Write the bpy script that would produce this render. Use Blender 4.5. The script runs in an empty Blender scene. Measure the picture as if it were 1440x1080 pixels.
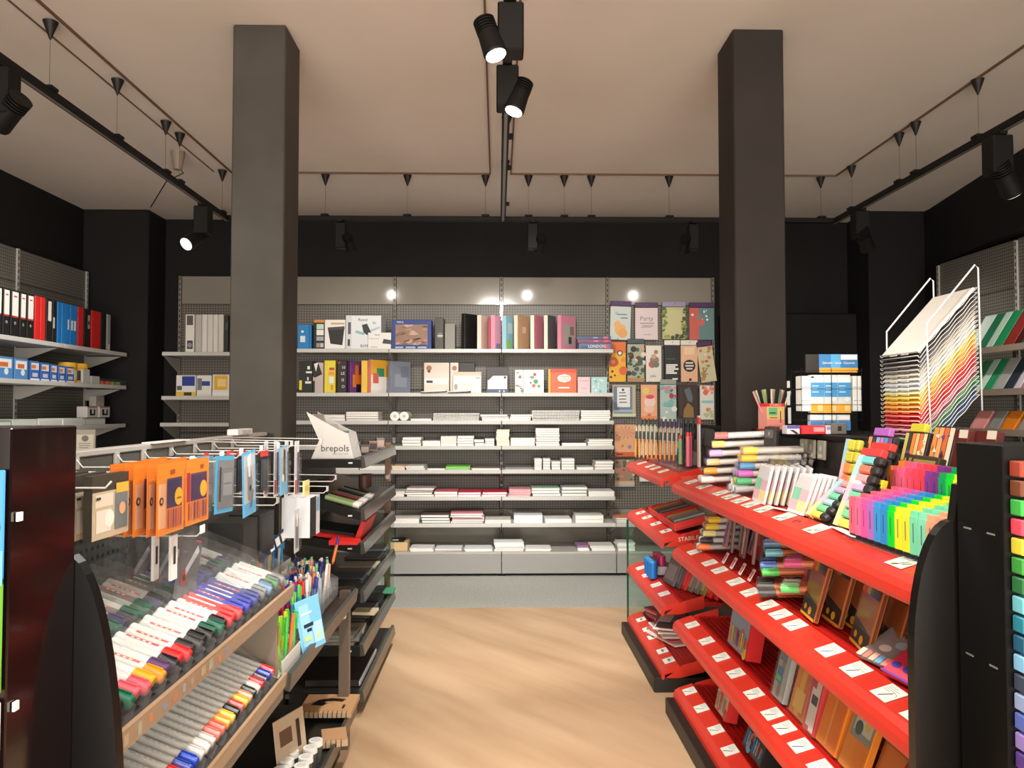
import bpy, math, random
from mathutils import Matrix, Vector, Euler
random.seed(7)
R = math.radians
C = bpy.context.scene.collection
scene = bpy.context.scene

# ---------------------------------------------------------------- camera, world, lights, exposure
EYE = 1.45
FOC = 1080.0
YAW, PITCH = R(1.06), R(1.86)
cam_d = bpy.data.cameras.new('camera'); cam = bpy.data.objects.new('camera', cam_d); C.objects.link(cam)
cam.location = (0, 0, EYE); cam.rotation_euler = (R(90) + PITCH, 0, -YAW)
cam_d.sensor_width = 36; cam_d.lens = 36 * FOC / 1440; cam_d.clip_start = 0.05
scene.camera = cam
scene.view_settings.view_transform = 'Standard'
scene.view_settings.look = 'None'
scene.view_settings.gamma = 1
scene.view_settings.use_curve_mapping = False
scene.view_settings.exposure = 0.0
scene.cycles.transparent_max_bounces = 48
w = bpy.data.worlds.new('world'); scene.world = w; w.use_nodes = True
w.node_tree.nodes['Background'].inputs[0].default_value = (1.0, .92, .82, 1)
w.node_tree.nodes['Background'].inputs[1].default_value = 1.9

def area(name, loc, size, energy, color, target):
    d = bpy.data.lights.new(name, 'AREA'); d.shape = 'RECTANGLE'; d.size, d.size_y = size
    d.energy = energy; d.color = color
    o = bpy.data.objects.new(name, d); C.objects.link(o); o.location = loc
    o.rotation_euler = (Vector(target) - Vector(loc)).to_track_quat('-Z', 'Y').to_euler()
    return o

def spot(name, loc, target, energy, cone=60, blend=.6, radius=.045, color=(1, .95, .88)):
    d = bpy.data.lights.new(name, 'SPOT'); d.energy = energy; d.spot_size = R(cone); d.spot_blend = blend
    d.shadow_soft_size = radius; d.color = color
    o = bpy.data.objects.new(name, d); C.objects.link(o); o.location = loc
    o.rotation_euler = (Vector(target) - Vector(loc)).to_track_quat('-Z', 'Y').to_euler()
    return o

# added fill light behind the camera, brightens ceiling and shelves
area('rear_fill_light', (0, -3.6, 1.3), (5.6, 2.2), 430, (1, .92, .83), (0, 7, 3.3))
# track spotlights (some with fixtures built further down), plus added fill spots without fixtures
SPOTS = [((-.015, 2.61, 2.60), (.15, 1.75, 1.5), 60, 80), ((.06, 3.11, 2.61), (-.1, 2.2, 1.5), 60, 80),
         ((0, 1.15, 2.75), (1.05, 2.2, .95), 80, 75), ((0, 1.0, 2.75), (-.8, 1.7, .9), 62, 70),
         ((0, 2.1, 2.75), (-.75, 2.9, .8), 60, 75), ((0, 2.0, 2.75), (.95, 3.3, .8), 75, 75),
         ((0, .6, 2.75), (.95, 1.7, .3), 60, 75), ((0, .4, 2.75), (-.6, 1.6, .2), 40, 70),
         ((-1.15, 6.06, 2.69), (-1.2, 7.2, 1.3), 9, 120, .022), ((.32, 6.06, 2.69), (.2, 7.2, 1.3), 10, 120, .022),
         ((1.48, 6.06, 2.69), (1.5, 7.2, 1.3), 10, 120, .022), ((-.1, 3.9, 2.8), (-.6, 7.1, 1.2), 125, 60),
         ((.1, 3.8, 2.8), (.8, 7.1, 1.1), 125, 60), ((-.05, 3.7, 2.8), (.1, 6.9, .3), 110, 60),
         ((-2.21, 5.37, 2.59), (-3.6, 5.0, 1.7), 40, 95), ((-2.11, 4.2, 2.7), (-3.5, 5.2, 1.6), 55, 95),
         ((2.76, 5.63, 2.63), (3.6, 6.2, 1.6), 22, 90), ((2.66, 4.2, 2.7), (3.6, 5.0, 1.6), 40, 90),
         ((2.66, 2.9, 2.7), (1.45, 2.6, 1.6), 18, 60), ((2.66, 1.0, 2.72), (-.68, 1.65, .75), 110, 34), ((-2.11, 2.6, 2.7), (-1.1, 3.6, 1.4), 22, 70),
         ((.04, 3.95, 2.8), (.05, 5.4, 0), 230, 62), ((.04, 3.9, 2.8), (0, 4.2, 0), 100, 70), ((.04, 1.9, 2.8), (0, 2.7, 0), 75, 60)]  # unseen spots added to brighten the floor and its bounce on the ceiling
for l, t, e, cn, *r_ in SPOTS:
    spot('track_or_fill_spot', l, t, e, cn, radius=r_[0] if r_ else .045)

# ---------------------------------------------------------------- pixel -> world
def ray(px, py):
    u = (px - 720) / FOC; v = (540 - py) / FOC
    y1 = math.cos(PITCH) - math.sin(PITCH) * v; z1 = math.sin(PITCH) + math.cos(PITCH) * v
    return Vector((u * math.cos(YAW) + y1 * math.sin(YAW), -u * math.sin(YAW) + y1 * math.cos(YAW), z1))
def onY(px, py, y):
    d = ray(px, py); return Vector((0, 0, EYE)) + d * (y / d.y)
def onX(px, py, x):
    d = ray(px, py); return Vector((0, 0, EYE)) + d * (x / d.x)
def onZ(px, py, z):
    d = ray(px, py); return Vector((0, 0, EYE)) + d * ((z - EYE) / d.z)

# ---------------------------------------------------------------- materials
def lin(c):
    c = c / 255.0
    return c / 12.92 if c <= .04045 else ((c + .055) / 1.055) ** 2.4
_mats = {}
def rgb(r, g, b, rough=.5, metal=0.0, spec=.5, coat=0.0, name=None):
    k = (r, g, b, rough, metal, spec, coat)
    if k in _mats: return _mats[k]
    m = bpy.data.materials.new(name or 'colour_%d_%d_%d' % (r, g, b)); m.use_nodes = True
    p = m.node_tree.nodes['Principled BSDF']
    p.inputs['Base Color'].default_value = (lin(r), lin(g), lin(b), 1)
    p.inputs['Roughness'].default_value = rough; p.inputs['Metallic'].default_value = metal
    p.inputs['Specular IOR Level'].default_value = spec
    p.inputs['Coat Weight'].default_value = coat
    m.diffuse_color = (lin(r), lin(g), lin(b), 1)
    _mats[k] = m
    return m
def nodes_of(m): return m.node_tree.nodes, m.node_tree.links, m.node_tree.nodes['Principled BSDF']
def emit(name, col, s):
    m = bpy.data.materials.new(name); m.use_nodes = True
    p = m.node_tree.nodes['Principled BSDF']
    p.inputs['Base Color'].default_value = (*col, 1)
    p.inputs['Emission Color'].default_value = (*col, 1); p.inputs['Emission Strength'].default_value = s
    return m
def clear(name, tint, glossy=.12, alpha=.12, rough=.04):
    m = bpy.data.materials.new(name); m.use_nodes = True
    n, l = m.node_tree.nodes, m.node_tree.links
    n.remove(n['Principled BSDF'])
    tr = n.new('ShaderNodeBsdfTransparent'); tr.inputs[0].default_value = (*tint, 1)
    gl = n.new('ShaderNodeBsdfGlossy'); gl.inputs['Roughness'].default_value = rough
    df = n.new('ShaderNodeBsdfDiffuse'); df.inputs[0].default_value = (.8, .8, .8, 1)
    fr0 = n.new('ShaderNodeLayerWeight'); fr0.inputs[0].default_value = .5
    fr = n.new('ShaderNodeMath'); fr.operation = 'POWER'; fr.inputs[1].default_value = 4; l.new(fr0.outputs['Facing'], fr.inputs[0])
    m1 = n.new('ShaderNodeMixShader'); m1.inputs[0].default_value = alpha
    l.new(tr.outputs[0], m1.inputs[1]); l.new(df.outputs[0], m1.inputs[2])
    ad = n.new('ShaderNodeMath'); ad.operation = 'ADD'; ad.inputs[1].default_value = glossy * .2; ad.use_clamp = True
    hf = n.new('ShaderNodeMath'); hf.operation = 'MULTIPLY'; hf.inputs[1].default_value = .35; l.new(fr.outputs[0], hf.inputs[0]); l.new(hf.outputs[0], ad.inputs[0])
    m2 = n.new('ShaderNodeMixShader'); l.new(ad.outputs[0], m2.inputs[0])
    l.new(m1.outputs[0], m2.inputs[1]); l.new(gl.outputs[0], m2.inputs[2])
    l.new(m2.outputs[0], n['Material Output'].inputs[0])
    return m
def noisy(name, c1, c2, scale, rough=.6, bump=0.0, detail=4, stretch=(1, 1, 1), rot=(0, 0, 0), spec=.4, lo=.35, hi=.65):
    m = bpy.data.materials.new(name); m.use_nodes = True
    n, l, p = nodes_of(m)
    tc = n.new('ShaderNodeTexCoord'); mp = n.new('ShaderNodeMapping')
    mp.inputs['Rotation'].default_value = rot; m2 = n.new('ShaderNodeMapping'); m2.inputs['Scale'].default_value = stretch
    nz = n.new('ShaderNodeTexNoise'); nz.inputs['Scale'].default_value = scale; nz.inputs['Detail'].default_value = detail
    cr = n.new('ShaderNodeValToRGB')
    cr.color_ramp.elements[0].position = lo; cr.color_ramp.elements[1].position = hi
    cr.color_ramp.elements[0].color = (*[lin(x) for x in c1], 1); cr.color_ramp.elements[1].color = (*[lin(x) for x in c2], 1)
    l.new(tc.outputs['Object'], mp.inputs[0]); l.new(mp.outputs[0], m2.inputs[0]); l.new(m2.outputs[0], nz.inputs['Vector'])
    l.new(nz.outputs['Fac'], cr.inputs[0]); l.new(cr.outputs[0], p.inputs['Base Color'])
    p.inputs['Roughness'].default_value = rough; p.inputs['Specular IOR Level'].default_value = spec
    if bump:
        b = n.new('ShaderNodeBump'); b.inputs['Strength'].default_value = bump; b.inputs['Distance'].default_value = .004
        l.new(nz.outputs['Fac'], b.inputs['Height']); l.new(b.outputs[0], p.inputs['Normal'])
    return m
def pegboard(name, base, hole, axis, pitch=.025, rad=.2, rough=.45):
    """perforated sheet steel: rows of small dark holes"""
    m = bpy.data.materials.new(name); m.use_nodes = True
    n, l, p = nodes_of(m)
    tc = n.new('ShaderNodeTexCoord'); sx = n.new('ShaderNodeSeparateXYZ'); l.new(tc.outputs['Object'], sx.inputs[0])
    def fr(o):
        a = n.new('ShaderNodeMath'); a.operation = 'DIVIDE'; a.inputs[1].default_value = pitch; l.new(o, a.inputs[0])
        f = n.new('ShaderNodeMath'); f.operation = 'FRACT'; l.new(a.outputs[0], f.inputs[0])
        s = n.new('ShaderNodeMath'); s.operation = 'SUBTRACT'; s.inputs[1].default_value = .5; l.new(f.outputs[0], s.inputs[0])
        q = n.new('ShaderNodeMath'); q.operation = 'MULTIPLY'; l.new(s.outputs[0], q.inputs[0]); l.new(s.outputs[0], q.inputs[1])
        return q.outputs[0]
    a, b = fr(sx.outputs[axis]), fr(sx.outputs['Z'])
    ad = n.new('ShaderNodeMath'); ad.operation = 'ADD'; l.new(a, ad.inputs[0]); l.new(b, ad.inputs[1])
    lt = n.new('ShaderNodeMath'); lt.operation = 'LESS_THAN'; lt.inputs[1].default_value = rad * rad; l.new(ad.outputs[0], lt.inputs[0])
    mx = n.new('ShaderNodeMix'); mx.data_type = 'RGBA'
    mx.inputs['A'].default_value = (*[lin(x) for x in base], 1); mx.inputs['B'].default_value = (*[lin(x) for x in hole], 1)
    l.new(lt.outputs[0], mx.inputs['Factor']); l.new(mx.outputs['Result'], p.inputs['Base Color'])
    p.inputs['Roughness'].default_value = rough
    return m

K = {}
K['ceiling'] = noisy('ceiling_plaster', (228, 220, 210), (234, 226, 217), 1.3, .9)
K['floor'] = noisy('tan_vinyl_floor', (178, 145, 112), (204, 173, 139), 1.9, .42, stretch=(.45, 2.4, 1), rot=(0, 0, R(49)), detail=7, lo=.28, hi=.62)
K['greyfloor'] = noisy('grey_speckled_floor', (150, 152, 146), (184, 186, 180), 90, .6)
K['wall'] = noisy('black_wall_paint', (10, 9, 8), (15, 13, 12), 3, .75, bump=.6)
K['pillar'] = noisy('dark_pillar_paint', (60, 57, 52), (68, 65, 59), 5, .6, bump=.3)
K['pillar2'] = noisy('dark_brown_pillar_paint', (37, 31, 28), (43, 36, 32), 5, .7, bump=.3)
K['steel'] = rgb(176, 174, 168, .42, name='light_grey_steel')
K['shelfw'] = rgb(200, 200, 196, .4, name='white_grey_steel')
K['panel'] = rgb(140, 136, 126, .12, name='warm_grey_panel')
K['pegb'] = pegboard('grey_pegboard', (112, 107, 98), (46, 42, 38), 'X', rad=.26)
K['pegs'] = pegboard('grey_side_pegboard', (112, 110, 102), (50, 47, 42), 'Y', rad=.26)
K['pegd'] = pegboard('dark_side_pegboard', (58, 62, 60), (12, 12, 12), 'Y', rad=.19, rough=.35)
K['black'] = rgb(8, 7, 7, .35, spec=.25, name='black_laminate')
K['blackm'] = rgb(14, 13, 12, .6, spec=.3, name='black_metal')
K['gloss'] = rgb(20, 10, 10, .14, spec=.7, coat=.15, name='black_glossy_panel')
K['dark'] = rgb(44, 42, 38, .4, name='dark_grey_steel')
K['darks'] = rgb(62, 62, 58, .3, name='charcoal_steel')
K['red'] = rgb(208, 52, 36, .35, name='red_shelf_plastic')
K['redd'] = rgb(190, 30, 24, .4, name='red_deck_plastic')
K['wire'] = rgb(225, 225, 222, .3, .0, name='white_wire')
K['chrome'] = rgb(200, 200, 200, .25, 1.0, name='chrome_wire')
K['acr'] = clear('clear_acrylic', (.97, .98, .98), .1, .05)
K['film'] = clear('clear_plastic_film', (.98, .98, .98), .12, .012, .12)
K['glass'] = clear('glass_pane', (.82, .92, .86), .2, .02)
K['greenedge'] = rgb(10, 70, 40, .2, name='green_glass_edge')
K['lip_reflect'] = rgb(160, 132, 104, .3, name='tan_reflection_channel')  # tan base colour imitates the floor reflected in the clear channel
K['lens'] = emit('lamp_lens', (1, .96, .88), 14)
K['lens_dim'] = emit('lamp_lens_turned_away', (1, .97, .92), 1.6)
WHITE = (236, 234, 228)

# ---------------------------------------------------------------- mesh builder
class B:
    def __init__(s): s.v = []; s.f = []; s.fm = []; s.fs = []; s.mats = []
    def mi(s, m):
        if isinstance(m, tuple): m = rgb(*m)
        if isinstance(m, str): m = K[m]
        if m not in s.mats: s.mats.append(m)
        return s.mats.index(m)
    def add(s, vs, fs, m, T=None, smooth=False):
        o = len(s.v); i = s.mi(m)
        s.v += [tuple(T @ Vector(v)) if T else tuple(v) for v in vs]
        for f in fs: s.f.append([o + k for k in f]); s.fm.append(i); s.fs.append(smooth)
        return s
    def box(s, x0, x1, y0, y1, z0, z1, m, b=0, T=None):
        if x0 > x1: x0, x1 = x1, x0
        if y0 > y1: y0, y1 = y1, y0
        if z0 > z1: z0, z1 = z1, z0
        b = min(b, (x1 - x0) * .4, (y1 - y0) * .4, (z1 - z0) * .4)
        if b <= 0:
            vs = [(x, y, z) for x in (x0, x1) for y in (y0, y1) for z in (z0, z1)]
            return s.add(vs, [(0, 1, 3, 2), (4, 6, 7, 5), (0, 4, 5, 1), (2, 3, 7, 6), (0, 2, 6, 4), (1, 5, 7, 3)], m, T)
        vs = []; idx = {}
        c = ((x0, x1), (y0, y1), (z0, z1))
        for ix in (0, 1):
            for iy in (0, 1):
                for iz in (0, 1):
                    for a in range(3):
                        p = [c[0][ix], c[1][iy], c[2][iz]]
                        for q, ii in ((0, ix), (1, iy), (2, iz)):
                            if q != a: p[q] += b if ii == 0 else -b
                        idx[(ix, iy, iz, a)] = len(vs); vs.append(tuple(p))
        fs = []
        for a in range(3):
            p, q = [k for k in range(3) if k != a]
            for sgn in (0, 1):
                loop = []
                for (i1, i2) in ((0, 0), (1, 0), (1, 1), (0, 1)):
                    t = [0, 0, 0]; t[a] = sgn; t[p] = i1; t[q] = i2
                    loop.append(idx[(*t, a)])
                flip = (sgn == 0) ^ (a == 1)
                fs.append(loop[::-1] if flip else loop)
        for a in range(3):
            p, q = [k for k in range(3) if k != a]
            for i1 in (0, 1):
                for i2 in (0, 1):
                    t0 = [0, 0, 0]; t1 = [0, 0, 0]
                    t0[a] = 0; t1[a] = 1
                    for t in (t0, t1): t[p] = i1; t[q] = i2
                    fs.append([idx[(*t0, p)], idx[(*t1, p)], idx[(*t1, q)], idx[(*t0, q)]])
        for ix in (0, 1):
            for iy in (0, 1):
                for iz in (0, 1): fs.append([idx[(ix, iy, iz, 0)], idx[(ix, iy, iz, 1)], idx[(ix, iy, iz, 2)]])
        return s.add(vs, fs, m, T)
    def cyl(s, p0, p1, r0, r1, m, n=12, T=None, caps=True, mcap=None):
        p0, p1 = Vector(p0), Vector(p1); d = (p1 - p0).normalized()
        a = d.orthogonal().normalized(); c = d.cross(a)
        vs = []
        for p, r in ((p0, r0), (p1, r1)):
            for k in range(n):
                t = 2 * math.pi * k / n; vs.append(p + a * (r * math.cos(t)) + c * (r * math.sin(t)))
        s.add(vs, [(k, (k + 1) % n, n + (k + 1) % n, n + k) for k in range(n)], m, T, True)
        if caps:
            if r0 > 1e-5: s.add(vs[:n], [list(range(n))[::-1]], mcap or m, T)
            if r1 > 1e-5: s.add(vs[n:], [list(range(n))], mcap or m, T)
        return s
    def poly(s, pts, m, T=None): return s.add(pts, [list(range(len(pts)))], m, T)
    def prism(s, prof, a0, a1, m, axis='Y', T=None):
        """2-D profile pushed along an axis: axis Y takes (x,z), X takes (y,z), Z takes (x,y)"""
        f = {'Y': lambda p, a: (p[0], a, p[1]), 'X': lambda p, a: (a, p[0], p[1]), 'Z': lambda p, a: (p[0], p[1], a)}[axis]
        n = len(prof)
        vs = [f(p, a0) for p in prof] + [f(p, a1) for p in prof]
        return s.add(vs, [list(range(n)), list(range(n, 2 * n))[::-1]] + [(k, n + k, n + (k + 1) % n, (k + 1) % n) for k in range(n)], m, T)
    def tube(s, pts, r, m, n=6, T=None):
        pts = [Vector(p) for p in pts]
        rings = []
        a = None
        for i, p in enumerate(pts):
            d = (pts[min(i + 1, len(pts) - 1)] - pts[max(i - 1, 0)]).normalized()
            a = d.orthogonal().normalized() if a is None else (a - d * a.dot(d)).normalized()
            c = d.cross(a)
            rings.append([p + a * (r * math.cos(2 * math.pi * k / n)) + c * (r * math.sin(2 * math.pi * k / n)) for k in range(n)])
        vs = [v for g in rings for v in g]; fs = []
        for i in range(len(pts) - 1):
            for k in range(n): fs.append((i * n + k, i * n + (k + 1) % n, (i + 1) * n + (k + 1) % n, (i + 1) * n + k))
        fs += [list(range(n))[::-1], list(range((len(pts) - 1) * n, len(pts) * n))]
        return s.add(vs, fs, m, T, True)
    def disc(s, cx, y, cz, r, m, n=14, sq=1.0, T=None):
        return s.poly([(cx + r * math.cos(-2 * math.pi * k / n), y, cz + r * sq * math.sin(-2 * math.pi * k / n)) for k in range(n)][::-1], m, T)
    def mesh(s, name):
        me = bpy.data.meshes.new(name); me.from_pydata(s.v, [], s.f)
        for m in s.mats: me.materials.append(m)
        me.polygons.foreach_set('material_index', s.fm); me.polygons.foreach_set('use_smooth', s.fs)
        me.update(); return me
    def ob(s, name, parent=None, **kw): return place(name, s.mesh(name), parent, **kw)

def place(name, me, parent=None, loc=(0, 0, 0), rot=(0, 0, 0), label=None, cat=None, group=None, kind=None, M=None):
    o = bpy.data.objects.new(name, me); C.objects.link(o)
    if M is not None: o.matrix_world = M
    else: o.location = loc; o.rotation_euler = rot
    if parent: o.parent = parent
    if label: o['label'] = label
    if cat: o['category'] = cat
    if group: o['group'] = group
    if kind: o['kind'] = kind
    return o
def empty(name, label, cat, loc=(0, 0, 0), rot=(0, 0, 0), group=None, M=None):
    return place(name, None, None, loc, rot, label, cat, group, None, M)
_fonts = []
def text(s, size, m, parent, loc, rot=(R(90), 0, 0), align='CENTER', sx=1.0):
    cu = bpy.data.curves.new('lettering', 'FONT'); cu.body = s; cu.size = size; cu.align_x = align; cu.align_y = 'CENTER'
    cu.extrude = .0002; cu.resolution_u = 2
    cu.materials.append(rgb(*m) if isinstance(m, tuple) else m)
    o = bpy.data.objects.new('lettering', cu); C.objects.link(o); o.location = loc; o.rotation_euler = rot; o.scale = (sx, 1, 1); o.parent = parent
    _fonts.append(o)
    return o
ORD = 'first second third fourth fifth sixth seventh eighth ninth tenth eleventh twelfth thirteenth fourteenth fifteenth sixteenth seventeenth eighteenth nineteenth twentieth'.split()
def nth(i):
    if i < 20: return ORD[i]
    tens = ['', '', 'twenty', 'thirty', 'forty', 'fifty'][(i + 1) // 10]; u = (i + 1) % 10
    return (tens + '-' + ORD[u - 1]) if u else {20: 'twentieth', 30: 'thirtieth', 40: 'fortieth', 50: 'fiftieth'}[i + 1]

# flat print on the front (-Y) of a local box of size w x h, at local y
def prints(parent, w_, h_, y, items, name='printed_front', z0=0.0, x0=None):
    if not items: return
    b = B(); x0 = -w_ / 2 if x0 is None else x0; k = 0; n = 0
    for it in items:
        if it[0] == 't':
            _, u, v, size, s, c = it[:6]
            text(s, size * h_, c, parent, (x0 + u * w_, y - .0018, z0 + v * h_), sx=it[6] if len(it) > 6 else 1)
            continue
        k += 1; e = y - .0004 - .00025 * k; n += 1
        if it[0] == 'd':
            _, u, v, r, c = it[:5]; b.disc(x0 + u * w_, e, z0 + v * h_, r * h_, rgb(*c) if isinstance(c, tuple) else c, 14, it[5] if len(it) > 5 else 1)
        elif it[0] == 'p':
            b.poly([(x0 + u * w_, e, z0 + v * h_) for u, v in it[1]], rgb(*it[2]) if isinstance(it[2], tuple) else it[2])
        else:
            u0, v0, u1, v1, c = it
            b.poly([(x0 + u0 * w_, e, z0 + v0 * h_), (x0 + u1 * w_, e, z0 + v0 * h_), (x0 + u1 * w_, e, z0 + v1 * h_), (x0 + u0 * w_, e, z0 + v1 * h_)], rgb(*c) if isinstance(c, tuple) else c)
    if n: b.ob(name, parent)
def lines(u0, u1, v0, v1, n, c, th=.35, seed=0):
    rr = random.Random(seed); o = []
    for i in range(n):
        v = v1 - (v1 - v0) * (i + .5) / n; t = (v1 - v0) / n * th / 2
        o.append((u0, v - t, u0 + (u1 - u0) * rr.uniform(.6, 1), v + t, c))
    return o
def blobs(seed, n, pal, u=(0.1, .9), v=(.1, .9), r=(.03, .09)):
    rr = random.Random(seed)
    return [('d', rr.uniform(*u), rr.uniform(*v), rr.uniform(*r), rr.choice(pal), rr.uniform(.5, 1.2)) for _ in range(n)]
def shards(seed, n, pal, u=(0, 1), v=(0, 1), s=.3):
    rr = random.Random(seed); o = []
    for _ in range(n):
        cu, cv = rr.uniform(*u), rr.uniform(*v); pts = []
        for k in range(rr.choice((3, 4, 5))):
            a = k * 6.283 / 4 + rr.uniform(-.5, .5); q = s * rr.uniform(.4, 1)
            pts.append((min(u[1], max(u[0], cu + q * math.cos(a))), min(v[1], max(v[0], cv + q * math.sin(a) * .6))))
        o.append(('p', pts, rr.choice(pal)))
    return o
def box_item(name, label, cat, w_, d_, h_, body, loc, rot=(0, 0, 0), pr=(), group=None, bev=.002, side=None, M=None, extra=None):
    """a carton / cover: bevelled body standing on its base centre, front at -Y, flat print as a part"""
    b = B(); b.box(-w_ / 2, w_ / 2, -d_ / 2, d_ / 2, 0, h_, body, bev)
    if extra: extra(b)
    o = b.ob(name, None, loc=loc, rot=rot, label=label, cat=cat, group=group, M=M)
    prints(o, w_, h_, -d_ / 2, pr)
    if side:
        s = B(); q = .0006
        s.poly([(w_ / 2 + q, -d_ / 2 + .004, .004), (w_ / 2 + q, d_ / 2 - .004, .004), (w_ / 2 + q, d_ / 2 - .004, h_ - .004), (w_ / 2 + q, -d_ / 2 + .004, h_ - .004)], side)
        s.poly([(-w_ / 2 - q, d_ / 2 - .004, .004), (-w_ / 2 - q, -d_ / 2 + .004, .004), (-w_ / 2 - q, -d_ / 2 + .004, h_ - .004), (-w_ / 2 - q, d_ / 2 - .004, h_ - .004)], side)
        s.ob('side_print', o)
    return o

# ---------------------------------------------------------------- the room
CEIL = 3.28; BX0, BX1 = -3.8, 3.95; BACK = 7.42; REAR = -4.0
B().box(BX0 - .2, BX1 + .2, REAR, 5.66, -.1, 0, 'floor').ob('floor', kind='structure')
B().box(BX0 - .2, BX1 + .2, 5.66, BACK + .2, -.1, .001, 'greyfloor').ob('floor_grey', kind='structure')
B().box(BX0 - .2, BX1 + .2, REAR, BACK + .2, CEIL, CEIL + .1, 'ceiling').ob('ceiling', kind='structure')
B().box(BX0 - .2, BX1 + .2, BACK, BACK + .2, 0, CEIL, 'wall').ob('wall_back', kind='structure')
B().box(BX0 - .2, BX0, REAR, BACK, 0, CEIL, 'wall').ob('wall_left', kind='structure')
B().box(BX1, BX1 + .2, REAR, BACK, 0, CEIL, 'wall').ob('wall_right', kind='structure')
B().box(BX0, -3.2, 7.05, BACK, 0, CEIL, 'wall', .01).ob('wall_column_left', kind='structure')
B().box(3.42, BX1, 6.98, BACK, 0, CEIL, 'wall', .01).ob('wall_column_right', kind='structure')
b = B()   # ledge of rough brickwork behind the pillar
b.box(2.15, 3.42, 7.22, BACK, 0, 2.36, 'wall', .012); b.box(2.62, 2.70, 7.14, 7.2, 0, 2.3, 'wall')
b.ob('wall_ledge', kind='structure')
B().prism([(3.96, 6.98), (3.71, 5.4), (3.40, 3.4), (3.96, 3.4)], 2.735, CEIL, 'wall', 'Z').ob('wall_bulkhead', kind='structure')
B().box(-1.26, -1.01, 3.62, 3.88, 0, CEIL, 'pillar', .006).ob('pillar_left', kind='structure')
B().box(1.13, 1.375, 3.62, 3.88, 0, CEIL, 'pillar2', .006).ob('pillar_right', kind='structure')
# thin brown cable trims on the ceiling
tr = rgb(112, 84, 66, .6)
b = B(); z0, z1 = CEIL - .012, CEIL
for x0, x1, y0, y1 in ((-2.06, -2.05, -1, 5.9), (-2.06, -.055, 5.9, 5.912), (-.065, -.055, -1, 5.9)): b.box(x0, x1, y0, y1, z0, z1, tr)
b.ob('trim_1', kind='structure')
b = B()
for x0, x1, y0, y1 in ((.095, .105, -1, 5.9), (.095, 2.65, 5.9, 5.912), (2.64, 2.65, -1, 5.9)): b.box(x0, x1, y0, y1, z0, z1, tr)
b.ob('trim_2', kind='structure')
B().box(-2.19, -2.185, -1, 5.9, z0 + .004, z1, tr).ob('trim_3', kind='structure')

# ---------------------------------------------------------------- light tracks
TZ = 2.935
def cone_mount(parent, x, y, n=14):
    m = rgb(22, 18, 16, .6)
    a = B(); a.cyl((x, y, CEIL - .09), (x, y, CEIL - .005), .004, .034, m, n); a.ob('canopy_cone', parent)
    a = B(); a.cyl((x, y, TZ + .02), (x, y, CEIL - .085), .0012, .0012, rgb(90, 80, 70), 5); a.ob('suspension_wire', parent)
    a = B(); a.box(x - .03, x + .03, y - .03, y + .03, TZ + .012, TZ + .03, 'blackm', .004); a.ob('track_clip', parent)
def track(label, x0, x1, y0, y1, mounts):
    b = B(); b.box(x0, x1, y0, y1, TZ - .022, TZ + .016, 'blackm', .003)
    if y1 - y0 > x1 - x0: b.box(x0 + .012, x1 - .012, y0, y1, TZ - .0235, TZ - .021, rgb(120, 116, 110, .3))
    t = b.ob('light_track', None, label=label, cat='light track', group='suspended light tracks')
    for x, y in mounts: cone_mount(t, x, y)
def at_ceiling(px, py, x=None):
    return onZ(px, py - 9, CEIL)
LM = [(52, 38), (155, 120), (229, 179), (247, 196), (313, 248)]
BM = [(460, 257), (574, 257), (683, 257), (743, 257), (793, 257), (831, 257), (942, 255), (1165, 250)]
RM = [(1205, 242), (1273, 196), (1297, 180), (1384, 120)]
def tidy(L, x=None, y=None):
    o = []
    for p in L:
        q = at_ceiling(*p); o.append((x if x is not None else q.x, y if y is not None else q.y))
    return o
track('long black light track along the left side of the ceiling', -2.13, -2.09, -1.0, 5.98, tidy(LM, x=-2.11))
track('black light track running across in front of the back wall', -2.09, 2.64, 5.94, 5.98, tidy(BM, y=5.96))
track('long black light track along the right side of the ceiling', 2.64, 2.68, -1.0, 5.98, tidy(RM, x=2.66))
track('black light track down the middle carrying the two bright spotlights', .02, .06, -1.0, 5.94, [(.055, 4.2), (.055, 4.75), (.055, 5.6)])
def spotlight(label, x, y, head, aim, lens='lens', s=1.0, bodyh=.2, bw=.045):
    """box driver hanging from the track, finned round head with its lens"""
    t = empty('track_spotlight', label, 'spotlight', (x, y, TZ - .02), group='black track spotlights')
    B().box(-.02, .02, -.06, .06, -.02, 0, 'blackm', .003).ob('track_adapter', t)
    bh = TZ
    B().box(-bw * s, bw * s, -bw * s, bw * s, -.02 - bodyh, -.02, 'blackm', .006).ob('driver_box', t)
    h = Vector(head); d = Vector(aim).normalized()
    q = d.to_track_quat('Z', 'Y').to_matrix().to_4x4(); T = Matrix.Translation(h) @ q
    a = B(); a.cyl((0, 0, -.02 * s), (0, 0, .075 * s), .042 * s, .048 * s, 'blackm', 20)
    a.cyl((0, 0, .075 * s), (0, 0, .082 * s), .048 * s, .045 * s, 'blackm', 20); hd = a.ob('lamp_head', t, M=T)
    for k in range(5):
        f = B(); f.cyl((0, 0, -(.028 + k * .012) * s), (0, 0, -(.022 + k * .012) * s), .044 * s, .044 * s, 'blackm', 18); f.ob('cooling_fin', hd)
    B().cyl((0, 0, .083 * s), (0, 0, .085 * s), .040 * s, .040 * s, lens, 20).ob('lens', hd)
    a = B(); a.tube([(0, 0, -.16), h * .8 + Vector((0, 0, -.03)), h], .008, 'blackm', 6); a.ob('swivel_arm', t)
    return t
spotlight('black spotlight nearest the camera on the middle track, lamp lit, tilted left', .045, 2.72, (-.075, -.03, -.145), (.3, -.16, -.92), s=.9, bodyh=.175, bw=.052)
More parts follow.
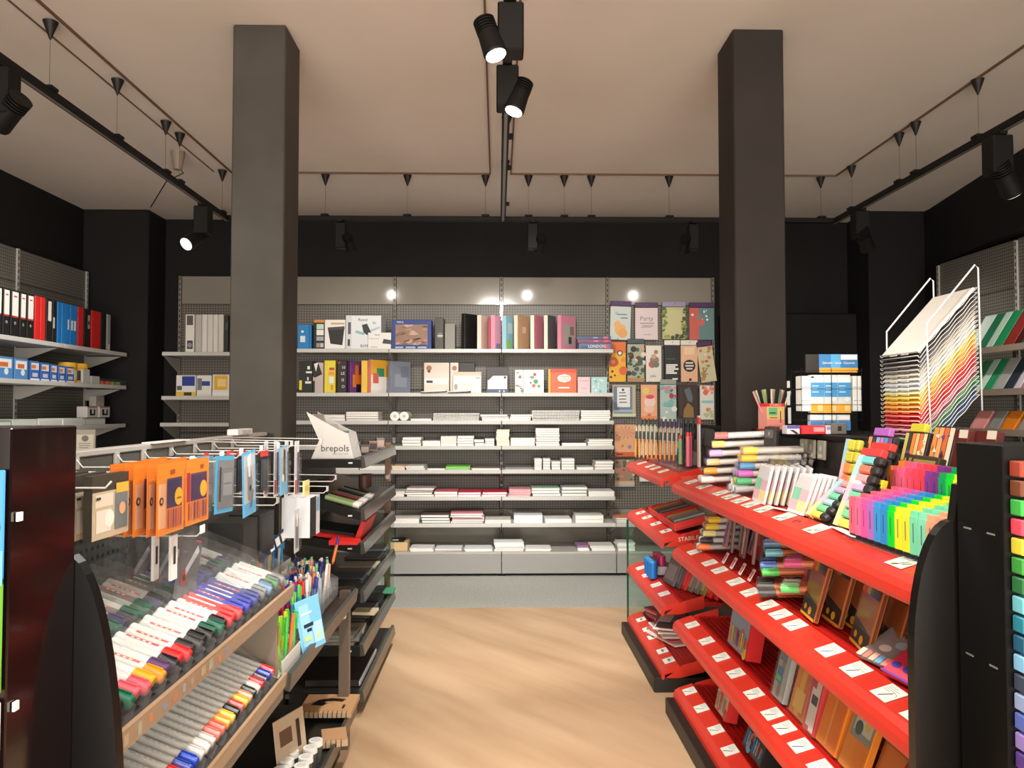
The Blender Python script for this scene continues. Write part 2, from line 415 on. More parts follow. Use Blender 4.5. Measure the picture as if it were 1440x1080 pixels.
spotlight('black spotlight second along the middle track, lamp lit, tilted right', .04, 3.22, (.05, -.03, -.15), (-.32, -.16, -.92), s=.9, bodyh=.175, bw=.052)
spotlight('black spotlight at the far end of the left track, beside the pillar', -2.11, 5.5, (-.05, -.02, -.25), (-.35, -.75, -.6), 'lens_dim', 1.15)
spotlight('dark spotlight cropped by the left edge of the photo', -2.11, 3.27, (.03, .0, -.2), (-.8, .3, -.6), 'lens_dim', 1.1)
spotlight('spotlight on the back track just right of the left pillar', -1.22, 5.96, (.06, 0, -.17), (.1, .75, -.6), 'lens_dim', .9)
spotlight('spotlight on the back track near the middle of the back wall', .27, 5.96, (.06, 0, -.17), (-.1, .75, -.6), 'lens_dim', .9)
spotlight('spotlight on the back track just left of the right pillar', 1.53, 5.96, (-.06, 0, -.17), (.1, .75, -.6), 'lens_dim', .9)
spotlight('spotlight at the far corner of the right track', 2.66, 5.55, (.03, 0, -.22), (.5, .55, -.6), 'lens_dim', 1.15)
spotlight('large black spotlight hanging from the right track at the photo edge', 2.66, 4.0, (.04, 0, -.24), (.6, .3, -.75), 'lens_dim', 1.2)
b = B(); c = at_ceiling(316, 275)
b.cyl((c.x, 5.45, CEIL - .13), (c.x, 5.45, CEIL), .028, .05, rgb(150, 135, 120), 14); b.tube([(c.x, 5.45, CEIL - .1), (c.x + .02, 5.5, CEIL - .14), (c.x - .15, 5.62, CEIL - .16), (c.x - .3, 5.7, TZ + .01)], .004, 'blackm')
b.ob('smoke_detector', None, label='small pale ceiling sensor with a cable beside the left pillar', cat='sensor')

# ---------------------------------------------------------------- steel wall shelving, back wall
def upright(parent, x, y, z1, xplane=False, slot_mat='blackm'):
    b = B()
    if not xplane:
        b.box(x - .012, x + .012, y - .008, y, 0, z1, 'panel')
        z = .3
        while z < z1 - .03:
            b.box(x - .004, x + .004, y - .0095, y - .0078, z, z + .032, slot_mat); z += .05
    else:
        s = 1 if xplane > 0 else -1
        b.box(x, x + s * .012, y - .015, y + .015, 0, z1, 'steel')
        z = .3
        while z < z1 - .03:
            b.box(x + s * .0118, x + s * .0135, y - .004, y + .004, z, z + .028, slot_mat); z += .05
    return b.ob('upright', parent)
BXS = [-2.967 + k for k in range(6)]
UH = 2.69
unit = empty('wall_shelving', 'grey steel wall shelving of five bays against the back wall', 'shelving', (0, 7.2, 0))
def wb(b): # unit children are authored in world space
    return b
def child(b, name, parent, **kw):
    o = b.ob(name, parent, **kw); o.matrix_parent_inverse = Matrix.Translation(parent.location).inverted() if parent.type == 'EMPTY' and parent.parent is None else Matrix()
    return o
def uprightc(*a, **k):
    o = upright(*a, **k); o.matrix_parent_inverse = Matrix.Translation(a[0].location).inverted()
for x in BXS: uprightc(unit, x, 7.2, UH)
ROWS = [(2.43, UH, 'panel'), (2.03, 2.425, 'pegb'), (1.63, 2.025, 'pegb'), (1.23, 1.625, 'pegb'), (.83, 1.225, 'pegb'), (.52, .825, 'pegb'), (.2, .515, 'panel')]
for k in range(5):
    for z0, z1, m in ROWS:
        child(B().box(BXS[k] + .016, BXS[k + 1] - .016, 7.2, 7.215, z0, z1, m, .002), 'back_panel', unit)
SZ = [1.98, 1.59, 1.343, 1.12, .91, .68, .45]
SF = [6.82, 6.82, 6.80, 6.80, 6.78, 6.74, 6.72]
def steel_shelf(parent, x0, x1, yf, yb, z, mat='shelfw'):
    b = B(); b.box(x0, x1, yf + .012, yb, z - .022, z, mat, .002)
    b.box(x0, x1, yf, yf + .014, z - .03, z + .004, mat, .003)
    child(b, 'shelf', parent)
    for x in (x0 + .004, x1 - .004):
        a = B(); a.prism([(yf + .03, z - .03), (yb, z - .03), (yb, z - .16), (yb - .05, z - .16)], x - .0025, x + .0025, 'steel', 'X'); child(a, 'bracket', parent)
for k in range(5):
    for j, z in enumerate(SZ):
        if k == 4 and j < 6: continue
        if k == 0: z = [1.95, 1.56, 1.325, 1.12, .91, .68, .45][j]
        steel_shelf(unit, BXS[k] + .003, BXS[k + 1] - .003, SF[j], 7.2, z)
for k in range(5):
    b = B(); b.box(BXS[k] + .003, BXS[k + 1] - .003, 6.70, 7.2, .19, .21, 'steel', .003)
    b.box(BXS[k] + .003, BXS[k + 1] - .003, 6.70, 6.715, .025, .19, rgb(150, 150, 146), .002); child(b, 'base_shelf', unit)
for x in BXS: child(B().box(x - .03, x + .03, 6.72, 7.18, 0, .03, 'blackm'), 'foot', unit)

# items on the back shelves, given by where their edges stand in the photograph and the shelf they stand on
def bx(px, D): return onY(px, 500, D).x
def back(px0, px1, ytop, j, body, what, name='ring_binder', cat='binder', depth=.2, pr=(), group=None, rz=0, side=None, D=None, gap=.0, bev=.003, rx=0, zoff=0):
    D = D or 6.9
    x0, x1 = bx(px0, D), bx(px1, D); z = SZ[j] + .0005 + zoff
    if px1 < 330: z = [1.95, 1.56, 1.325, 1.12, .91, .68, .45][j] + .0005
    h = onY(700, ytop, D).z - z
    return box_item(name, what, cat, x1 - x0 - .003, depth, h, body, ((x0 + x1) / 2, D + depth / 2, z), (rx, 0, rz), pr, group, bev, side)
G1 = 'binders and boxes on the top back shelf'
back(260, 273, 443, 0, WHITE, 'white box file with grey photo spine, first on the top back shelf', 'box_file', 'box file', pr=[(.15, .72, .85, .97, (90, 88, 86)), (.2, .1, .85, .32, (70, 70, 70)), ('d', .5, .2, .06, (150, 150, 150))], group=G1)
px = 274
for i, (wd, c) in enumerate(((9, (196, 194, 188)), (8, (232, 230, 224)), (8, (225, 222, 216)), (7, (230, 228, 222)), (8, (222, 218, 210)))):
    back(px, px + wd, 443, 0, c, f'{"grey" if i == 0 else "off-white"} plain binder, {nth(i + 1)} from the left end of the top back shelf', pr=[(.1, .05, .16, .95, (200, 198, 190))], group=G1); px += wd
back(315, 321, 444, 0, (40, 44, 40), 'dark green narrow binder half hidden by the left pillar', pr=[(.2, .6, .8, .8, (70, 74, 70))], group=G1)
back(322, 329, 444, 0, (66, 70, 68), 'dark grey narrow binder touching the left pillar', group=G1)
back(418, 438, 457, 0, (24, 130, 196), 'bright blue binder just right of the left pillar', pr=[('d', .35, .72, .05, (230, 240, 245)), (.2, .3, .55, .55, (220, 235, 240)), (.82, 0, .9, 1, (14, 90, 150))], group=G1)
back(440, 456, 450, 0, (26, 24, 22), 'black carton with orange top and small pictures on its side', 'carton', 'box', pr=[(.05, .9, 1, 1, (210, 140, 60)), (.3, .68, .95, .85, (190, 220, 200)), (.3, .48, .95, .66, WHITE), (.3, .3, .95, .44, (160, 170, 170)), (.3, .08, .6, .22, (150, 150, 150)), (.65, .08, .95, .22, (190, 190, 190))], group=G1)
back(456, 486, 450, 0, WHITE, 'white carton with a picture of a black paper bin', 'carton', 'box', depth=.26, pr=[('p', [(.15, .72), (.95, .76), (.85, .15), (.28, .2)], (30, 30, 32)), ('p', [(.15, .74), (.95, .78), (.95, .68), (.15, .64)], (62, 62, 66)), (.3, .84, .95, .9, (200, 170, 110))], group=G1)
back(486, 536, 444, 0, (222, 226, 228), 'large white carton picturing a grey hole punch', 'carton', 'box', depth=.28, D=6.86, pr=[(.0, 0, .16, 1, (206, 210, 214)), ('t', .48, .87, .12, 'Rexel', (60, 62, 70)), ('p', [(.45, .72), (.6, .76), (.72, .5), (.6, .42), (.5, .5)], (40, 44, 52)), ('d', .8, .78, .055, (160, 190, 190), .7), ('p', [(.25, .5), (.5, .42), (.55, .48), (.3, .56)], (140, 180, 190)), ('p', [(.72, .52), (.96, .62), (.96, .68), (.7, .58)], (170, 196, 200)), (.06, .45, .14, .8, (80, 82, 88)), (.05, .1, .12, .3, (60, 60, 64)), ('t', .55, .1, .11, 'B2095', (60, 62, 70))], group=G1)
back(517, 550, 468, 0, (232, 230, 226), 'low white carton picturing a stapler, in front of the hole punch carton', 'carton', 'box', depth=.08, D=6.835, pr=[('t', .4, .86, .14, 'Rexel', (70, 72, 78)), ('p', [(.62, .35), (1, .3), (1, .55), (.68, .62)], (60, 60, 62)), (.1, .1, .4, .16, (180, 180, 180)), (.05, .6, .5, .66, (200, 200, 200))], group=G1)
back(550, 607, 450, 0, (26, 58, 132), 'deep blue gift carton with a window of foil paper', 'carton', 'box', depth=.12, D=6.84, pr=[(.1, .15, .9, .84, (150, 116, 96))] + shards(3, 26, [(170, 138, 118), (126, 96, 80), (196, 168, 150), (110, 80, 66)], (.1, .9), (.15, .84), .14) + [('t', .22, .92, .09, 'MAUL', WHITE)] + [(.1, .04, .3, .09, (170, 190, 230)), (.36, .04, .6, .09, (170, 190, 230)), (.66, .04, .88, .09, (170, 190, 230))], group=G1)
back(611, 624, 447, 0, (70, 68, 62), 'tall dark grey clock carton beside the blue gift carton', 'carton', 'box', pr=[('d', .6, .45, .09, (120, 118, 110)), (.3, .42, .9, .45, (220, 220, 215))], group=G1)
back(625, 640, 455, 0, (134, 132, 122), 'shorter mid-grey plain box beside the clock carton', 'carton', 'box', group=G1)
def album(px0, px1, ytop, cover, spine, what, j=0, rz=-34, pr=(), D=6.95, t=.04):
    z = SZ[j] + .0005; h = onY(700, ytop, D).z - z
    W = bx(px1, D) - bx(px0, D); a = R(-rz); d = max(.03, (W - t * math.cos(a)) / math.sin(a)); d = min(d, .22)
    b = B(); b.box(0, t, 0, d, 0, h, cover, .003)
    o = b.ob('photo_album', None, loc=(bx(px0, D), D, z), rot=(0, 0, R(rz)), label=what, cat='album', group=G1 if j == 0 else None)
    s = B(); s.box(.001, t - .001, -.0015, .0, .003, h - .003, spine); s.ob('spine', o)
    if pr:
        s = B(); e = t + .0008
        for (u0, v0, u1, v1, c) in pr: s.poly([(e, u0 * d, v0 * h), (e, u1 * d, v0 * h), (e, u1 * d, v1 * h), (e, u0 * d, v1 * h)], c); e += .0003
        s.ob('cover_print', o)
    return o
album(649, 671, 441, (18, 18, 18), (28, 28, 28), 'glossy black photo album, tallest on the top back shelf', rz=-40)
album(671, 687, 443, (224, 196, 186), (232, 222, 206), 'cream album with pale pink cover beside the black album', rz=-25)
back(686, 690, 447, 0, (150, 24, 34), 'very thin dark red album', 'photo_album', 'album', depth=.18, group=G1)
album(690, 705, 443, (230, 168, 190), (238, 160, 186), 'pink album leaning before the middle upright', rz=-28, pr=[(.2, .05, .9, .2, (150, 130, 170))])
album(706, 722, 444, (146, 196, 212), (160, 206, 220), 'light blue album with green patches right of the middle upright', rz=-30, pr=[(.1, .05, .7, .3, (150, 200, 110)), (.3, .5, .9, .8, (190, 224, 230))])
album(723, 745, 443, (176, 142, 108), (240, 232, 212), 'kraft brown album with cream spine', rz=-40, pr=[(.4, .5, .7, .68, (206, 180, 150))])
album(746, 765, 443, (186, 112, 128), (240, 232, 214), 'dusty pink album with cream spine', rz=-35)
album(765, 783, 443, (84, 82, 84), (240, 232, 214), 'dark grey album with cream spine', rz=-35)
album(784, 812, 443, (206, 130, 152), (232, 150, 176), 'pink album with a grey photograph on its cover', rz=-45, pr=[(.15, .15, .9, .75, (168, 158, 150)), (.5, .2, .7, .4, (70, 60, 60)), (.6, .45, .85, .7, (120, 110, 104))])
for i, (y0, y1, c, s) in enumerate(((482, 491.5, (90, 112, 140), 'LONDON'), (477, 482, (150, 70, 110), 'PARIS'), (472, 477, (70, 84, 120), 'ROMA'))):
    x0, x1 = bx(814 - i, 6.86), bx(860, 6.86); zt, zb = onY(700, y0, 6.86).z, onY(700, y1, 6.86).z
    o = box_item('box_file', f'{["lowest and thickest", "middle purple", "topmost dark blue"][i]} of three flat travel books ending the top shelf', 'book', x1 - x0, .2, zt - zb - .001, c, ((x0 + x1) / 2, 6.96, SZ[0] + .001 + [0, .061, .092][i]), (0, 0, R(-2 * i)), [(.05, .15, .3, .5, (60, 90, 110)), ('t', .55, .5, .6 if i == 0 else .5, s, WHITE), (.78, .2, .92, .8, (200, 90, 100))], 'flat travel books')
    o.name = 'travel_book'
G2 = 'albums and label boxes on the second back shelf'
for i, (a, c, yt, pr) in enumerate(((248, 276, 528, [(.3, .5, .95, .95, (30, 56, 150)), (0, 0, 1, .22, (230, 190, 60)), (.4, .05, .8, .2, (40, 40, 44)), (.05, .3, .3, .5, (90, 90, 90))]),
                                    (277, 298, 528, [(.35, .5, .9, .72, (40, 60, 140)), (.05, .3, .35, .85, (120, 120, 120)), (.1, 0, .9, .15, (220, 220, 214))]),
                                    (299, 323, 527, [(.1, .3, .9, .95, (232, 178, 50)), (.3, .45, .8, .8, (242, 214, 140)), (0, 0, 1, .2, (236, 236, 230))]))):
    back(a, c, yt, 1, (230, 230, 224), ['white label box with blue panel and yellow foot, far left second shelf', 'narrow white label box with small blue panel', 'yellow-fronted label box beside the left pillar'][i], 'label_box', 'box', depth=.15, pr=pr, group=G2)
back(421, 440, 508, 1, (22, 22, 22), 'black binder with white block letters right of the left pillar', pr=[(.5, .62, .95, .68, WHITE), (.6, .74, .8, .84, WHITE), (.45, .3, .9, .37, WHITE), (.6, .4, .7, .5, WHITE), (.0, .1, .2, .4, (230, 220, 60))], group=G2)
back(440, 455, 510, 1, (196, 180, 178), 'pale binder with a black and white geometric pattern', pr=[('p', [(0, 1), (.5, 1), (.9, .62), (.2, .5), (0, .55)], (24, 24, 24)), ('p', [(.1, .95), (.5, 1), (.3, .7)], WHITE), (0, 0, .2, .4, (30, 30, 30))], group=G2)
back(456, 472, 507, 1, (228, 214, 60), 'yellow lettered binder on the second back shelf', pr=[(.45, .7, .9, .78, (190, 60, 40)), (.4, .55, .9, .66, (240, 150, 90)), (.45, .3, .85, .5, WHITE), (.6, .1, .8, .25, (230, 120, 60))], group=G2)
back(474, 488, 507, 1, (32, 24, 34), 'dark binder with white stacked lettering', pr=[('d', .2, .93, .03, (220, 50, 40)), ('t', .65, .78, .12, '10', WHITE), ('t', .6, .6, .12, 'LE', WHITE), ('t', .6, .4, .12, 'IS', WHITE), ('t', .65, .2, .12, 'O', WHITE)], group=G2)
album(488, 506, 509, (120, 70, 140), (92, 48, 96), 'purple art binder with an orange plant', 1, -30, [(.2, .2, .9, .6, (236, 150, 60)), (.4, .3, .7, .9, (230, 120, 50)), (.5, .05, .9, .3, (40, 30, 60))])
back(508, 517, 507, 1, (236, 196, 70), 'narrow golden yellow binder beside the pink landscape album', group=G2)
album(518, 545, 506, (240, 232, 220), (226, 140, 140), 'pink album with a cut-paper landscape of orange and green', 1, -42, [(0, .5, 1, 1, (236, 178, 60)), (0, .1, .6, .55, (246, 244, 240)), (.3, .5, .7, .75, (60, 150, 110)), (.1, .3, .4, .6, (226, 110, 90)), (.6, .15, 1, .5, (244, 240, 236))])
album(546, 580, 508, (128, 136, 152), (138, 146, 160), 'large slate grey album with cloudy cover', 1, -48, [(.2, .2, .8, .6, (148, 156, 170)), (.5, .5, .9, .85, (116, 124, 142))])
back(596, 632, 510, 1, (222, 210, 198), 'beige album with small photo emblem at its upper left', 'photo_album', 'album', depth=.04, D=7.0, pr=[(.05, .3, .95, .48, WHITE), ('d', .2, .82, .09, (170, 110, 80)), ('d', .2, .72, .05, (110, 60, 50)), (.1, .34, .35, .42, (60, 24, 28))], group=G2)
back(633, 645, 510, 1, (226, 216, 204), 'narrow beige album beside the emblem album', 'photo_album', 'album', depth=.04, D=7.0, pr=[('d', .5, .82, .08, (170, 110, 80))], group=G2)
back(645, 668, 510, 1, (38, 32, 30), 'black album standing behind the cream guest book', 'photo_album', 'album', depth=.04, D=7.02, group=G2)
back(637, 677, 523, 1, (232, 226, 214), 'cream guest book with grey flourish', 'guest_book', 'book', depth=.03, D=6.9, pr=[(0, .82, 1, 1, (196, 184, 168)), (.3, .4, .7, .43, (190, 186, 176)), (.25, .3, .75, .33, (200, 196, 186)), ('d', .1, .3, .09, (150, 150, 140), 1.6), (.8, .7, .95, .74, (120, 120, 110))], group=G2)
for i, (a, c) in enumerate(((592, 628), (630, 662))):
    b = B(); x0, x1 = bx(a, 6.82), bx(c, 6.82); z = SZ[1]
    b.prism([(x0, z + .012), ((x0 + x1) / 2, z + .03), (x1 - .01, z + .034), (x1, z + .02), ((x0 + x1) / 2, z + .006), (x0 + .02, z + .006)], 6.8, 6.9, (226, 222, 214)); b.prism([(x0 + .01, z + .003), (x1, z + .01), (x1, z + .016), (x0, z + .008)], 6.79, 6.9, (60, 54, 50))
    b.ob('open_brochure', None, label=['first', 'second'][i] + ' open brochure lying on the second shelf before the beige albums', cat='brochure', group='open brochures')
back(684, 715, 516, 1, (52, 50, 52), 'black-topped gift box with white scalloped lower half', 'gift_box', 'box', depth=.08, pr=[(0, 0, 1, .16, (70, 84, 116)), (.05, .16, .95, .5, (238, 238, 236)), ('p', [(.05, .45), (.3, .66), (.95, .66), (.95, .45)], (238, 238, 236)), ('d', .85, .6, .05, (40, 40, 40)), ('d', .6, .08, .03, WHITE), ('d', .8, .08, .03, WHITE)], group=G2)
back(724, 736, 520, 1, (230, 228, 220), 'white floral album, narrow one before the rooster album', 'photo_album', 'album', depth=.05, pr=blobs(5, 7, [(120, 130, 120), (150, 150, 140)], r=(.03, .08)), group=G2)
back(736, 765, 520, 1, (236, 236, 228), 'white album with a red and green floral drawing', 'photo_album', 'album', depth=.05, pr=[('d', .55, .8, .07, (200, 60, 60)), ('d', .42, .68, .1, (120, 150, 130), .7), ('d', .6, .5, .1, (60, 150, 110)), ('d', .5, .32, .08, (220, 110, 60)), ('d', .75, .3, .06, (90, 140, 100)), ('d', .35, .45, .05, (110, 130, 120))], group=G2)
album_o = back(771, 811, 519, 1, (236, 104, 66), 'orange notebook with a white cloud-shaped label', 'notebook', 'notebook', depth=.05, D=6.88, pr=[(0, 0, .06, 1, (238, 190, 70)), (.06, .86, 1, 1, (214, 70, 46)), ('d', .45, .62, .15, (240, 238, 230), .95), ('d', .68, .62, .14, (240, 238, 230), .95), ('d', .57, .62, .18, (240, 238, 230), .95)] + lines(.42, .78, .52, .72, 3, (150, 120, 110)) + [(.35, .2, .75, .26, (244, 220, 210))], group=G2)
back(812, 830, 530, 1, (232, 190, 196), 'small pale pink notebook beside the orange one', 'notebook', 'notebook', depth=.04, pr=[(.1, .75, .9, .8, (200, 150, 160)), ('d', .4, .3, .03, (80, 60, 70)), ('d', .6, .3, .03, (80, 60, 70))], group=G2)
back(831, 854, 530, 1, (170, 206, 206), 'mint notebook with white leaf pattern at the end of the second shelf', 'notebook', 'notebook', depth=.04, pr=blobs(9, 16, [(226, 240, 238), (120, 170, 176)], r=(.03, .08)), group=G2)

# flat piles of notebooks and paper: every layer is a thing
PALE = [(238, 238, 234), (228, 228, 222), (242, 240, 236), (220, 220, 214), (234, 236, 238)]
def pile(px0, px1, ytop, j, n, what, base=None, kindname='notebook', cat='notebook', spiral=False, dark=True, jit=.006, zz=None, D=None, accent=None, dep=.26):
    D = D or (SF[j] + .03 if j is not None else 6.74); z = SZ[j] if zz is None else zz
    z += .001
    H = max(.012, onY(700, ytop, D).z - z); t = H / n
    rr = random.Random(int(px0 * 7 + ytop)); xa, xb = bx(px0, D), bx(px1, D)
    for i in range(n):
        c = base or PALE[rr.randrange(5)]
        if accent and i == n - 1: c = accent
        dx, dy = rr.uniform(-jit, jit), rr.uniform(0, jit * 2)
        b = B(); W = xb - xa - .008
        b.box(-W / 2, W / 2, 0, dep, 0, t * .82, (246, 245, 240), .001)
        if dark: b.box(-W / 2 - .001, W / 2 + .001, -.001, dep, t * .8, t * .97, c)
        else: b.box(-W / 2 - .001, W / 2 + .001, -.002, dep, t * .2, t * .97, c, .001)
        if dark and n > 2: b.box(-W / 2, W / 2, -.0012, dep, 0, t * .12, (120, 118, 114) if i % 2 else (60, 58, 58))
        pos = 'single' if n == 1 else ('topmost' if i == n - 1 else 'bottom' if i == 0 else nth(n - 1 - i) + ' from the top')
        lab = (what if n == 1 else f'{pos} of {what}')
        o = b.ob(kindname, None, loc=((xa + xb) / 2 + dx, D + dy, z + i * t), rot=(0, 0, R(rr.uniform(-1.5, 1.5))), label=lab, cat=cat, group=what if n > 1 else None)
        if spiral:
            s = B(); k = -W / 2 + .01
            while k < W / 2 - .008:
                s.box(k, k + .004, -.006, .002, t * .1, t * .9, (60, 60, 60)); k += .012
            s.ob('spiral_binding', o)
pile(452, 486, 583, 2, 2, 'white pads left of the pale pile, third back shelf')
pile(487, 533, 579, 2, 4, 'neat pale notepads right of the display box, third shelf', base=(236, 226, 214))
for i, a in enumerate((549, 562)):
    x0, x1 = bx(a, 6.83), bx(a + 13, 6.83); r = (x1 - x0) / 2
    b = B(); b.cyl((0, 0, 0), (0, .28, 0), r, r, (240, 238, 230), 20); o = b.ob('paper_roll', None, loc=((x0 + x1) / 2, 6.83, SZ[2] + r + .001), label=['white paper roll on the third shelf, the one nearer the pillar', 'white paper roll on the third shelf, beside the spiral notebooks'][i], cat='paper roll', group='paper rolls')
    b = B(); b.cyl((0, -.001, 0), (0, .01, 0), r * .35, r * .35, (190, 186, 178), 14); b.ob('core', o)
pile(577, 607, 588, 2, 1, 'thin grey pad lying right of the paper rolls', base=(120, 120, 120))
pile(609, 674, 581, 2, 4, 'spiral notebooks in the wide pile, third shelf left bay', spiral=True)
pile(676, 715, 583, 2, 3, 'bent white notebooks before the middle upright, third shelf', jit=.012)
pile(717, 748, 583, 2, 3, 'bent white notebooks just right of the middle upright', jit=.012)
pile(748, 815, 577, 2, 4, 'spiral notebooks in the widest pile, third shelf right bay', spiral=True)
pile(816, 858, 577, 2, 5, 'tall white notebooks at the end of the third shelf')
pile(450, 500, 622, 3, 2, 'white sheets behind the display box, fourth shelf')
pile(566, 593, 615, 3, 3, 'small white notebooks first on the fourth shelf')
pile(594, 620, 620, 3, 2, 'low white pads second on the fourth shelf')
pile(620, 643, 613, 3, 1, 'thick white block in the middle of the left bay, fourth shelf', dark=False)
pile(643, 667, 613, 3, 4, 'striped notebooks beside the thick white block')
pile(667, 682, 617, 3, 2, 'dark banded notepads on the fourth shelf', base=(70, 70, 72))
pile(682, 696, 617, 3, 3, 'white notepads left of the cream card pile')
pile(697, 716, 604, 3, 8, 'leaning cream card packs before the middle upright', base=(236, 230, 214), dark=False, jit=.008)
pile(717, 752, 616, 3, 2, 'rounded white pads right of the middle upright, fourth shelf', dark=False)
pile(753, 787, 602, 3, 8, 'tall neat notebook pile on the fourth shelf', jit=.003)
pile(790, 825, 622, 3, 1, 'thin white folder beside the tall neat pile', base=(90, 90, 88))
pile(827, 862, 618, 3, 3, 'white notebooks at the end of the fourth shelf')
pile(462, 505, 656, 4, 2, 'white sheets seen under the display box, fifth shelf', dark=False)
pile(506, 548, 655, 4, 2, 'white sheets left of the wooden post, fifth shelf', dark=False)
pile(551, 570, 655, 4, 2, 'cream envelopes right of the wooden post', base=(240, 214, 190), dark=False)
pile(571, 598, 655, 4, 2, 'white envelopes on the fifth shelf', dark=False)
pile(600, 626, 658, 4, 1, 'flat dark grey folder left of the green pad', base=(96, 94, 92))
pile(627, 662, 656, 4, 2, 'bright green pads on the fifth shelf', base=(120, 205, 84), dark=False)
pile(664, 704, 658, 4, 1, 'flat brown-pink folder before the middle upright', base=(150, 122, 118))
pile(709, 749, 657, 4, 1, 'grey film-wrapped pack right of the middle upright', base=(130, 130, 130), dark=False)
pile(751, 762, 645, 4, 4, 'white card packs in the first narrow column, fifth shelf', dark=False, jit=.001)
pile(763, 774, 645, 4, 4, 'white card packs in the second narrow column, fifth shelf', jit=.001)
pile(775, 788, 649, 4, 3, 'white card packs in the low third column, fifth shelf', jit=.001)
pile(789, 808, 645, 4, 4, 'white card packs in the wide fourth column, fifth shelf', jit=.001)
pile(810, 834, 657, 4, 1, 'flat white pad right of the card columns', base=(220, 220, 216))
pile(836, 862, 649, 4, 3, 'white card packs at the end of the fifth shelf')
pile(548, 570, 691, 5, 2, 'white copybooks at the start of the sixth shelf', dark=False)
pile(571, 610, 686, 5, 4, 'grey-edged copybooks on the sixth shelf', base=(190, 180, 182), jit=.01)
pile(611, 644, 691, 5, 2, 'pink-edged copybooks on the sixth shelf', base=(214, 120, 130))
pile(645, 677, 692, 5, 2, 'red-edged copybooks in the middle of the left bay', base=(214, 70, 90))
pile(678, 713, 692, 5, 2, 'red-edged copybooks before the middle upright', base=(204, 50, 74))
pile(715, 746, 688, 5, 3, 'white copybooks with pink edges right of the middle upright', base=(226, 160, 168), dark=False)
pile(748, 788, 686, 5, 3, 'white copybooks with a green top, sixth shelf', accent=(150, 186, 160), jit=.01)
pile(789, 825, 685, 5, 3, 'white copybooks with grey tops, sixth shelf', base=(170, 172, 172))
pile(827, 864, 691, 5, 1, 'flat white pad at the end of the sixth shelf', dark=False)
pile(551, 590, 729, 6, 2, 'patterned white writing pads first on the lowest shelf', dark=False)
pile(592, 632, 724, 6, 3, 'dark-topped writing pads on the lowest shelf', base=(110, 94, 94), jit=.012)
pile(634, 680, 722, 6, 5, 'pink-edged magazines slipping askew on the lowest shelf', base=(232, 160, 170), jit=.016)
pile(682, 719, 731, 6, 1, 'flat white pad before the middle upright, lowest shelf', dark=False)
pile(722, 763, 725, 6, 2, 'folded white newspapers on the lowest shelf', dark=False)
pile(765, 803, 730, 6, 1, 'flat white newsprint pad on the lowest shelf', dark=False)
pile(808, 848, 725, 6, 2, 'white newspapers with dark fold on the lowest shelf')
pile(866, 890, 729, 6, 3, 'white and orange magazines on the corner shelf', accent=(236, 150, 110))
BZ = .21
x0, x1 = bx(546, 6.75), bx(574, 6.75)
o = box_item('card_box', 'open cream card box with black cards on the base shelf', 'box', x1 - x0, .2, .075, (214, 184, 136), ((x0 + x1) / 2, 6.86, BZ + .001), (0, 0, 0))
B().box(-(x1 - x0) * .42, (x1 - x0) * .3, -.09, .09, .072, .085, (26, 26, 28)).ob('black_cards', o); B().box(-.05, 0, -.06, -.01, .085, .087, WHITE).ob('white_label', o)
for a, c, y, n, what in ((577, 610, 771, 2, 'coupon leaflets first on the base shelf'), (612, 650, 772, 2, 'coupon leaflets second on the base shelf'), (653, 692, 772, 2, 'coupon leaflets before the middle upright, base shelf'), (695, 737, 763, 4, 'folded newspapers by the middle upright, base shelf'), (738, 774, 772, 2, 'newspapers right of the thick fold'), (812, 829, 768, 2, 'purple-printed leaflets on the base shelf'), (830, 864, 768, 2, 'white leaflets at the end of the base shelf'), (867, 892, 764, 4, 'magazines in the corner of the base shelf')):
    pile(a, c, y, None, n, what, dark=False, zz=BZ, D=6.72, kindname='leaflet', cat='leaflet', jit=.008, dep=.2, accent=(150, 110, 150) if 'purple' in what else None)
# ================================================================ left wall shelving (long side along Y)
LX = -3.72
lu = empty('side_shelving', 'grey perforated wall shelving along the left wall', 'shelving', (LX, 5.5, 0))
for y in (6.98, 5.98, 4.98, 3.98): uprightc(lu, LX, y, UH, xplane=1)
for k in range(3):
    y1 = 6.98 - k
    for z0, z1, m in ((2.43, UH, 'pegs'), (2.03, 2.425, 'pegs'), (1.63, 2.025, 'pegs'), (1.23, 1.625, 'pegs'), (.83, 1.225, 'pegs'), (.43, .825, 'pegs'), (.1, .425, 'pegs')):
        child(B().box(LX - .012, LX, y1 - .984, y1 - .016, z0, z1, m, .002), 'back_panel', lu)
LZ = [1.95, 1.655, 1.315]
for z in LZ:
    for k in range(3):
        y1 = 6.98 - k
        b = B(); b.box(LX, LX + .36, y1 - .995, y1 - .005, z - .022, z, 'shelfw', .002); b.box(LX + .36, LX + .375, y1 - .998, y1 - .002, z - .03, z + .004, 'shelfw', .003)
        child(b, 'shelf', lu)
        a = B(); a.prism([(LX, z - .03), (LX + .33, z - .03), (LX + .05, z - .13), (LX, z - .13)], y1 - .01, y1 - .006, 'steel', 'Y'); child(a, 'bracket', lu)
def yat(px, X): return onX(px, 500, X).y
def left_item(px0, px1, h, z, body, what, name='lever_arch_file', cat='file', pr=(), group=None, X=-3.39, depth=.28, bev=.003):
    y0, y1 = yat(px0, X), yat(px1, X)
    return box_item(name, what, cat, abs(y1 - y0) - .004, depth, h, body, (X - depth / 2, (y0 + y1) / 2, z + .001), (0, 0, R(90)), pr, group, bev)
GL = 'files on the upper left wall shelf'
LAF = [(.12, .42, .88, .96, (240, 238, 232)), (.12, .42, .88, .455, (200, 50, 50)), (.3, .85, .7, .88, (190, 60, 60)), ('d', .5, .3, .03, (190, 190, 190)), ('d', .5, .3, .018, (20, 20, 20))]
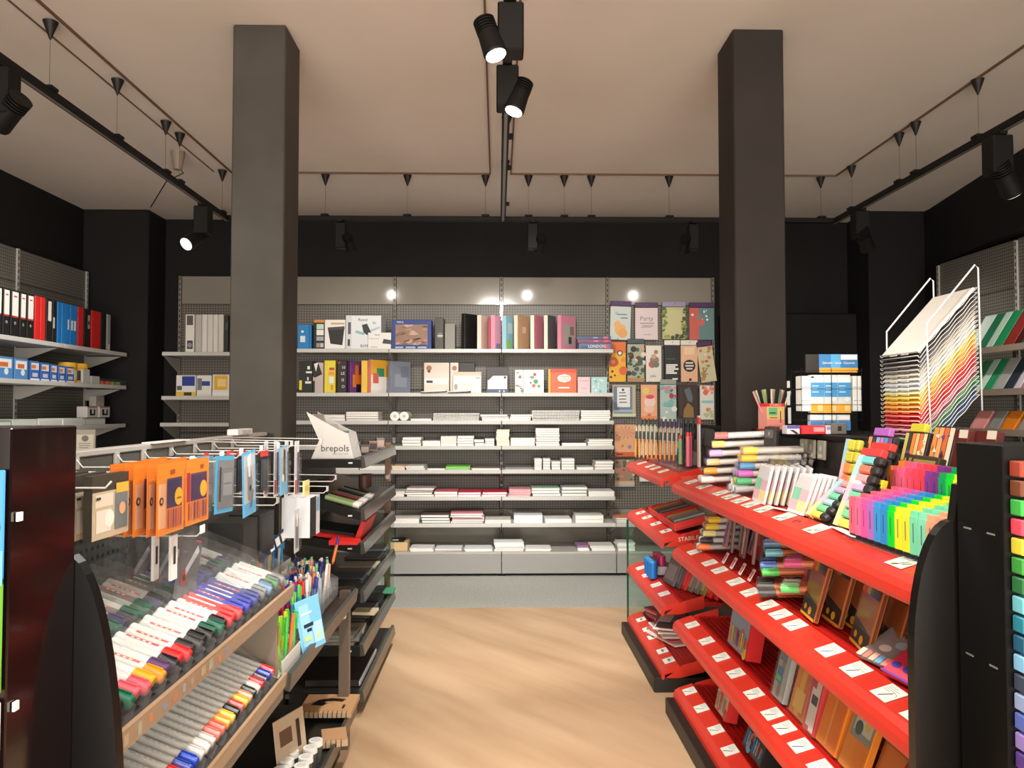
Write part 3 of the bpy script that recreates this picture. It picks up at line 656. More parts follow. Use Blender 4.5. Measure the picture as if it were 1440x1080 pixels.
files = [(-10, 2, (20, 20, 20), LAF, 'black lever arch file with white spine label cut by the photo edge'),
         (3, 13, (20, 20, 20), LAF, 'black lever arch file with white spine label, first whole one'), (14, 26, (20, 20, 20), LAF, 'black lever arch file with white spine label, second whole one'),
         (27, 36, (20, 20, 20), LAF, 'black lever arch file with white spine label, third whole one'), (37, 47, (20, 20, 20), LAF, 'black lever arch file with white spine label next to the red pair'),
         (48, 55, (214, 36, 34), [], 'red binder right after the white-labelled files'), (56, 63, (222, 40, 36), [], 'second red binder, left of the black file with short label'),
         (64, 72, (24, 24, 24), [(.3, .5, .9, .95, WHITE)], 'black file with a short white label'), (73, 79, (22, 22, 22), [(.1, .35, .5, .6, (210, 210, 210))], 'black file with a low slanting label before the blue ones'),
         (80, 85, (26, 120, 196), [], 'slim bright blue binder, first of the blue ones'), (86, 97, (30, 128, 204), [(.75, .38, .95, .62, WHITE)], 'wide bright blue binder with label, second of the blue ones'),
         (98, 108, (28, 124, 200), [(.1, .38, .35, .62, WHITE), (.5, .38, .8, .62, WHITE)], 'bright blue binder with two labels, last of the blue ones'),
         (109, 117, (204, 34, 36), [], 'red binder between the blue and black ones'), (118, 127, (22, 20, 20), [(.5, .5, .85, .85, (170, 160, 140)), (.55, .6, .8, .7, (60, 40, 40))], 'black binder with a faded picture label'),
         (128, 141, (198, 32, 34), [], 'wide red binder, last red on the left wall shelf'), (142, 149, (24, 22, 22), [], 'plain black binder beside the grey strip'),
         (150, 155, (150, 148, 146), [(.2, .05, .8, .2, (210, 210, 205))], 'thin grey magazine file at the shelf end')]
for i, (a, c, col, pr, what) in enumerate(files): left_item(a, c, .335 - .0008 * i, LZ[0], col, what, pr=pr, group=GL, name='lever_arch_file' if 'lever' in what or 'label' in what else 'ring_binder', cat='file' if 'lever' in what else 'binder')
INK = [(.08, .55, .92, .9, (220, 226, 232)), (.1, .62, .6, .8, (220, 130, 60)), (.0, .0, 1, .12, (236, 238, 240)), (.2, .2, .8, .4, (200, 210, 230))]
for i, (a, c, h, big) in enumerate(((-6, 19, .155, 1), (21, 40, .15, 1), (43, 56, .145, 0), (58, 70, .14, 0), (72, 81, .135, 0), (83, 92, .13, 0), (94, 105, .128, 0))):
    left_item(a, c, h, LZ[1], (58, 102, 178) if not big else (80, 140, 200), f'{nth(i)} blue and white cartridge carton on the middle left-wall shelf' + (', large' if big else ', small'), 'cartridge_box', 'box', INK if not big else [(.05, .5, .9, .9, (230, 232, 230)), (.2, .55, .7, .75, (210, 110, 60)), ('d', .6, .35, .15, (220, 236, 240))], 'cartridge cartons on the left wall', depth=.12)
for i, (a, c) in enumerate(((88, 102), (103, 117))):
    y0, y1 = yat(a, -3.5), yat(c, -3.5); r = (y1 - y0) / 2 - .003
    b = B(); b.cyl((0, 0, 0), (0, 0, .135), r, r, (238, 176, 30), 20); b.cyl((0, 0, .135), (0, 0, .17), r * 1.02, r * .98, (244, 190, 40), 20)
    o = b.ob('wipes_tub', None, loc=(-3.5, (y0 + y1) / 2, LZ[1] + .001), label=['yellow tub of wipes nearest the blue cartons', 'yellow tub of wipes with a large dark label'][i], cat='tub', group='yellow tubs')
    b = B(); b.cyl((0, 0, .03), (0, 0, .11), r * 1.01, r * 1.01, (40, 36, 30) if i else (230, 222, 200), 20, caps=False); b.ob('label_band', o)
left_item(117, 127, .12, LZ[1], (196, 198, 194), 'small upright white card beside the yellow tubs', 'sign_card', 'sign', depth=.02)
left_item(129, 141, .07, LZ[1], (190, 192, 188), 'low white card before the clear tray, middle left-wall shelf', 'sign_card', 'sign', depth=.02)
o = left_item(143, 180, .055, LZ[1], 'acr', 'clear tray with orange and green erasers at the shelf end', 'clear_tray', 'tray', depth=.14)
for i, (u, c) in enumerate(((-.3, (220, 90, 50)), (-.12, (226, 110, 60)), (.08, (120, 170, 90)), (.24, (150, 190, 110)))):
    W = abs(yat(180, -3.39) - yat(143, -3.39)); B().box(u * W - .03, u * W + .03, -.05, .02, .004, .035, c, .003).ob('eraser', o)
for i, (a, c) in enumerate(((-4, 18), (20, 54), (56, 88), (90, 118), (120, 150))):
    left_item(a, c, .055 + .005 * (i % 2), LZ[2], [(150, 156, 150), (206, 214, 206), (226, 230, 226), (232, 236, 232), (180, 188, 182)][i], f'{nth(i)} low pale tray on the lower left-wall shelf, counted from the photo edge', 'paper_tray', 'tray', [(.05, .1, .95, .8, (214, 220, 214))], 'pale low trays', depth=.2)
for i, (a, c) in enumerate(((124, 138), (141, 156))):
    left_item(a, c, .095, LZ[2] + .06, (214, 208, 204), ['small white carton picturing a black cup, farther from the shelf end', 'small white carton picturing a black cup, nearer the shelf end'][i], 'small_carton', 'box', [(.25, .2, .8, .75, (30, 34, 40)), (.45, .35, .65, .8, (190, 220, 226)), (0, .88, 1, 1, (190, 120, 110))], 'small cup cartons', depth=.09, X=-3.45)
left_item(136, 148, .09, LZ[2] + .156, (176, 172, 164), 'small grey carton on top of the cup cartons', 'small_carton', 'box', depth=.06, X=-3.48)
p = onY(120, 625, 4.2)
box_item('price_board', 'grey printed board standing behind the peg gondola, far left', 'sign', .1, .02, .14, (150, 146, 132), (p.x, 4.2, 1.20), (0, 0, R(20)), [(.1, .2, .9, .8, (196, 190, 170)), ('d', .5, .65, .12, (90, 86, 76))] + lines(.2, .8, .25, .5, 3, (110, 104, 92)))
b = B(); b.box(-2.55, -1.9, 3.95, 4.45, 0, 1.2, 'black', .01); b.ob('low_cabinet', None, label='black low cabinet behind the peg gondola carrying the grey board', cat='cabinet')

# ================================================================ right wall shelving
RX = 3.82
ru = empty('side_shelving', 'grey perforated wall shelving along the right wall with sloping shelves', 'shelving', (RX, 5.2, 0))
for y in (6.55, 5.55, 4.55): uprightc(ru, RX, y, UH, xplane=-1)
for k in range(2):
    y1 = 6.55 - k
    for z0, z1, m in ((2.35, 2.70, 'pegs'), (1.95, 2.345, 'pegs'), (1.55, 1.945, 'pegs'), (1.15, 1.545, 'pegs'), (.1, 1.145, 'pegs')):
        child(B().box(RX, RX + .012, y1 - .984, y1 - .016, z0, z1, m, .002), 'back_panel', ru)
RZ = [1.85, 1.56, 1.29]
for z in RZ:
    b = B(); b.prism([(3.37, z - .02), (3.37, z), (3.80, z + .06), (3.80, z + .04)], 4.45, 5.62, rgb(150, 148, 142, .3), 'Y')
    b.box(3.355, 3.372, 4.45, 5.62, z - .02, z + .025, rgb(150, 138, 124, .15), .003); child(b, 'shelf', ru)
rows = [[(1356, 1372, (206, 222, 212)), (1372, 1384, (30, 120, 84)), (1384, 1394, (196, 226, 208)), (1394, 1408, (30, 150, 96)), (1408, 1424, (150, 44, 40)), (1424, 1436, (70, 20, 22)), (1436, 1450, (40, 34, 36)), (1450, 1470, (30, 28, 30))],
        [(1358, 1370, (60, 140, 100)), (1370, 1380, (200, 226, 212)), (1380, 1392, (40, 156, 104)), (1392, 1408, (186, 190, 186)), (1408, 1422, (48, 58, 74)), (1422, 1432, (220, 216, 226)), (1432, 1448, (200, 140, 166))],
        [(1360, 1380, (226, 150, 146)), (1384, 1400, (150, 150, 148)), (1402, 1422, (240, 140, 30)), (1426, 1446, (170, 160, 156))]]
cn = {0: ['pale green', 'dark green', 'mint', 'bright green', 'brick red', 'dark red', 'charcoal', 'black'], 1: ['green', 'pale mint', 'bright green', 'light grey', 'navy', 'white', 'pink'], 2: ['salmon pink', 'grey', 'orange', 'taupe']}
for j, row in enumerate(rows):
    for i, (a, c, col) in enumerate(row):
        X = 3.40; y0, y1 = yat(a, X), yat(c, X); h = [.30, .26, .15][j]
        box_item('notebook', f'{cn[j][i]} notebook leaning on the {["top", "middle", "lowest"][j]} sloping shelf of the right wall', 'notebook', abs(y1 - y0) - .006, .022, h, col, (X + .012, (y0 + y1) / 2, RZ[j] + .016), (R(-32), 0, R(-90)), [(.08, .04, .12, .96, tuple(max(0, q - 30) for q in col))], 'notebooks leaning on the right wall shelves')
B().box(3.3, 3.78, 4.45, 5.6, 0, 1.2, 'black', .01).ob('low_cabinet', None, label='black low cabinet under the sloping shelves by the right wall', cat='cabinet')

# ================================================================ calendars and posters on the fifth bay
def hang(px0, y0, px1, y1, what, body, pr, header=None, tilt=0, D=7.15, name='wall_calendar', cat='calendar', d=.02, nohook=False):
    a, c = onY(px0, y0, D), onY(px1, y1, D); W = c.x - a.x; H = a.z - c.z
    t = empty(name, what, cat, ((a.x + c.x) / 2, D, c.z), (0, R(tilt), 0), 'calendars hanging on the fifth bay')
    B().box(-W / 2, W / 2, -d / 2, d / 2, 0, H, body, .002).ob('page', t)
    prints(t, W, H, -d / 2, pr)
    if header:
        B().box(-W / 2, W / 2, -d / 2 - .002, d / 2, H + .004, H + .05, header, .002).ob('header_strip', t)
    if not nohook:
        k = B(); k.tube([(0, -.05, H + .03), (0, .05, H + .02)], .003, 'chrome', 5); k.ob('hook', t)
    return t
PUR = (70, 34, 84)
hang(857, 431, 886, 478, 'grey-white calendar with an orange cat figure, first in the top row', (196, 204, 200), [('d', .5, .3, .17, (226, 170, 100), 1), ('d', .35, .45, .1, (226, 170, 100), 1.2), ('d', .62, .2, .14, (220, 160, 90)), (.3, .74, .8, .78, (110, 150, 150)), (.5, .64, .85, .67, (90, 110, 110)), ('d', .3, .8, .05, (150, 190, 190))], PUR, 2)
hang(893, 433, 925, 478, 'pale pink calendar with grey hand lettering, second in the top row', (218, 200, 200), [('t', .5, .66, .2, 'Party', (130, 120, 124)), (.2, .5, .85, .53, (150, 138, 140)), (.3, .42, .8, .45, (150, 138, 140)), (.25, .38, .7, .4, (160, 146, 150)), (.35, .15, .7, .17, (170, 160, 160))], PUR)
hang(931, 432, 964, 477, 'olive calendar with dark leaves around its border, third in the top row', (182, 186, 128), [(.15, .1, .85, .9, (196, 190, 140))] + blobs(2, 16, [(70, 84, 44), (110, 124, 60), (150, 160, 80)], (.0, .16), (.05, .95), (.03, .07)) + blobs(4, 16, [(70, 84, 44), (120, 130, 60), (140, 150, 80)], (.84, 1), (.05, .95), (.03, .07)) + blobs(6, 9, [(60, 70, 40), (150, 156, 70)], (.1, .9), (.02, .14), (.03, .07)), (150, 140, 170))
hang(969, 433, 1004, 478, 'coral and teal calendar in cellophane, last in the top row', (96, 130, 132), [(0, 0, .38, 1, (198, 92, 80)), ('d', .45, .55, .12, (214, 90, 84)), ('d', .38, .68, .1, (150, 120, 116)), ('d', .12, .78, .04, (230, 220, 216))] + blobs(8, 10, [(190, 220, 220), (60, 110, 112), (226, 236, 236)], (.5, .95), (.55, .95), (.015, .04)), PUR)
hang(856, 481, 880, 537, 'yellow and orange slim calendar with big dots, first in the second row', (240, 182, 44), [(0, .72, 1, 1, (224, 110, 48)), ('d', .25, .5, .13, (226, 100, 50)), ('d', .25, .5, .05, (240, 160, 120)), ('d', .65, .72, .07, (60, 56, 30)), ('d', .65, .72, .045, (240, 240, 230)), ('d', .85, .55, .06, (236, 140, 70)), ('d', .85, .28, .11, (222, 104, 54)), ('d', .2, .26, .03, (60, 50, 30)), ('d', .35, .16, .025, (60, 50, 30)), ('d', .12, .12, .03, (60, 50, 30))])
hang(882, 484, 906, 537, 'teal and brown illustrated slim calendar, second in the second row', (168, 176, 150), blobs(21, 34, [(50, 90, 92), (200, 160, 140), (110, 60, 50), (60, 90, 60), (220, 214, 196), (40, 40, 40)], (.05, .95), (.1, .95), (.03, .08)) + [(0, 0, 1, .1, (176, 140, 96))], (60, 80, 80))
hang(908, 486, 930, 537, 'white slim calendar with a small seated figure, third in the second row', (226, 222, 214), [('d', .65, .82, .06, (170, 120, 80)), ('d', .55, .6, .13, (150, 126, 110), .8), ('d', .4, .48, .1, (176, 100, 90)), ('d', .65, .48, .09, (110, 124, 100)), ('d', .5, .7, .07, (200, 160, 140)), ('t', .45, .16, .1, 'julia', (90, 90, 90))])
hang(934, 486, 956, 537, 'black slim calendar with a white text block, fourth in the second row', (30, 32, 32), [(.1, .62, .7, .64, (90, 90, 90))] + [(.1, .22 + i * .055, [.8, .62, .9, .7, .85][i], .265 + i * .055, WHITE) for i in range(5)] + [(.5, .06, .85, .1, WHITE)], (226, 224, 218))
hang(957, 486, 981, 537, 'peach slim calendar with a dark oval badge, fifth in the second row', (228, 180, 146), [(.2, .75, .8, .95, (238, 200, 170)), ('d', .5, .44, .17, (40, 38, 36)), (.28, .5, .72, .54, (224, 214, 200)), (.25, .42, .75, .46, (224, 214, 200)), (.32, .34, .68, .38, (224, 214, 200)), ('d', .55, .06, .04, (60, 40, 30))], (220, 218, 210))
hang(986, 487, 1008, 537, 'cream floral slim calendar hanging askew, last in the second row', (206, 196, 160), blobs(31, 22, [(200, 130, 70), (150, 140, 90), (226, 214, 190), (170, 100, 60)], (.05, .95), (.03, .97), (.02, .06)), PUR, -8)
hang(861, 541, 894, 586, 'calendar with a blue-grey frame and white text card', (186, 176, 150), [(.05, .1, .85, .95, (110, 128, 150)), (.2, .3, .75, .92, (230, 232, 232)), (0, 0, 1, .1, (200, 206, 180)), (.05, .14, .85, .22, (160, 176, 190))] + lines(.28, .68, .4, .8, 4, (80, 84, 90), .3, 3) + [('d', .45, .84, .04, (70, 70, 80))])
hang(901, 541, 924, 590, 'orange and pink slim calendar with a simple cheerful figure', (236, 172, 130), [('d', .3, .82, .1, (226, 206, 110)), ('d', .55, .5, .16, (240, 210, 196)), ('d', .55, .65, .12, (216, 76, 96), .5), ('d', .5, .3, .15, (240, 196, 176), .7), ('d', .5, .12, .05, (226, 90, 90)), (.0, 0, 1, .1, (236, 140, 90))])
hang(928, 541, 951, 593, 'mint slim calendar with red and pink flowers', (178, 200, 196), blobs(41, 26, [(180, 50, 70), (120, 190, 176), (226, 120, 150), (230, 236, 232)], (.05, .95), (.05, .95), (.03, .08)) + [(.2, .42, .8, .52, (120, 190, 180))], (150, 160, 150))
hang(953, 541, 981, 587, 'dark brown calendar with ochre and blue-grey shapes', (54, 40, 34), [('p', [(.25, 0), (.8, 0), (.78, .3), (.5, .45), (.3, .25)], (150, 116, 60)), ('p', [(.3, .85), (.6, .92), (.75, .6), (.7, .45), (.5, .5)], (96, 104, 116)), (.1, .05, .2, .9, (66, 50, 42))])
hang(984, 542, 1004, 590, 'white slim calendar with coral flowers', (230, 228, 220), blobs(51, 10, [(226, 110, 90), (236, 150, 120)], (.2, .85), (.65, .95), (.04, .08)) + [(.1, .48, .9, .56, (150, 206, 206))] + blobs(52, 8, [(236, 130, 110), (190, 200, 150)], (.2, .85), (.1, .4), (.04, .08)))
hang(864, 597, 894, 642, 'peach calendar with thin branching lines and an orange foot', (226, 168, 130), [(0, 0, 1, .14, (206, 100, 50)), (.1, .05, .4, .1, (120, 60, 40)), ('d', .7, .3, .06, (110, 150, 170))] + [('p', [(.5, .75), (.5 + .45 * math.cos(a), .75 + .2 * math.sin(a)), (.5 + .45 * math.cos(a + .06), .75 + .2 * math.sin(a + .06))], (150, 80, 60)) for a in [x * .5 for x in range(13)]] + blobs(61, 8, [(200, 100, 80), (216, 190, 90)], (.1, .9), (.3, .5), (.02, .05)))
hang(897, 597, 925, 640, 'white blank-faced calendar partly behind the pens', (224, 222, 214), lines(.1, .9, .6, .8, 3, (200, 200, 196)))
hang(926, 602, 962, 640, 'calendar pack with a purple header behind the pens', (190, 180, 176), [(.1, .1, .9, .8, (206, 196, 190))], (96, 40, 130))
hang(864, 646, 892, 682, 'brown floral calendar, lowest at the bay edge', (150, 132, 110), blobs(71, 30, [(210, 196, 170), (96, 70, 56), (180, 120, 96), (90, 96, 80)], (.05, .95), (.2, .97), (.04, .09)) + [(0, 0, 1, .16, (206, 176, 140)), (0, -.06, 1, 0, (150, 170, 186))])
hang(899, 650, 931, 677, 'white calendar with pale flowers seen beneath the red pen tray', (232, 228, 216), blobs(81, 9, [(236, 180, 130), (226, 206, 150), (200, 210, 200)], (.1, .9), (.1, .9), (.06, .12)))

# ================================================================ shared stock builders
def inst(key, cache={}):
    return cache.get(key)
_proto = {}
def spawn(key, build, name, label, cat, M=None, loc=(0, 0, 0), rot=(0, 0, 0), group=None):
    """first call builds the meshes of a thing and its parts, later ones share them"""
    if key not in _proto: _proto[key] = build()
    parts = _proto[key]
    root = place(name, parts[0][1], None, loc, rot, label, cat, group, None, M)
    for n, me in parts[1:]: place(n, me, root)
    return root
def marker(body=(232, 232, 228), cap=(20, 20, 20), band=(196, 60, 60), L=.135, r=.009):
    def f():
        b = B(); b.cyl((0, -L / 2, 0), (0, L * .2, 0), r, r, (*body, .35), 12); b.cyl((0, -L / 2 - .003, 0), (0, -L / 2, 0), r * .8, r, (*body, .35), 12)
        c = B(); c.cyl((0, L * .2, 0), (0, L * .48, 0), r * 1.06, r * 1.0, (*cap, .3), 12); c.cyl((0, L * .48, 0), (0, L / 2, 0), r * 1.0, r * .75, (*cap, .3), 12); c.box(-.0015, .0015, L * .22, L * .45, r * .9, r * 1.25, (*cap, .3))
        d = B(); seg = 7
        for k in range(seg - 1):
            a0, a1 = R(55 + 70 * k / (seg - 1)), R(55 + 70 * (k + 1) / (seg - 1)); q = r * 1.012
            d.poly([(q * math.cos(a0), -L * .38, q * math.sin(a0)), (q * math.cos(a0), L * .12, q * math.sin(a0)), (q * math.cos(a1), L * .12, q * math.sin(a1)), (q * math.cos(a1), -L * .38, q * math.sin(a1))][::-1], (*band, .4) if k in (1, 2, 3, 4) else (*body, .4))
        for k in range(4): d.box(r * .2 - .002, r * .2 + .002, -L * .3 + k * .012, -L * .3 + k * .012 + .006, r * 1.0, r * 1.03, (240, 236, 230))
        return [('marker', b.mesh('marker_barrel')), ('cap', c.mesh('marker_cap')), ('label', d.mesh('marker_label'))]
    return f
def pen(col, cap, L=.15, r=.0055, clip=True):
    def f():
        b = B(); b.cyl((0, 0, .012), (0, 0, L * .72), r, r, (*col, .3), 8); b.cyl((0, 0, 0), (0, 0, .012), r * .25, r, (*col, .3), 8)
        c = B(); c.cyl((0, 0, L * .72), (0, 0, L), r * 1.15, r * .9, (*cap, .3), 8)
        if clip: c.box(-.0012, .0012, -r * 2, -r * 1.3, L * .62, L * .97, (*cap, .3)); c.box(-.0012, .0012, -r * 2, 0, L * .94, L * .97, (*cap, .3))
        return [('pen', b.mesh('pen_barrel')), ('cap', c.mesh('pen_cap'))]
    return f
def frame(o, x, y, z):
    """matrix from origin and three axes"""
    M = Matrix.Identity(4)
    for i, a in enumerate((Vector(x).normalized(), Vector(y).normalized(), Vector(z).normalized())):
        for k in range(3): M[k][i] = a[k]
    M.translation = Vector(o); return M
# ================================================================ left front gondola: pegboard, marker trays, pen stand
SPX = -.98; LIP = -.60; Y0, Y1 = 1.21, 3.28
lg = empty('peg_gondola', 'black and grey pegboard gondola at left with marker trays and hooks', 'shelving', (-.85, 2.2, 0))
for (a, c) in ((Y0 + .02, 2.34), (2.345, 3.27)):
    child(B().box(SPX - .02, SPX, a, c, 1.235, 1.335, rgb(80, 80, 73, .35), .002), 'top_panel', lg)
    for z0, z1 in ((.85, 1.232), (.45, .846), (.1, .446)): child(B().box(SPX - .02, SPX, a, c, z0, z1, 'pegd', .002), 'back_panel', lg)
    child(B().box(SPX - .03, SPX + .006, a, c, 1.336, 1.352, 'steel', .003), 'top_rail', lg)
child(B().box(SPX - .004, SPX + .004, 2.338, 2.347, .1, 1.336, 'black'), 'joint_strip', lg)
def curved_side(y0, y1, mat, flip=1, xs=SPX - .02, xf=-.59, ztop=1.23, parent=None, xt=-.68):
    """end board: straight front edge, curving back to a narrow top"""
    pr = [(xs, 0), (xf, 0), (xf, .80)]
    for k in range(1, 13):
        t = k / 12; a = t * math.pi / 2
        pr.append((xf + (xt - xf) * (1 - math.cos(a)), .80 + (ztop - .80) * math.sin(a)))
    pr.append((xt, ztop + .12)); pr.append((xs, ztop + .12))
    return B().prism(pr, y0, y1, mat)
child(curved_side(Y0 - .022, Y0, 'black', xf=-.572, xt=-.66), 'end_board', lg)
pr = [(SPX - .02, 0), (-.93, 0), (-.93, 1.26), (-.955, 1.345), (SPX - .02, 1.352)]
child(B().prism(pr, 3.28, 3.30, 'dark'), 'end_board', lg)
child(B().prism([(-.65, .06), (-.61, .06), (-.61, .70), (-.65, .70)], 3.19, 3.23, rgb(96, 84, 72, .35)), 'post', lg)
for z in (.60,): child(B().cyl((-.63, 3.185, z), (-.63, 3.191, z), .01, .01, WHITE, 12), 'stud', lg)
# marker trays
def tray(zl, zb, y0, y1, face_h, name):
    b = B(); xb = -.955
    b.prism([(LIP - .012, zl - .012), (xb, zb - .012), (xb, zb - .02), (LIP - .012, zl - .03)], y0, y1, 'dark')
    child(b, 'tray_deck', lg)
    b = B(); b.prism([(LIP - .008, zl - .02), (LIP + .006, zl - .03), (LIP + .010, zl + .006), (LIP + .003, zl + .008)], y0, y1, 'lip_reflect'); child(b, 'price_channel', lg)
    b = B(); b.prism([(LIP + .007, zl - .03), (LIP + .010, zl - .03), (LIP + .0135, zl + .005), (LIP + .0105, zl + .005)], y0, y1, 'film'); child(b, 'channel_cover', lg)
    if face_h:
        child(B().box(LIP - .015, LIP, y0, y1, zl - .03 - face_h, zl - .031, rgb(96, 90, 82, .3), .002), 'shelf_face', lg)
tray(.935, 1.06, Y0, 2.26, 0, 'upper'); tray(.705, .84, Y0, 2.19, .035, 'lower')
# small orange, blue and grey fillers in the channel
rr = random.Random(3)
for i in range(11):
    y = 1.24 + i * .045 + rr.uniform(0, .014); c = [(180, 160, 130), (164, 166, 146), (206, 124, 84), (128, 140, 172), (180, 120, 92), (150, 154, 164), (176, 148, 118)][i % 7]
    child(B().box(LIP + .0082, LIP + .0095, y, y + rr.uniform(.01, .02), .912 + rr.uniform(0, .006), .925 + rr.uniform(0, .01), c), 'channel_card', lg)
GM = 'markers lying in the upper tray'
def slope_frame(y, s, zl, zb, lift):
    """marker lying on the slope: local +Y runs down to the lip"""
    a = Vector((LIP - .012, y, zl)); c = Vector((-.955, y, zb)); d = (a - c).normalized()
    up = Vector((-d.z, 0, d.x)); 
    if up.z < 0: up = -up
    p = a - d * s + up * lift
    return frame(p, d.cross(up), d, up)
colsU = [((20, 20, 20), 0), ((24, 24, 24), 0), ((20, 110, 80), 1), ((222, 96, 110), 2), ((214, 90, 106), 2), ((238, 176, 40), 3), ((240, 150, 30), 3), ((90, 60, 110), 0), ((30, 26, 30), 0), ((224, 40, 44), 1), ((222, 44, 44), 1), ((40, 42, 44), 0), ((60, 60, 62), 0), ((18, 18, 18), 0), ((20, 20, 20), 0), ((20, 90, 70), 1), ((16, 100, 76), 1), ((30, 30, 32), 0), ((226, 40, 44), 1), ((232, 60, 60), 4), ((236, 70, 70), 4), ((50, 60, 170), 5), ((46, 58, 168), 5), ((44, 56, 160), 5), ((40, 54, 150), 5), ((70, 80, 140), 5), ((120, 124, 130), 0), ((150, 150, 154), 0), ((120, 170, 210), 0), ((90, 96, 110), 0), ((80, 150, 90), 0), ((110, 110, 120), 0), ((150, 150, 150), 0)]
cnm = {(20, 110, 80): 'green'}
def cname(c):
    r, g, b_ = c
    if max(c) - min(c) < 26: return 'black' if max(c) < 60 else 'grey' if max(c) < 190 else 'white'
    if r > 200 and g > 130 and b_ < 90: return 'yellow' if g > 170 else 'orange'
    if r > 190 and b_ > 90 and g < 190: return 'pink'
    if r > 180 and g < 110: return 'red'
    if b_ >= r and b_ > g: return 'blue' if r < 80 or b_ > r + 30 else 'purple'
    if g > r: return 'green'
    return 'brown'
pitch = .0305
for i in range(33):
    y = 1.265 + i * pitch
    cap, kind = colsU[i]
    for row in range(2):
        cc = cap if row == 0 else [(20, 100, 76), (20, 100, 76), (60, 54, 96), (24, 24, 24), (20, 96, 70), (20, 96, 70), (20, 96, 70), (70, 62, 110), (26, 26, 26), (70, 76, 84)][(i + 1) % 10]
        if kind == 5: cc = cap
        body = (232, 232, 228) if kind < 4 and row == 0 else cc if kind in (4, 5) else (206, 206, 202) if i % 3 else (120, 122, 120)
        band = (206, 74, 70) if i % 3 == 0 or kind == 1 else (214, 212, 208)
        M = slope_frame(y, .078 + row * .15 + (.006 if i % 2 else 0), .935, 1.06, .0035 + .012)
        spawn(('mk', body, cc, band), marker(body, cc, band, r=.0125), 'marker', f'{cname(cc)}-capped marker, {"front" if row == 0 else "rear"} row of the upper tray, {nth(i)} compartment from the near end', 'marker', M=M, group=GM)
for i in range(29):
    y = 1.265 + i * .0315
    for row in range(2):
        cc = [(24, 24, 26), (200, 80, 80), (236, 180, 40), (200, 150, 120), (40, 36, 34), (214, 206, 200), (220, 40, 40), (30, 40, 70), (26, 60, 170), (220, 44, 40), (40, 70, 170), (24, 70, 190), (210, 206, 200), (220, 216, 210), (200, 196, 190), (220, 120, 110), (236, 100, 80), (236, 160, 60), (238, 190, 60)][(i * (1 if row == 0 else 3)) % 19]
        if (i + row) % 7 == 5 and row: continue
        M = slope_frame(y, .078 + row * .15, .705, .84, .0155)
        spawn(('mk2', cc), marker((226, 222, 214), cc, (206, 204, 198), r=.0115), 'marker', f'{cname(cc)}-capped marker, {"front" if row == 0 else "rear"} row of the lower tray, {nth(i)} compartment from the near end', 'marker', M=M, group='markers lying in the lower tray')
# clear dividers: rounded fins standing on the slope
def fin(zl, zb):
    pr = []
    a = Vector((LIP - .014, zl - .008)); c = Vector((-.953, zb - .008)); d = (c - a).normalized(); n_ = Vector((-d.y, d.x)); n_ = n_ if n_.y > 0 else -n_
    L = (c - a).length
    pts = [(0, 0), (0, .03)] + [(L * .12 * k, .03 + .012 * k) for k in range(1, 4)] + [(L * .75, .07), (L * .93, .068), (L * .99, .05), (L, .0)]
    return [tuple(a + d * s + n_ * t) for s, t in pts]
for zl, zb, n, p0, pp in ((.935, 1.06, 17, 1.25, .061), (.705, .84, 15, 1.25, .063)):
    fm = B().prism([(q[0], q[1]) for q in fin(zl, zb)], -.0008, .0008, 'acr'); me = fm.mesh('divider_fin')
    for i in range(n):
        o = place('divider', me, lg, (0, p0 + i * pp, 0)); o.matrix_parent_inverse = Matrix.Translation(lg.location).inverted()
# clear cover sheet across the far end of the upper tray
p0 = B(); p0.prism([(LIP + .02, .985), (LIP + .018, .988), (-.94, 1.135), (-.942, 1.132)], 1.85, 2.27, 'film'); child(p0, 'cover_sheet', lg)
spawn(('mkr',), marker((220, 90, 90), (224, 80, 84), (214, 90, 90), L=.1, r=.012), 'marker', 'red marker standing upright at the back of the upper tray', 'marker', M=frame(onX(277, 785, -.86), (1, 0, 0), (0, 0, 1), (0, -1, 0)))
spawn(('jar',), lambda: [('ink_box', B().box(-.02, .02, -.012, .012, -.03, .03, (52, 56, 52, .2), .003).mesh('ink_box'))], 'ink_box', 'dark translucent box at the near end of the upper tray', 'box', M=frame((LIP - .045, 1.232, .965), (0, 1, 0), (-.3, 0, 1), (1, 0, .3)))

# pen stand shelf beyond the trays
b = B(); b.box(-.955, LIP, 2.21, 3.24, .655, .668, 'darks', .002); b.prism([(LIP - .004, .655), (LIP + .012, .650), (LIP + .018, .70), (LIP + .006, .705)], 2.21, 3.24, 'darks'); child(b, 'pen_shelf', lg)
b = B(); b.box(-.955, -.62, 2.19, 2.2, .70, .92, rgb(128, 118, 104, .45), .002); child(b, 'shelf_end_plate', lg)
b = B(); b.box(-.96, LIP + .01, 1.25, 3.24, .20, .225, 'dark', .003); b.prism([(LIP, .19), (LIP + .016, .19), (LIP + .02, .25), (LIP + .008, .25)], 1.25, 3.24, 'darks'); child(b, 'bottom_shelf', lg)
child(B().box(SPX - .02, -.66, Y0, 3.28, 0, .09, 'black'), 'plinth', lg)

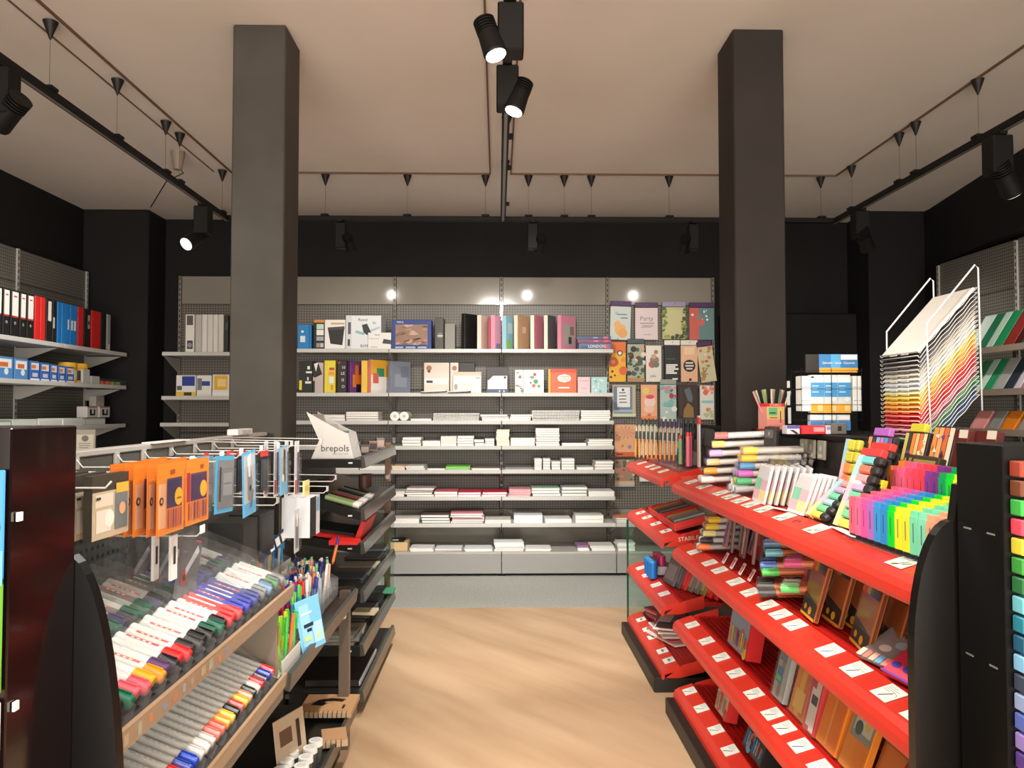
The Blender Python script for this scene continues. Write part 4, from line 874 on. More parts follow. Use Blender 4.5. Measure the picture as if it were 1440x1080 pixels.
def pen_box(label, short, y0, y1, x0, x1, z, h, n, pens, ang=0, lean=.10, white=True, seed=1, cells=(3, 4)):
    rr = random.Random(seed); t = empty('pen_box', label, 'pen stand', ((x0 + x1) / 2, (y0 + y1) / 2, z), (0, 0, 0), 'pen boxes on the lower shelf')
    w2, d2 = (x1 - x0) / 2, (y1 - y0) / 2; m = rgb(222, 220, 212, .4) if white else K['acr']
    B().box(-w2, w2, -d2, d2, 0, .006, m, .001).ob('base', t)
    B().box(w2 - .002, w2, -d2, d2, .006, h * .45, m).ob('front_wall', t)
    for q in (-1, 1): B().prism([(-w2, .006), (w2, .006), (w2, h * .45), (-w2, h)], q * d2 - .001, q * d2 + .001, 'acr').ob('side_wall', t)
    b = B()
    for k in range(1, cells[1]): b.box(-w2, w2, -d2 + 2 * d2 * k / cells[1] - .0006, -d2 + 2 * d2 * k / cells[1] + .0006, .006, h * .5, 'acr')
    b.ob('cell_wall', t)
    k = 0
    for i in range(cells[1]):
        for j in range(cells[0]):
            for q in range(n):
                body, cap = pens[(i * 2 + j + (q % 2)) % len(pens)]
                px_ = x0 + .008 + (x1 - x0 - .016) * (j + .25 + .5 * (q % 2)) / cells[0]; py_ = y0 + .008 + (y1 - y0 - .016) * (i + .3 + .4 * (q // 2)) / cells[1]
                k += 1
                spawn(('pen', body, cap), pen(body, cap), 'pen', f'{cname(cap)}-topped pen, {nth(k - 1)} from the near corner of the {short}', 'pen', loc=(px_, py_, z + .007), rot=(rr.uniform(-lean, lean), rr.uniform(-lean, lean) - .03, rr.uniform(0, 6)), group='pens in the ' + label)
PZ = .669
grn = [((190, 220, 60), (150, 210, 40)), ((60, 190, 70), (70, 200, 80)), ((214, 224, 70), (200, 220, 60)), ((230, 120, 50), (236, 110, 50)), ((150, 200, 60), (110, 190, 50)), ((90, 200, 90), (60, 190, 80))]
pen_box('white cell box of lime green pens', 'lime green pen box', 2.23, 2.46, -.80, -.615, PZ, .13, 3, grn, seed=5, cells=(3, 5))
pen_box('box of red and blue capped pens', 'red capped pen box', 2.47, 2.66, -.80, -.64, PZ + .04, .13, 3, [((40, 50, 150), (210, 40, 60)), ((30, 40, 120), (220, 50, 50)), ((190, 40, 60), (40, 60, 160)), ((60, 150, 200), (90, 200, 90))], seed=6, cells=(3, 4))
pen_box('raised box of yellow and orange topped pens', 'yellow topped pen box', 2.60, 2.84, -.93, -.80, PZ + .14, .12, 3, [((240, 190, 50), (240, 200, 60)), ((150, 70, 40), (190, 80, 40)), ((80, 210, 60), (90, 220, 70)), ((30, 120, 180), (50, 150, 210)), ((236, 130, 40), (240, 140, 60))], seed=7, cells=(2, 5))
pen_box('raised box of light blue clip pens', 'light blue pen box', 2.86, 3.12, -.95, -.83, PZ + .13, .12, 3, [((60, 150, 200), (70, 170, 220)), ((120, 190, 220), (90, 180, 225)), ((200, 210, 214), (60, 160, 210)), ((40, 80, 160), (60, 100, 190))], seed=8, cells=(2, 4))
pen_box('clear box of blue and clear ball pens', 'ball pen box', 2.68, 2.88, -.795, -.64, PZ + .03, .15, 3, [((200, 214, 224), (60, 110, 190)), ((180, 190, 200), (214, 216, 214)), ((90, 130, 200), (30, 60, 150)), ((210, 214, 216), (236, 236, 230)), ((60, 90, 170), (236, 130, 60))], white=False, seed=9, cells=(3, 5))
pen_box('clear box of white and silver pens at the far end', 'silver pen box', 2.9, 3.14, -.82, -.645, PZ + .03, .16, 3, [((210, 212, 214), (226, 228, 228)), ((190, 196, 206), (60, 64, 120)), ((220, 180, 150), (240, 190, 150)), ((170, 176, 190), (40, 44, 90)), ((216, 216, 214), (120, 206, 150))], white=False, seed=10, cells=(3, 5))
spawn(('bp',), pen((236, 120, 50), (60, 50, 130), .11, .006), 'pen', 'thick orange and purple pen sticking out beyond the other pens', 'pen', loc=(-.66, 3.10, .83), rot=(-.1, .2, 0))
c0 = onX(437, 893, -.59)
box_item('leaflet_card', 'light blue price leaflet leaning against the pen boxes', 'card', .13, .003, .16, (120, 190, 226), (-.585, c0.y + .03, .685), (R(-12), R(0), R(70)), [(.1, .1, .5, .9, (150, 206, 236)), (.55, .1, .95, .5, (170, 214, 240)), (.2, .45, .6, .52, (30, 50, 70)), (.3, .36, .5, .42, (30, 50, 70)), (.15, .7, .6, .74, (220, 236, 244)), (.15, .2, .4, .28, (190, 220, 120)), (.65, .2, .85, .26, (190, 226, 140))])
hp = empty('hanging_sign', 'dark blue slanted sign strip with small white tickets above the pens', 'sign', onX(366, 792, -.80))
B().prism([(0, 0), (.17, 0), (.17, .045), (0, .03)], -.002, .002, (24, 60, 90)).ob('strip', hp); hp.rotation_euler = (0, R(-22), R(70))
for k in range(3): B().box(.06 + k * .035, .082 + k * .035, -.004, -.0025, .004, .034, WHITE).ob('ticket', hp)

# ---- hooks and the packs on them
def hook(parent, y, z, L=.30, tip=True):
    b = B(); b.tube([(SPX + .004, y, z + .02), (SPX + .02, y, z), (SPX + L * .96, y, z), (SPX + L, y, z + .012)], .0019, 'wire', 6)
    if y > 2.4: b.tube([(SPX, y, z + .03), (SPX + L, y, z + .025)], .0016, 'wire', 6)
    if tip: b.box(SPX + L, SPX + L + .003, y - .014, y + .014, z + .006, z + .026, (228, 230, 232), .001)
    b.box(SPX + .001, SPX + .007, y - .012, y + .012, z - .006, z + .024, 'steel', .001)
    o = b.ob('peg_hook', None, label='x', cat='hook', group='white wire hooks of the peg gondola'); return o
def pack(name, label, y, ztop, k, w_, h_, body, pr, x=None, cat='pack', film=True, tilt=0, th=.006, hdr=None, group='packs hanging on the pegboard'):
    X = x if x is not None else SPX + .25 - k * .028
    t = empty(name, label, cat, (X, y, ztop - h_), (0, R(tilt), R(90 + (2 if k % 2 else -2))), group)
    B().box(-w_ / 2, w_ / 2, 0, .0012 if film else th, 0, h_, body, 0).ob('backing_card', t)
    prints(t, w_, h_, 0, pr)
    if film:
        b = B(); b.box(-w_ * .44, w_ * .44, -th - .004, -.003, h_ * .04, h_ * .78, 'film', .003); b.ob('clear_blister', t)
    return t
hooks = [(1.43, 1.335, 'near hook carrying the beige packs'), (1.66, 1.345, 'hook carrying the stacked orange packs'), (1.80, 1.345, 'hook carrying the last orange packs'), (1.99, 1.345, 'hook carrying the blue blister packs'), (2.14, 1.345, 'hook carrying the grey blister'), (2.32, 1.345, 'hook carrying the black refill packs'), (2.50, 1.345, 'hook carrying the pale blue blister'), (2.66, 1.345, 'hook carrying the white striped packs'), (2.85, 1.345, 'empty hook with a price flag at the far end')]
for y, z, w_ in hooks:
    o = hook(None, y, z - .03, .33 if y > 2.8 else .27, y > 1.7); o['label'] = 'upper row white wire ' + w_
for y, z, L, w_ in ((1.84, 1.15, .28, 'lower row hook with tangled blisters'), (1.76, 1.18, .26, 'lower row hook with small white tags'), (2.5, 1.14, .27, 'lower row hook with black boxes'), (2.75, 1.15, .30, 'lower row hook with the white box'), (2.95, 1.13, .33, 'empty lower row hook nearest the pillar'), (3.1, 1.16, .33, 'empty lower row hook, slightly higher')):
    o = hook(None, y, z, L); o['label'] = 'white wire ' + w_
BE = [(.0, .0, 1, .74, (190, 176, 150)), (.08, .5, .55, .7, (216, 206, 186)), (.1, .1, .5, .45, (222, 214, 198)), ('d', .45, .3, .14, (236, 230, 220)), (.6, .1, .96, .7, (110, 120, 120)), (.62, .68, .98, .84, (230, 176, 70)), ('d', .8, .42, .1, (226, 170, 130)), (.08, .62, .2, .66, (60, 60, 60))]
for k in range(4):
    pack('eraser_pack', ['front beige pack with a round white picture', 'second beige pack behind the front one', 'third beige pack in the stack', 'rearmost beige pack, against the end board'][k], 1.50, 1.325, k, .13, .12, (64, 60, 52), BE, x=-.745 - k * .04, film=False, th=.016, cat='pack')
OR = [(0, 0, 1, 1, (232, 132, 40)), (.04, .1, .3, .72, (222, 170, 130)), (.34, .36, .9, .78, (50, 40, 84)), ('d', .78, .5, .13, (236, 186, 40)), ('d', .14, .48, .06, (24, 28, 40)), ('d', .14, .48, .03, (236, 150, 90)), (.45, .84, .62, .9, (150, 80, 40)), (.7, .47, .86, .49, (150, 90, 20))] + [(.36 + .09 * i, .08, .40 + .09 * i, .34, [(120, 70, 100), (190, 90, 60), (90, 60, 110)][i % 3]) for i in range(6)]
OR2 = [(0, 0, 1, 1, (232, 134, 44)), (.04, .36, .18, .8, (170, 40, 60)), (.2, .36, .9, .78, (70, 44, 90)), ('d', .75, .52, .13, (238, 190, 50)), (.6, .84, .75, .9, (150, 80, 40))] + [(.1 + .12 * i, .08, .15 + .12 * i, .34, [(150, 60, 70), (200, 120, 110), (90, 60, 110)][i % 3]) for i in range(7)]
for k in range(5):
    pack('refill_pack', f'orange pen pack with dark window and yellow dot, {["front one of the stack", "second in the stack", "third in the stack", "fourth in the stack", "rearmost in the stack"][k]}', 1.665, 1.335, k, .125, .15, (230, 130, 44), OR, x=-.70 - k * .024)
for k in range(3):
    pack('refill_pack', f'orange pen pack with a red stripe and yellow dot, {["front", "middle", "rear"][k]} of three', 1.81, 1.335, k, .125, .15, (230, 130, 44), OR2, x=-.70 - k * .05)
for k in range(2):
    pack('compass_pack', ['grey blister pack with light blue edge, front one', 'grey blister pack with light blue edge, rear one'][k], 1.985, 1.33, k, .12, .145, (80, 160, 200), [(.12, .08, 1, .92, (120, 124, 126)), (.2, .2, .3, .8, (40, 44, 50)), (.4, .3, .9, .7, (150, 154, 158)), (.45, .5, .85, .52, (90, 96, 100))], x=-.70 - k * .05, tilt=3)
b = B()
pack('tape_pack', 'grey pack with a red round header above it', 2.02, 1.32, 0, .12, .12, (150, 156, 156), [('d', .5, 1.0, .2, (222, 50, 44), .7), (.15, .1, .85, .75, (120, 126, 128))], x=-.76)
pack('cutter_pack', 'light blue blister pack with a silver cutter', 2.13, 1.335, 0, .10, .175, (90, 170, 214), [(.08, .2, .92, .95, (176, 186, 192)), ('p', [(.35, .25), (.6, .2), (.72, .5), (.55, .9), (.35, .85)], (130, 136, 140)), ('d', .55, .42, .05, (40, 40, 44)), ('p', [(.5, .1), (.65, .12), (.8, .36), (.7, .4)], (110, 114, 118)), ('p', [(.3, .9), (.6, .98), (.55, .6), (.4, .6)], (220, 224, 226))], x=-.68, tilt=-4)
for k in range(4):
    pack('lead_pack', f'black refill pack with red top, {nth(k)} from the front of its hook', 2.32, 1.325, k, .07, .12, (26, 30, 34), [(0, .86, 1, 1, (214, 60, 60)), (.3, .1, .7, .8, (44, 60, 70)), (.1, .1, .2, .8, (70, 90, 100))], x=-.70 - k * .034)
pack('knife_pack', 'light blue blister with a dark knife', 2.5, 1.33, 0, .08, .155, (110, 180, 220), [(.08, .25, .95, .97, (170, 180, 186)), ('p', [(.4, .3), (.7, .25), (.75, .9), (.5, .95)], (60, 64, 68)), ('d', .4, .35, .08, (230, 236, 240))], x=-.69, tilt=-3)
for k in range(4):
    pack('lead_pack', f'white striped pack with red foot, {nth(k)} from the front of the far hook', 2.66, 1.34, k, .05, .19, (226, 228, 230), [(.1, .05, .45, .3, (196, 70, 60)), (.55, .05, .9, .8, (70, 66, 100)), (.1, .35, .4, .9, (200, 204, 208))], x=-.69 - k * .035)
# lower row
for k in range(3):
    pack('scissors_pack', f'grey clear blister with reddish scissors, {nth(k)} of the tangled three', 1.84, 1.14, k, .12, .14, (100, 102, 102), [('d', .35, .35, .13, (170, 70, 50)), ('d', .35, .35, .06, (60, 60, 60)), ('p', [(.4, .4), (.9, .85), (.8, .95), (.35, .5)], (190, 194, 196))], x=-.74 - k * .06, tilt=18)
for k in range(2):
    pack('tag_card', f'white slit tag card, {nth(k)} on the lower row', 1.76, 1.165, k, .03, .10, (230, 230, 226), [(.3, .35, .7, .75, (60, 60, 60))], x=-.73 - k * .04, film=False)
for k, (y, what) in enumerate(((2.38, 'black box hanging behind the white tags'), (2.56, 'black box beside the silver blister'))):
    pack('black_box', what, y, 1.11, 0, .14, .13, (28, 28, 28), [(.1, .1, .9, .9, (40, 40, 42))], x=-.76, film=False, th=.1, cat='box')
pack('blade_pack', 'silver blister pack between the black boxes', 2.55, 1.12, 0, .05, .14, (190, 194, 196), [(.2, .1, .8, .8, (120, 122, 122)), (.3, .6, .7, .9, (220, 222, 224))], x=-.66)
t = pack('white_box', 'white and black box with blue print at the far end of the lower hooks', 2.80, 1.135, 0, .13, .14, (214, 220, 226), [(0, 0, .6, 1, (36, 34, 34)), (.65, .6, .95, .95, (130, 176, 214))], x=-.66, film=False, th=.1, cat='box')
pack('yellow_label', 'small pale yellow ticket above the black boxes', 2.6, 1.21, 0, .06, .05, (222, 214, 150), [(.1, .3, .9, .7, (200, 190, 110))], x=-.64, film=False, cat='label')
p = onZ(320, 611, 1.353)
box_item('white_box', 'flat white carton lying on the top rail before the left pillar', 'box', .17, .04, .022, (232, 232, 228), (-.975, 2.93, 1.3525), (0, 0, R(90)), [(.3, .2, .9, .8, (196, 200, 204))])
b = B(); b.box(-1.0, -.96, 2.18, 2.42, 1.3525, 1.356, (226, 226, 222)); b.ob('paper_strip', None, label='thin white paper strip lying on the top rail', cat='paper')

# bottom shelf goods
def spiral_book(label, px, py, z, w_, d_, rz, cover, pr=()):
    c = onZ(px, py, z); b = B(); b.box(-w_ / 2, w_ / 2, -d_ / 2, d_ / 2, 0, .018, (170, 146, 116)); b.box(-w_ / 2, w_ / 2, -d_ / 2, d_ / 2, .018, .022, cover, .001)
    o = b.ob('sketchbook', None, loc=(c.x, c.y, z + .002), rot=(0, 0, R(rz)), label=label, cat='notebook')
    s = B(); k = -w_ / 2 + .012
    while k < w_ / 2 - .01:
        s.tube([(k, -d_ / 2 + .008, .024), (k, -d_ / 2 - .006, .018), (k, -d_ / 2 - .004, .002), (k, -d_ / 2 + .006, .002)], .0014, (26, 26, 26), 5); k += .018
    s.ob('spiral_binding', o)
    if pr:
        q = B()
        for i, p in enumerate(pr):
            e = .0225 + .0003 * i
            if p[0] == 'd': q.poly([(p[1] + p[3] * math.cos(2 * math.pi * k / 14), p[2] + p[3] * .6 * math.sin(2 * math.pi * k / 14), e) for k in range(14)], p[4])
            else: q.poly([(x_, y_, e) for x_, y_ in p[1]], p[2])
        q.ob('cover_print', o)
    return o
spiral_book('kraft spiral sketchbook with a black bear-like blob on its cover', 463, 997, .25, .21, .19, 0, (196, 152, 108), [('p', [(-.07, -.02), (-.05, .03), (.0, .05), (.06, .04), (.05, .01), (.01, .02), (-.02, -.03)], (26, 22, 20)), ('d', .0, .005, .018, (190, 150, 110)), ('p', [(.06, -.06), (.07, -.06), (.07, -.02), (.06, -.02)], (60, 40, 30))])
spiral_book('kraft notebook half under the jars at the bottom of the stand', 470, 1042, .235, .09, .12, 15, (190, 148, 108))
o = box_item('display_card', 'tall kraft display card standing beside the jars', 'card', .16, .004, .20, (176, 158, 132), (onX(400, 1075, -.68).x, onX(400, 1075, -.68).y + .12, .226), (R(-8), 0, R(68)), [(.15, .55, .55, .8, (90, 66, 50)), (.7, .4, .82, .85, (50, 36, 30)), (.2, .15, .8, .25, (206, 190, 170))])
nj = 0
for (px, py) in ((418, 1042), (410, 1056), (403, 1068), (395, 1080), (436, 1050), (430, 1063), (424, 1075), (444, 1040)):
    c = onZ(px, py, .30)
    if c.y > 3.2: continue
    b = B(); b.cyl((0, 0, 0), (0, 0, .055), .023, .024, (70, 74, 72, .15), 18); 
    o = b.ob('paint_jar', None, loc=(c.x, c.y, .226), label=f'paint jar with round white lid, {nth(nj)} of the cluster on the bottom shelf' if (px, py) != (444, 1040) else 'paint jar whose glossy white lid catches the light', cat='jar', group='paint jars'); nj += 1
    b = B(); b.cyl((0, 0, .055), (0, 0, .073), .025, .024, (226, 226, 220, .3), 20); l = b.ob('lid', o)
    b = B(); b.cyl((0, 0, .0731), (0, 0, .0735), .016, .016, (200, 202, 198), 16); b.ob('lid_print', o)
# low trays of pens at the bottom near the photo's lower edge
for i in range(9):
    y = 1.9 + i * .07
    b = B(); b.box(-.06, .06, -.025, .025, 0, .05, [(176, 70, 60), (150, 90, 60), (200, 80, 70), (96, 60, 50)][i % 4], .003)
    o = b.ob('pastel_box', None, loc=(-.80, y, .226), label=f'reddish brown pastel box, {nth(i)} from the near end of the bottom shelf', cat='box', group='pastel boxes on the bottom shelf')
    B().box(-.05, .062, -.02, .02, .05, .052, [(210, 120, 100), (190, 150, 110), (226, 200, 190), (150, 110, 90)][i % 4]).ob('lid_label', o)

# ================================================================ left rack at the photo edge (glossy side)
le = empty('end_rack', 'tall black glossy-sided rack at the left photo edge', 'rack', (-.8, 1.1, 0))
child(B().box(-.98, -.643, 1.03, 1.188, 0, 1.425, 'gloss', .002), 'body', le)
for z in (1.30, 1.05): child(B().box(-.6415, -.638, 1.04, 1.05, z, z + .012, WHITE), 'clip', le)
cards = [((60, 140, 200), 'blue card with pale clouds'), ((90, 150, 40), 'green card with leaves'), ((232, 214, 206), 'white card with red blossoms'), ((226, 150, 190), 'pink card with a pale sky')]
for i, (c, what) in enumerate(cards):
    z = [1.24, 1.10, .94, .78][i]
    box_item('greeting_card', what + ' in the rack at the left photo edge', 'card', .13, .004, .15, c, (-.71, 1.022, z - .02), (0, 0, 0), [(0, .0, 1, .3, tuple(min(255, q + 40) for q in c)), ('d', .8, .5, .15, tuple(max(0, q - 40) for q in c))], 'cards in the left rack')

# ================================================================ second left gondola beyond the pillar
SX2, LX2, A0, A1 = -1.0, -.64, 3.95, 4.78
SH2 = [1.205, .955, .80, .57, .32, .105]
g3 = empty('side_gondola', 'black gondola behind the left pillar carrying the white display box', 'shelving', (-.82, 4.2, 0))
A0 = 3.68
child(B().box(SX2 - .02, SX2, 3.92, A1, 0, 1.18, rgb(74, 76, 66, .5), .003), 'back_panel', g3)
child(B().box(SX2, LX2 - .05, A0 + .05, A1, 0, .06, 'black'), 'plinth', g3)
for j, z in enumerate(SH2):
    zb = z + (.10 if j in (1,) else .05 if j in (2,) else .0)
    b = B(); b.prism([(LX2 - .01, z - .03), (LX2 - .01, z), (SX2 + .0, zb), (SX2 + .0, zb - .02), (LX2 - .06, z - .03)], A0, A1, rgb(48, 47, 44, .35)); child(b, 'shelf', g3)
    b = B(); b.prism([(LX2 - .012, z - .04), (LX2 + .012, z - .035), (LX2 + .004, z + .015), (LX2 - .012, z + .02)], A0, A1, rgb(70, 70, 64, .2)); child(b, 'shelf_lip', g3)
    b = B(); b.prism([(LX2 - .01, z - .035), (LX2 - .01, z + .005), (SX2 + .02, zb + .005), (SX2 + .02, zb - .035)], A0 - .006, A0, 'blackm'); child(b, 'end_plate', g3)
    child(B().box(LX2 - .07, LX2 - .05, A0 - .008, A0 - .005, z - .015, z - .008, WHITE), 'stud', g3)
wp = rgb(128, 92, 64, .4)
for z0, z1 in ((1.0, 1.24), (.30, .93)): child(B().box(-.70, -.665, A1 + .01, A1 + .04, z0, z1, wp, .003), 'post', g3)
child(B().cyl((-.682, A1 - .0, 1.03), (-.682, A1 + .01, 1.03), .014, .014, 'chrome', 14), 'post_bolt', g3)
child(B().box(-.72, -.64, A1 + .002, A1 + .006, .33, .8, 'glass'), 'glass_end', g3)
for yy in (3.2, 3.2): pass
# white display box
z = SH2[0] + .002; t = empty('display_box', 'white cardboard display box lettered brand name, on the black gondola', 'display box', (-.83, 3.86, z)); t['label'] = 'white cardboard display box with dark lettering on the black gondola'
def wl(px, py, y): q = onY(px, py, y); return (q.x + .83, max(0, q.z - z))
sp = [(wl(438, 637, 3.78)[0], 0), (wl(496, 634, 3.78)[0], 0), wl(488, 609, 3.78), wl(476, 604, 3.78), wl(431, 579, 3.78), wl(449, 619, 3.78)]
xr = sp[1][0]
B().prism(sp, -.085, -.081, (228, 228, 224)).ob('side_panel', t); B().prism(sp, .14, .144, (222, 222, 218)).ob('side_panel', t)
hf = sp[2][1]
B().prism([(xr, 0), (xr + .004, 0), (sp[2][0] + .004, hf), (sp[2][0], hf)], -.081, .14, (232, 232, 228)).ob('front_panel', t)
B().box(sp[0][0], xr, -.081, .14, 0, .004, (220, 220, 216)).ob('base_panel', t)
B().prism([(sp[5][0] + .004, sp[5][1]), (sp[4][0] + .03, sp[4][1] - .012), (sp[4][0] + .034, sp[4][1] - .012), (sp[5][0] + .01, sp[5][1])], -.08, .14, (206, 204, 196)).ob('back_panel', t)
text('brepols', .046, (50, 50, 52), t, (xr - .085, -.0865, .05)); text('make your mark', .012, (150, 150, 150), t, (xr - .06, -.0865, .024))
text('wit', .035, (190, 190, 190), t, (xr + .0045, .03, .07), rot=(R(90), 0, R(90)))
pL = sp[5][0] - .02
for i, (c, dx) in enumerate((((196, 190, 176), 0), ((170, 160, 150), .03), ((206, 206, 204), .055), ((226, 206, 60), .085), ((90, 140, 206), .105), ((90, 140, 206), .12))):
    box_item('notebook', ['beige', 'taupe', 'pale grey', 'yellow', 'blue', 'second blue'][i] + ' slim notebook standing inside the white display box', 'notebook', .012, .17, [.17, .16, .165, .135, .13, .12][i], c, (-.83 + pL + .055 + dx, 3.87, z + .006), (0, R(-16), 0), [], 'notebooks in the display box')
for i, px in enumerate((512, 524, 534)):
    c = onX(px, 625, -.72)
    box_item('small_tin', ['first', 'second', 'third'][i] + ' small brownish tin on the far end of the top black shelf', 'tin', .05, .05, .05 + .008 * i, [(90, 84, 78), (150, 120, 110), (120, 116, 108)][i], (-.72, c.y, z), (0, 0, R(20)), [(.1, .2, .9, .8, [(176, 160, 150), (70, 66, 66), (190, 160, 150)][i])], 'small tins')
# tubes on the sloping second shelf
def onslope(y, s, j, lift=.004):
    z0 = SH2[j]; zb = z0 + (.10 if j == 1 else .05 if j == 2 else 0)
    t_ = s / (LX2 - SX2); return (LX2 - s, y, z0 + (zb - z0) * t_ + lift)
tub = [((150, 176, 120), (226, 226, 216)), ((140, 170, 110), (220, 220, 210)), ((60, 50, 44), (190, 180, 170)), ((196, 70, 80), (220, 216, 210)), ((120, 130, 126), (200, 200, 196)), ((40, 40, 40), (150, 150, 146)), ((90, 84, 74), (206, 200, 190)), ((150, 150, 140), (210, 208, 200)), ((50, 46, 44), (130, 120, 110))]
for i, (c, c2) in enumerate(tub):
    y = 3.73 + i * .055
    b = B(); b.cyl((-.20, 0, .012), (-.06, 0, .012), .012, .012, c, 10); o = b.ob('pencil_tube', None, M=Matrix.Translation(onslope(y, .0, 1, .006)) @ Euler((0, R(15.5), 0)).to_matrix().to_4x4(), label=f'{cname(c)} pencil tube lying on the sloping shelf, {nth(i)} from the near end', cat='tube', group='pencil tubes on the sloping shelf')
    b = B(); b.cyl((-.062, 0, .012), (-.03, 0, .012), .0125, .0125, c2, 10); b.ob('white_cap', o)
for i, y in enumerate((4.3, 4.38)):
    b = B(); b.cyl((0, 0, 0), (0, 0, .07), .03, .032, (96, 64, 50), 14); o = b.ob('wooden_cup', None, loc=(-.76, y + .1, 1.0), label=['brown wooden cup on the sloping shelf, nearer one', 'brown wooden cup on the sloping shelf, farther one'][i], cat='cup', group='wooden cups'); b = B(); b.cyl((0, 0, .07), (0, 0, .074), .033, .033, (80, 54, 42), 14); b.ob('rim', o)
# red folders on shelf three
z = SH2[2] + .012
b = B(); b.prism([(-.30, 0), (0, 0), (.02, .10), (-.0, .10), (-.02, .016), (-.30, .016)], 0, .34, (206, 26, 24)); o = b.ob('red_folder', None, loc=(-.668, 3.72, SH2[2] + .012), rot=(0, R(8), 0), label='large red folder with raised flap on the third black shelf', cat='folder'); B().box(-.26, -.03, .04, .28, .017, .03, (18, 16, 16)).ob('black_insert', o)
b = B(); b.prism([(-.10, 0), (.03, 0), (.03, .012), (-.1, .02)], 0, .1, (222, 36, 30)); b.ob('red_folder', None, loc=(-.675, 3.56, SH2[2] + .026), label='small red folder corner sticking out over the shelf edge', cat='folder')
# dark goods on shelves four to six
rr = random.Random(12)
g = 'dark sketch goods on the black gondola'
for j, zz in ((3, SH2[3]), (4, SH2[4])):
    for i in range(6):
        c = [(40, 38, 36), (70, 76, 84), (110, 110, 104), (170, 160, 140), (54, 50, 48), (90, 100, 110)][(i + j * 2) % 6]
        n_ = rr.choice((1, 2, 3))
        y = A0 + .04 + i * .18
        for q in range(n_):
            box_item('sketch_pad', f'{["lower", "middle", "upper"][q] if n_ > 1 else "single"} {cname(c)} pad, {nth(i)} spot from the near end of {["", "", "", "the fourth", "the fifth"][j]} black shelf', 'pad', .16, .2, .014, c, (-.778 + rr.uniform(-.01, .01), y + .07, zz + .003 + q * .0155), (0, 0, R(90 + rr.uniform(-6, 6))), [], g)
            top = B(); 
box_item('white_book', 'pale cream pad near the middle of the fifth black shelf', 'pad', .1, .12, .016, (222, 212, 176), (-.70, 4.12, SH2[4] + .05), (0, 0, R(85)))
o = box_item('portfolio', 'large black portfolio with a white page edge on the lowest black shelf', 'portfolio', .5, .26, .03, (46, 38, 34), (-.80, 4.02, SH2[5] + .004), (0, 0, R(90))); B().box(-.25, .25, -.136, -.1301, .004, .026, (214, 212, 206)).ob('page_edge', o)
box_item('green_folder', 'green folder at the far end of the fifth black shelf', 'folder', .12, .16, .012, (60, 140, 100), (-.70, 4.66, SH2[4] + .035), (0, 0, R(90)))
# ================================================================ red gondolas on the right
RZ0 = [1.077, .762, .417, .095]
RXL, RXS = .84, 1.21
def price_label_mesh(kind):
    b = B(); w_, h_ = .072, .058
    b.box(-w_ / 2, w_ / 2, -h_ / 2, h_ / 2, 0, .0012, (232, 238, 226, .4))
    e = .0014
    def q(x0, y0, x1, y1, c): b.poly([(x0 * w_, y0 * h_, e), (x1 * w_, y0 * h_, e), (x1 * w_, y1 * h_, e), (x0 * w_, y1 * h_, e)], c)
    for i in range(4): q(-.42, .34 - i * .1, -.42 + [.5, .7, .6, .4][i], .37 - i * .1, (150, 160, 156))
    dk = (60, 70, 74)
    if kind == 0:
        b.poly([(-.01, -.025, e), (.012, .005, e), (.016, .002, e), (-.005, -.026, e)], dk); b.poly([(-.02, -.02, e), (.0, -.012, e), (.004, -.02, e), (-.015, -.027, e)], (150, 160, 40)); b.poly([(.01, -.01, e), (.03, .004, e), (.032, -.004, e), (.014, -.018, e)], (110, 150, 90))
    elif kind == 1:
        b.poly([(-.012, -.024, e), (.014, .008, e), (.017, .006, e), (-.008, -.026, e)], dk)
    elif kind == 2:
        b.poly([(-.01, -.022, e), (.01, .006, e), (.013, .003, e), (-.006, -.024, e)], dk)
        for k in range(6):
            a0, a1 = -.3 + k * .5, -.3 + (k + 1) * .5
            b.poly([(.018 + .012 * math.cos(a0), .0 + .008 * math.sin(a0), e), (.018 + .012 * math.cos(a1), .0 + .008 * math.sin(a1), e), (.018 + .0108 * math.cos(a1), .0 + .007 * math.sin(a1), e), (.018 + .0108 * math.cos(a0), .0 + .007 * math.sin(a0), e)], dk)
    else:
        q(-.25, -.1, .2, .15, (90, 130, 120)); q(.25, -.02, .42, .02, dk)
    return b.mesh('price_label')
PL = [price_label_mesh(k) for k in range(4)]
slope_rx = math.atan2(.020, .066)
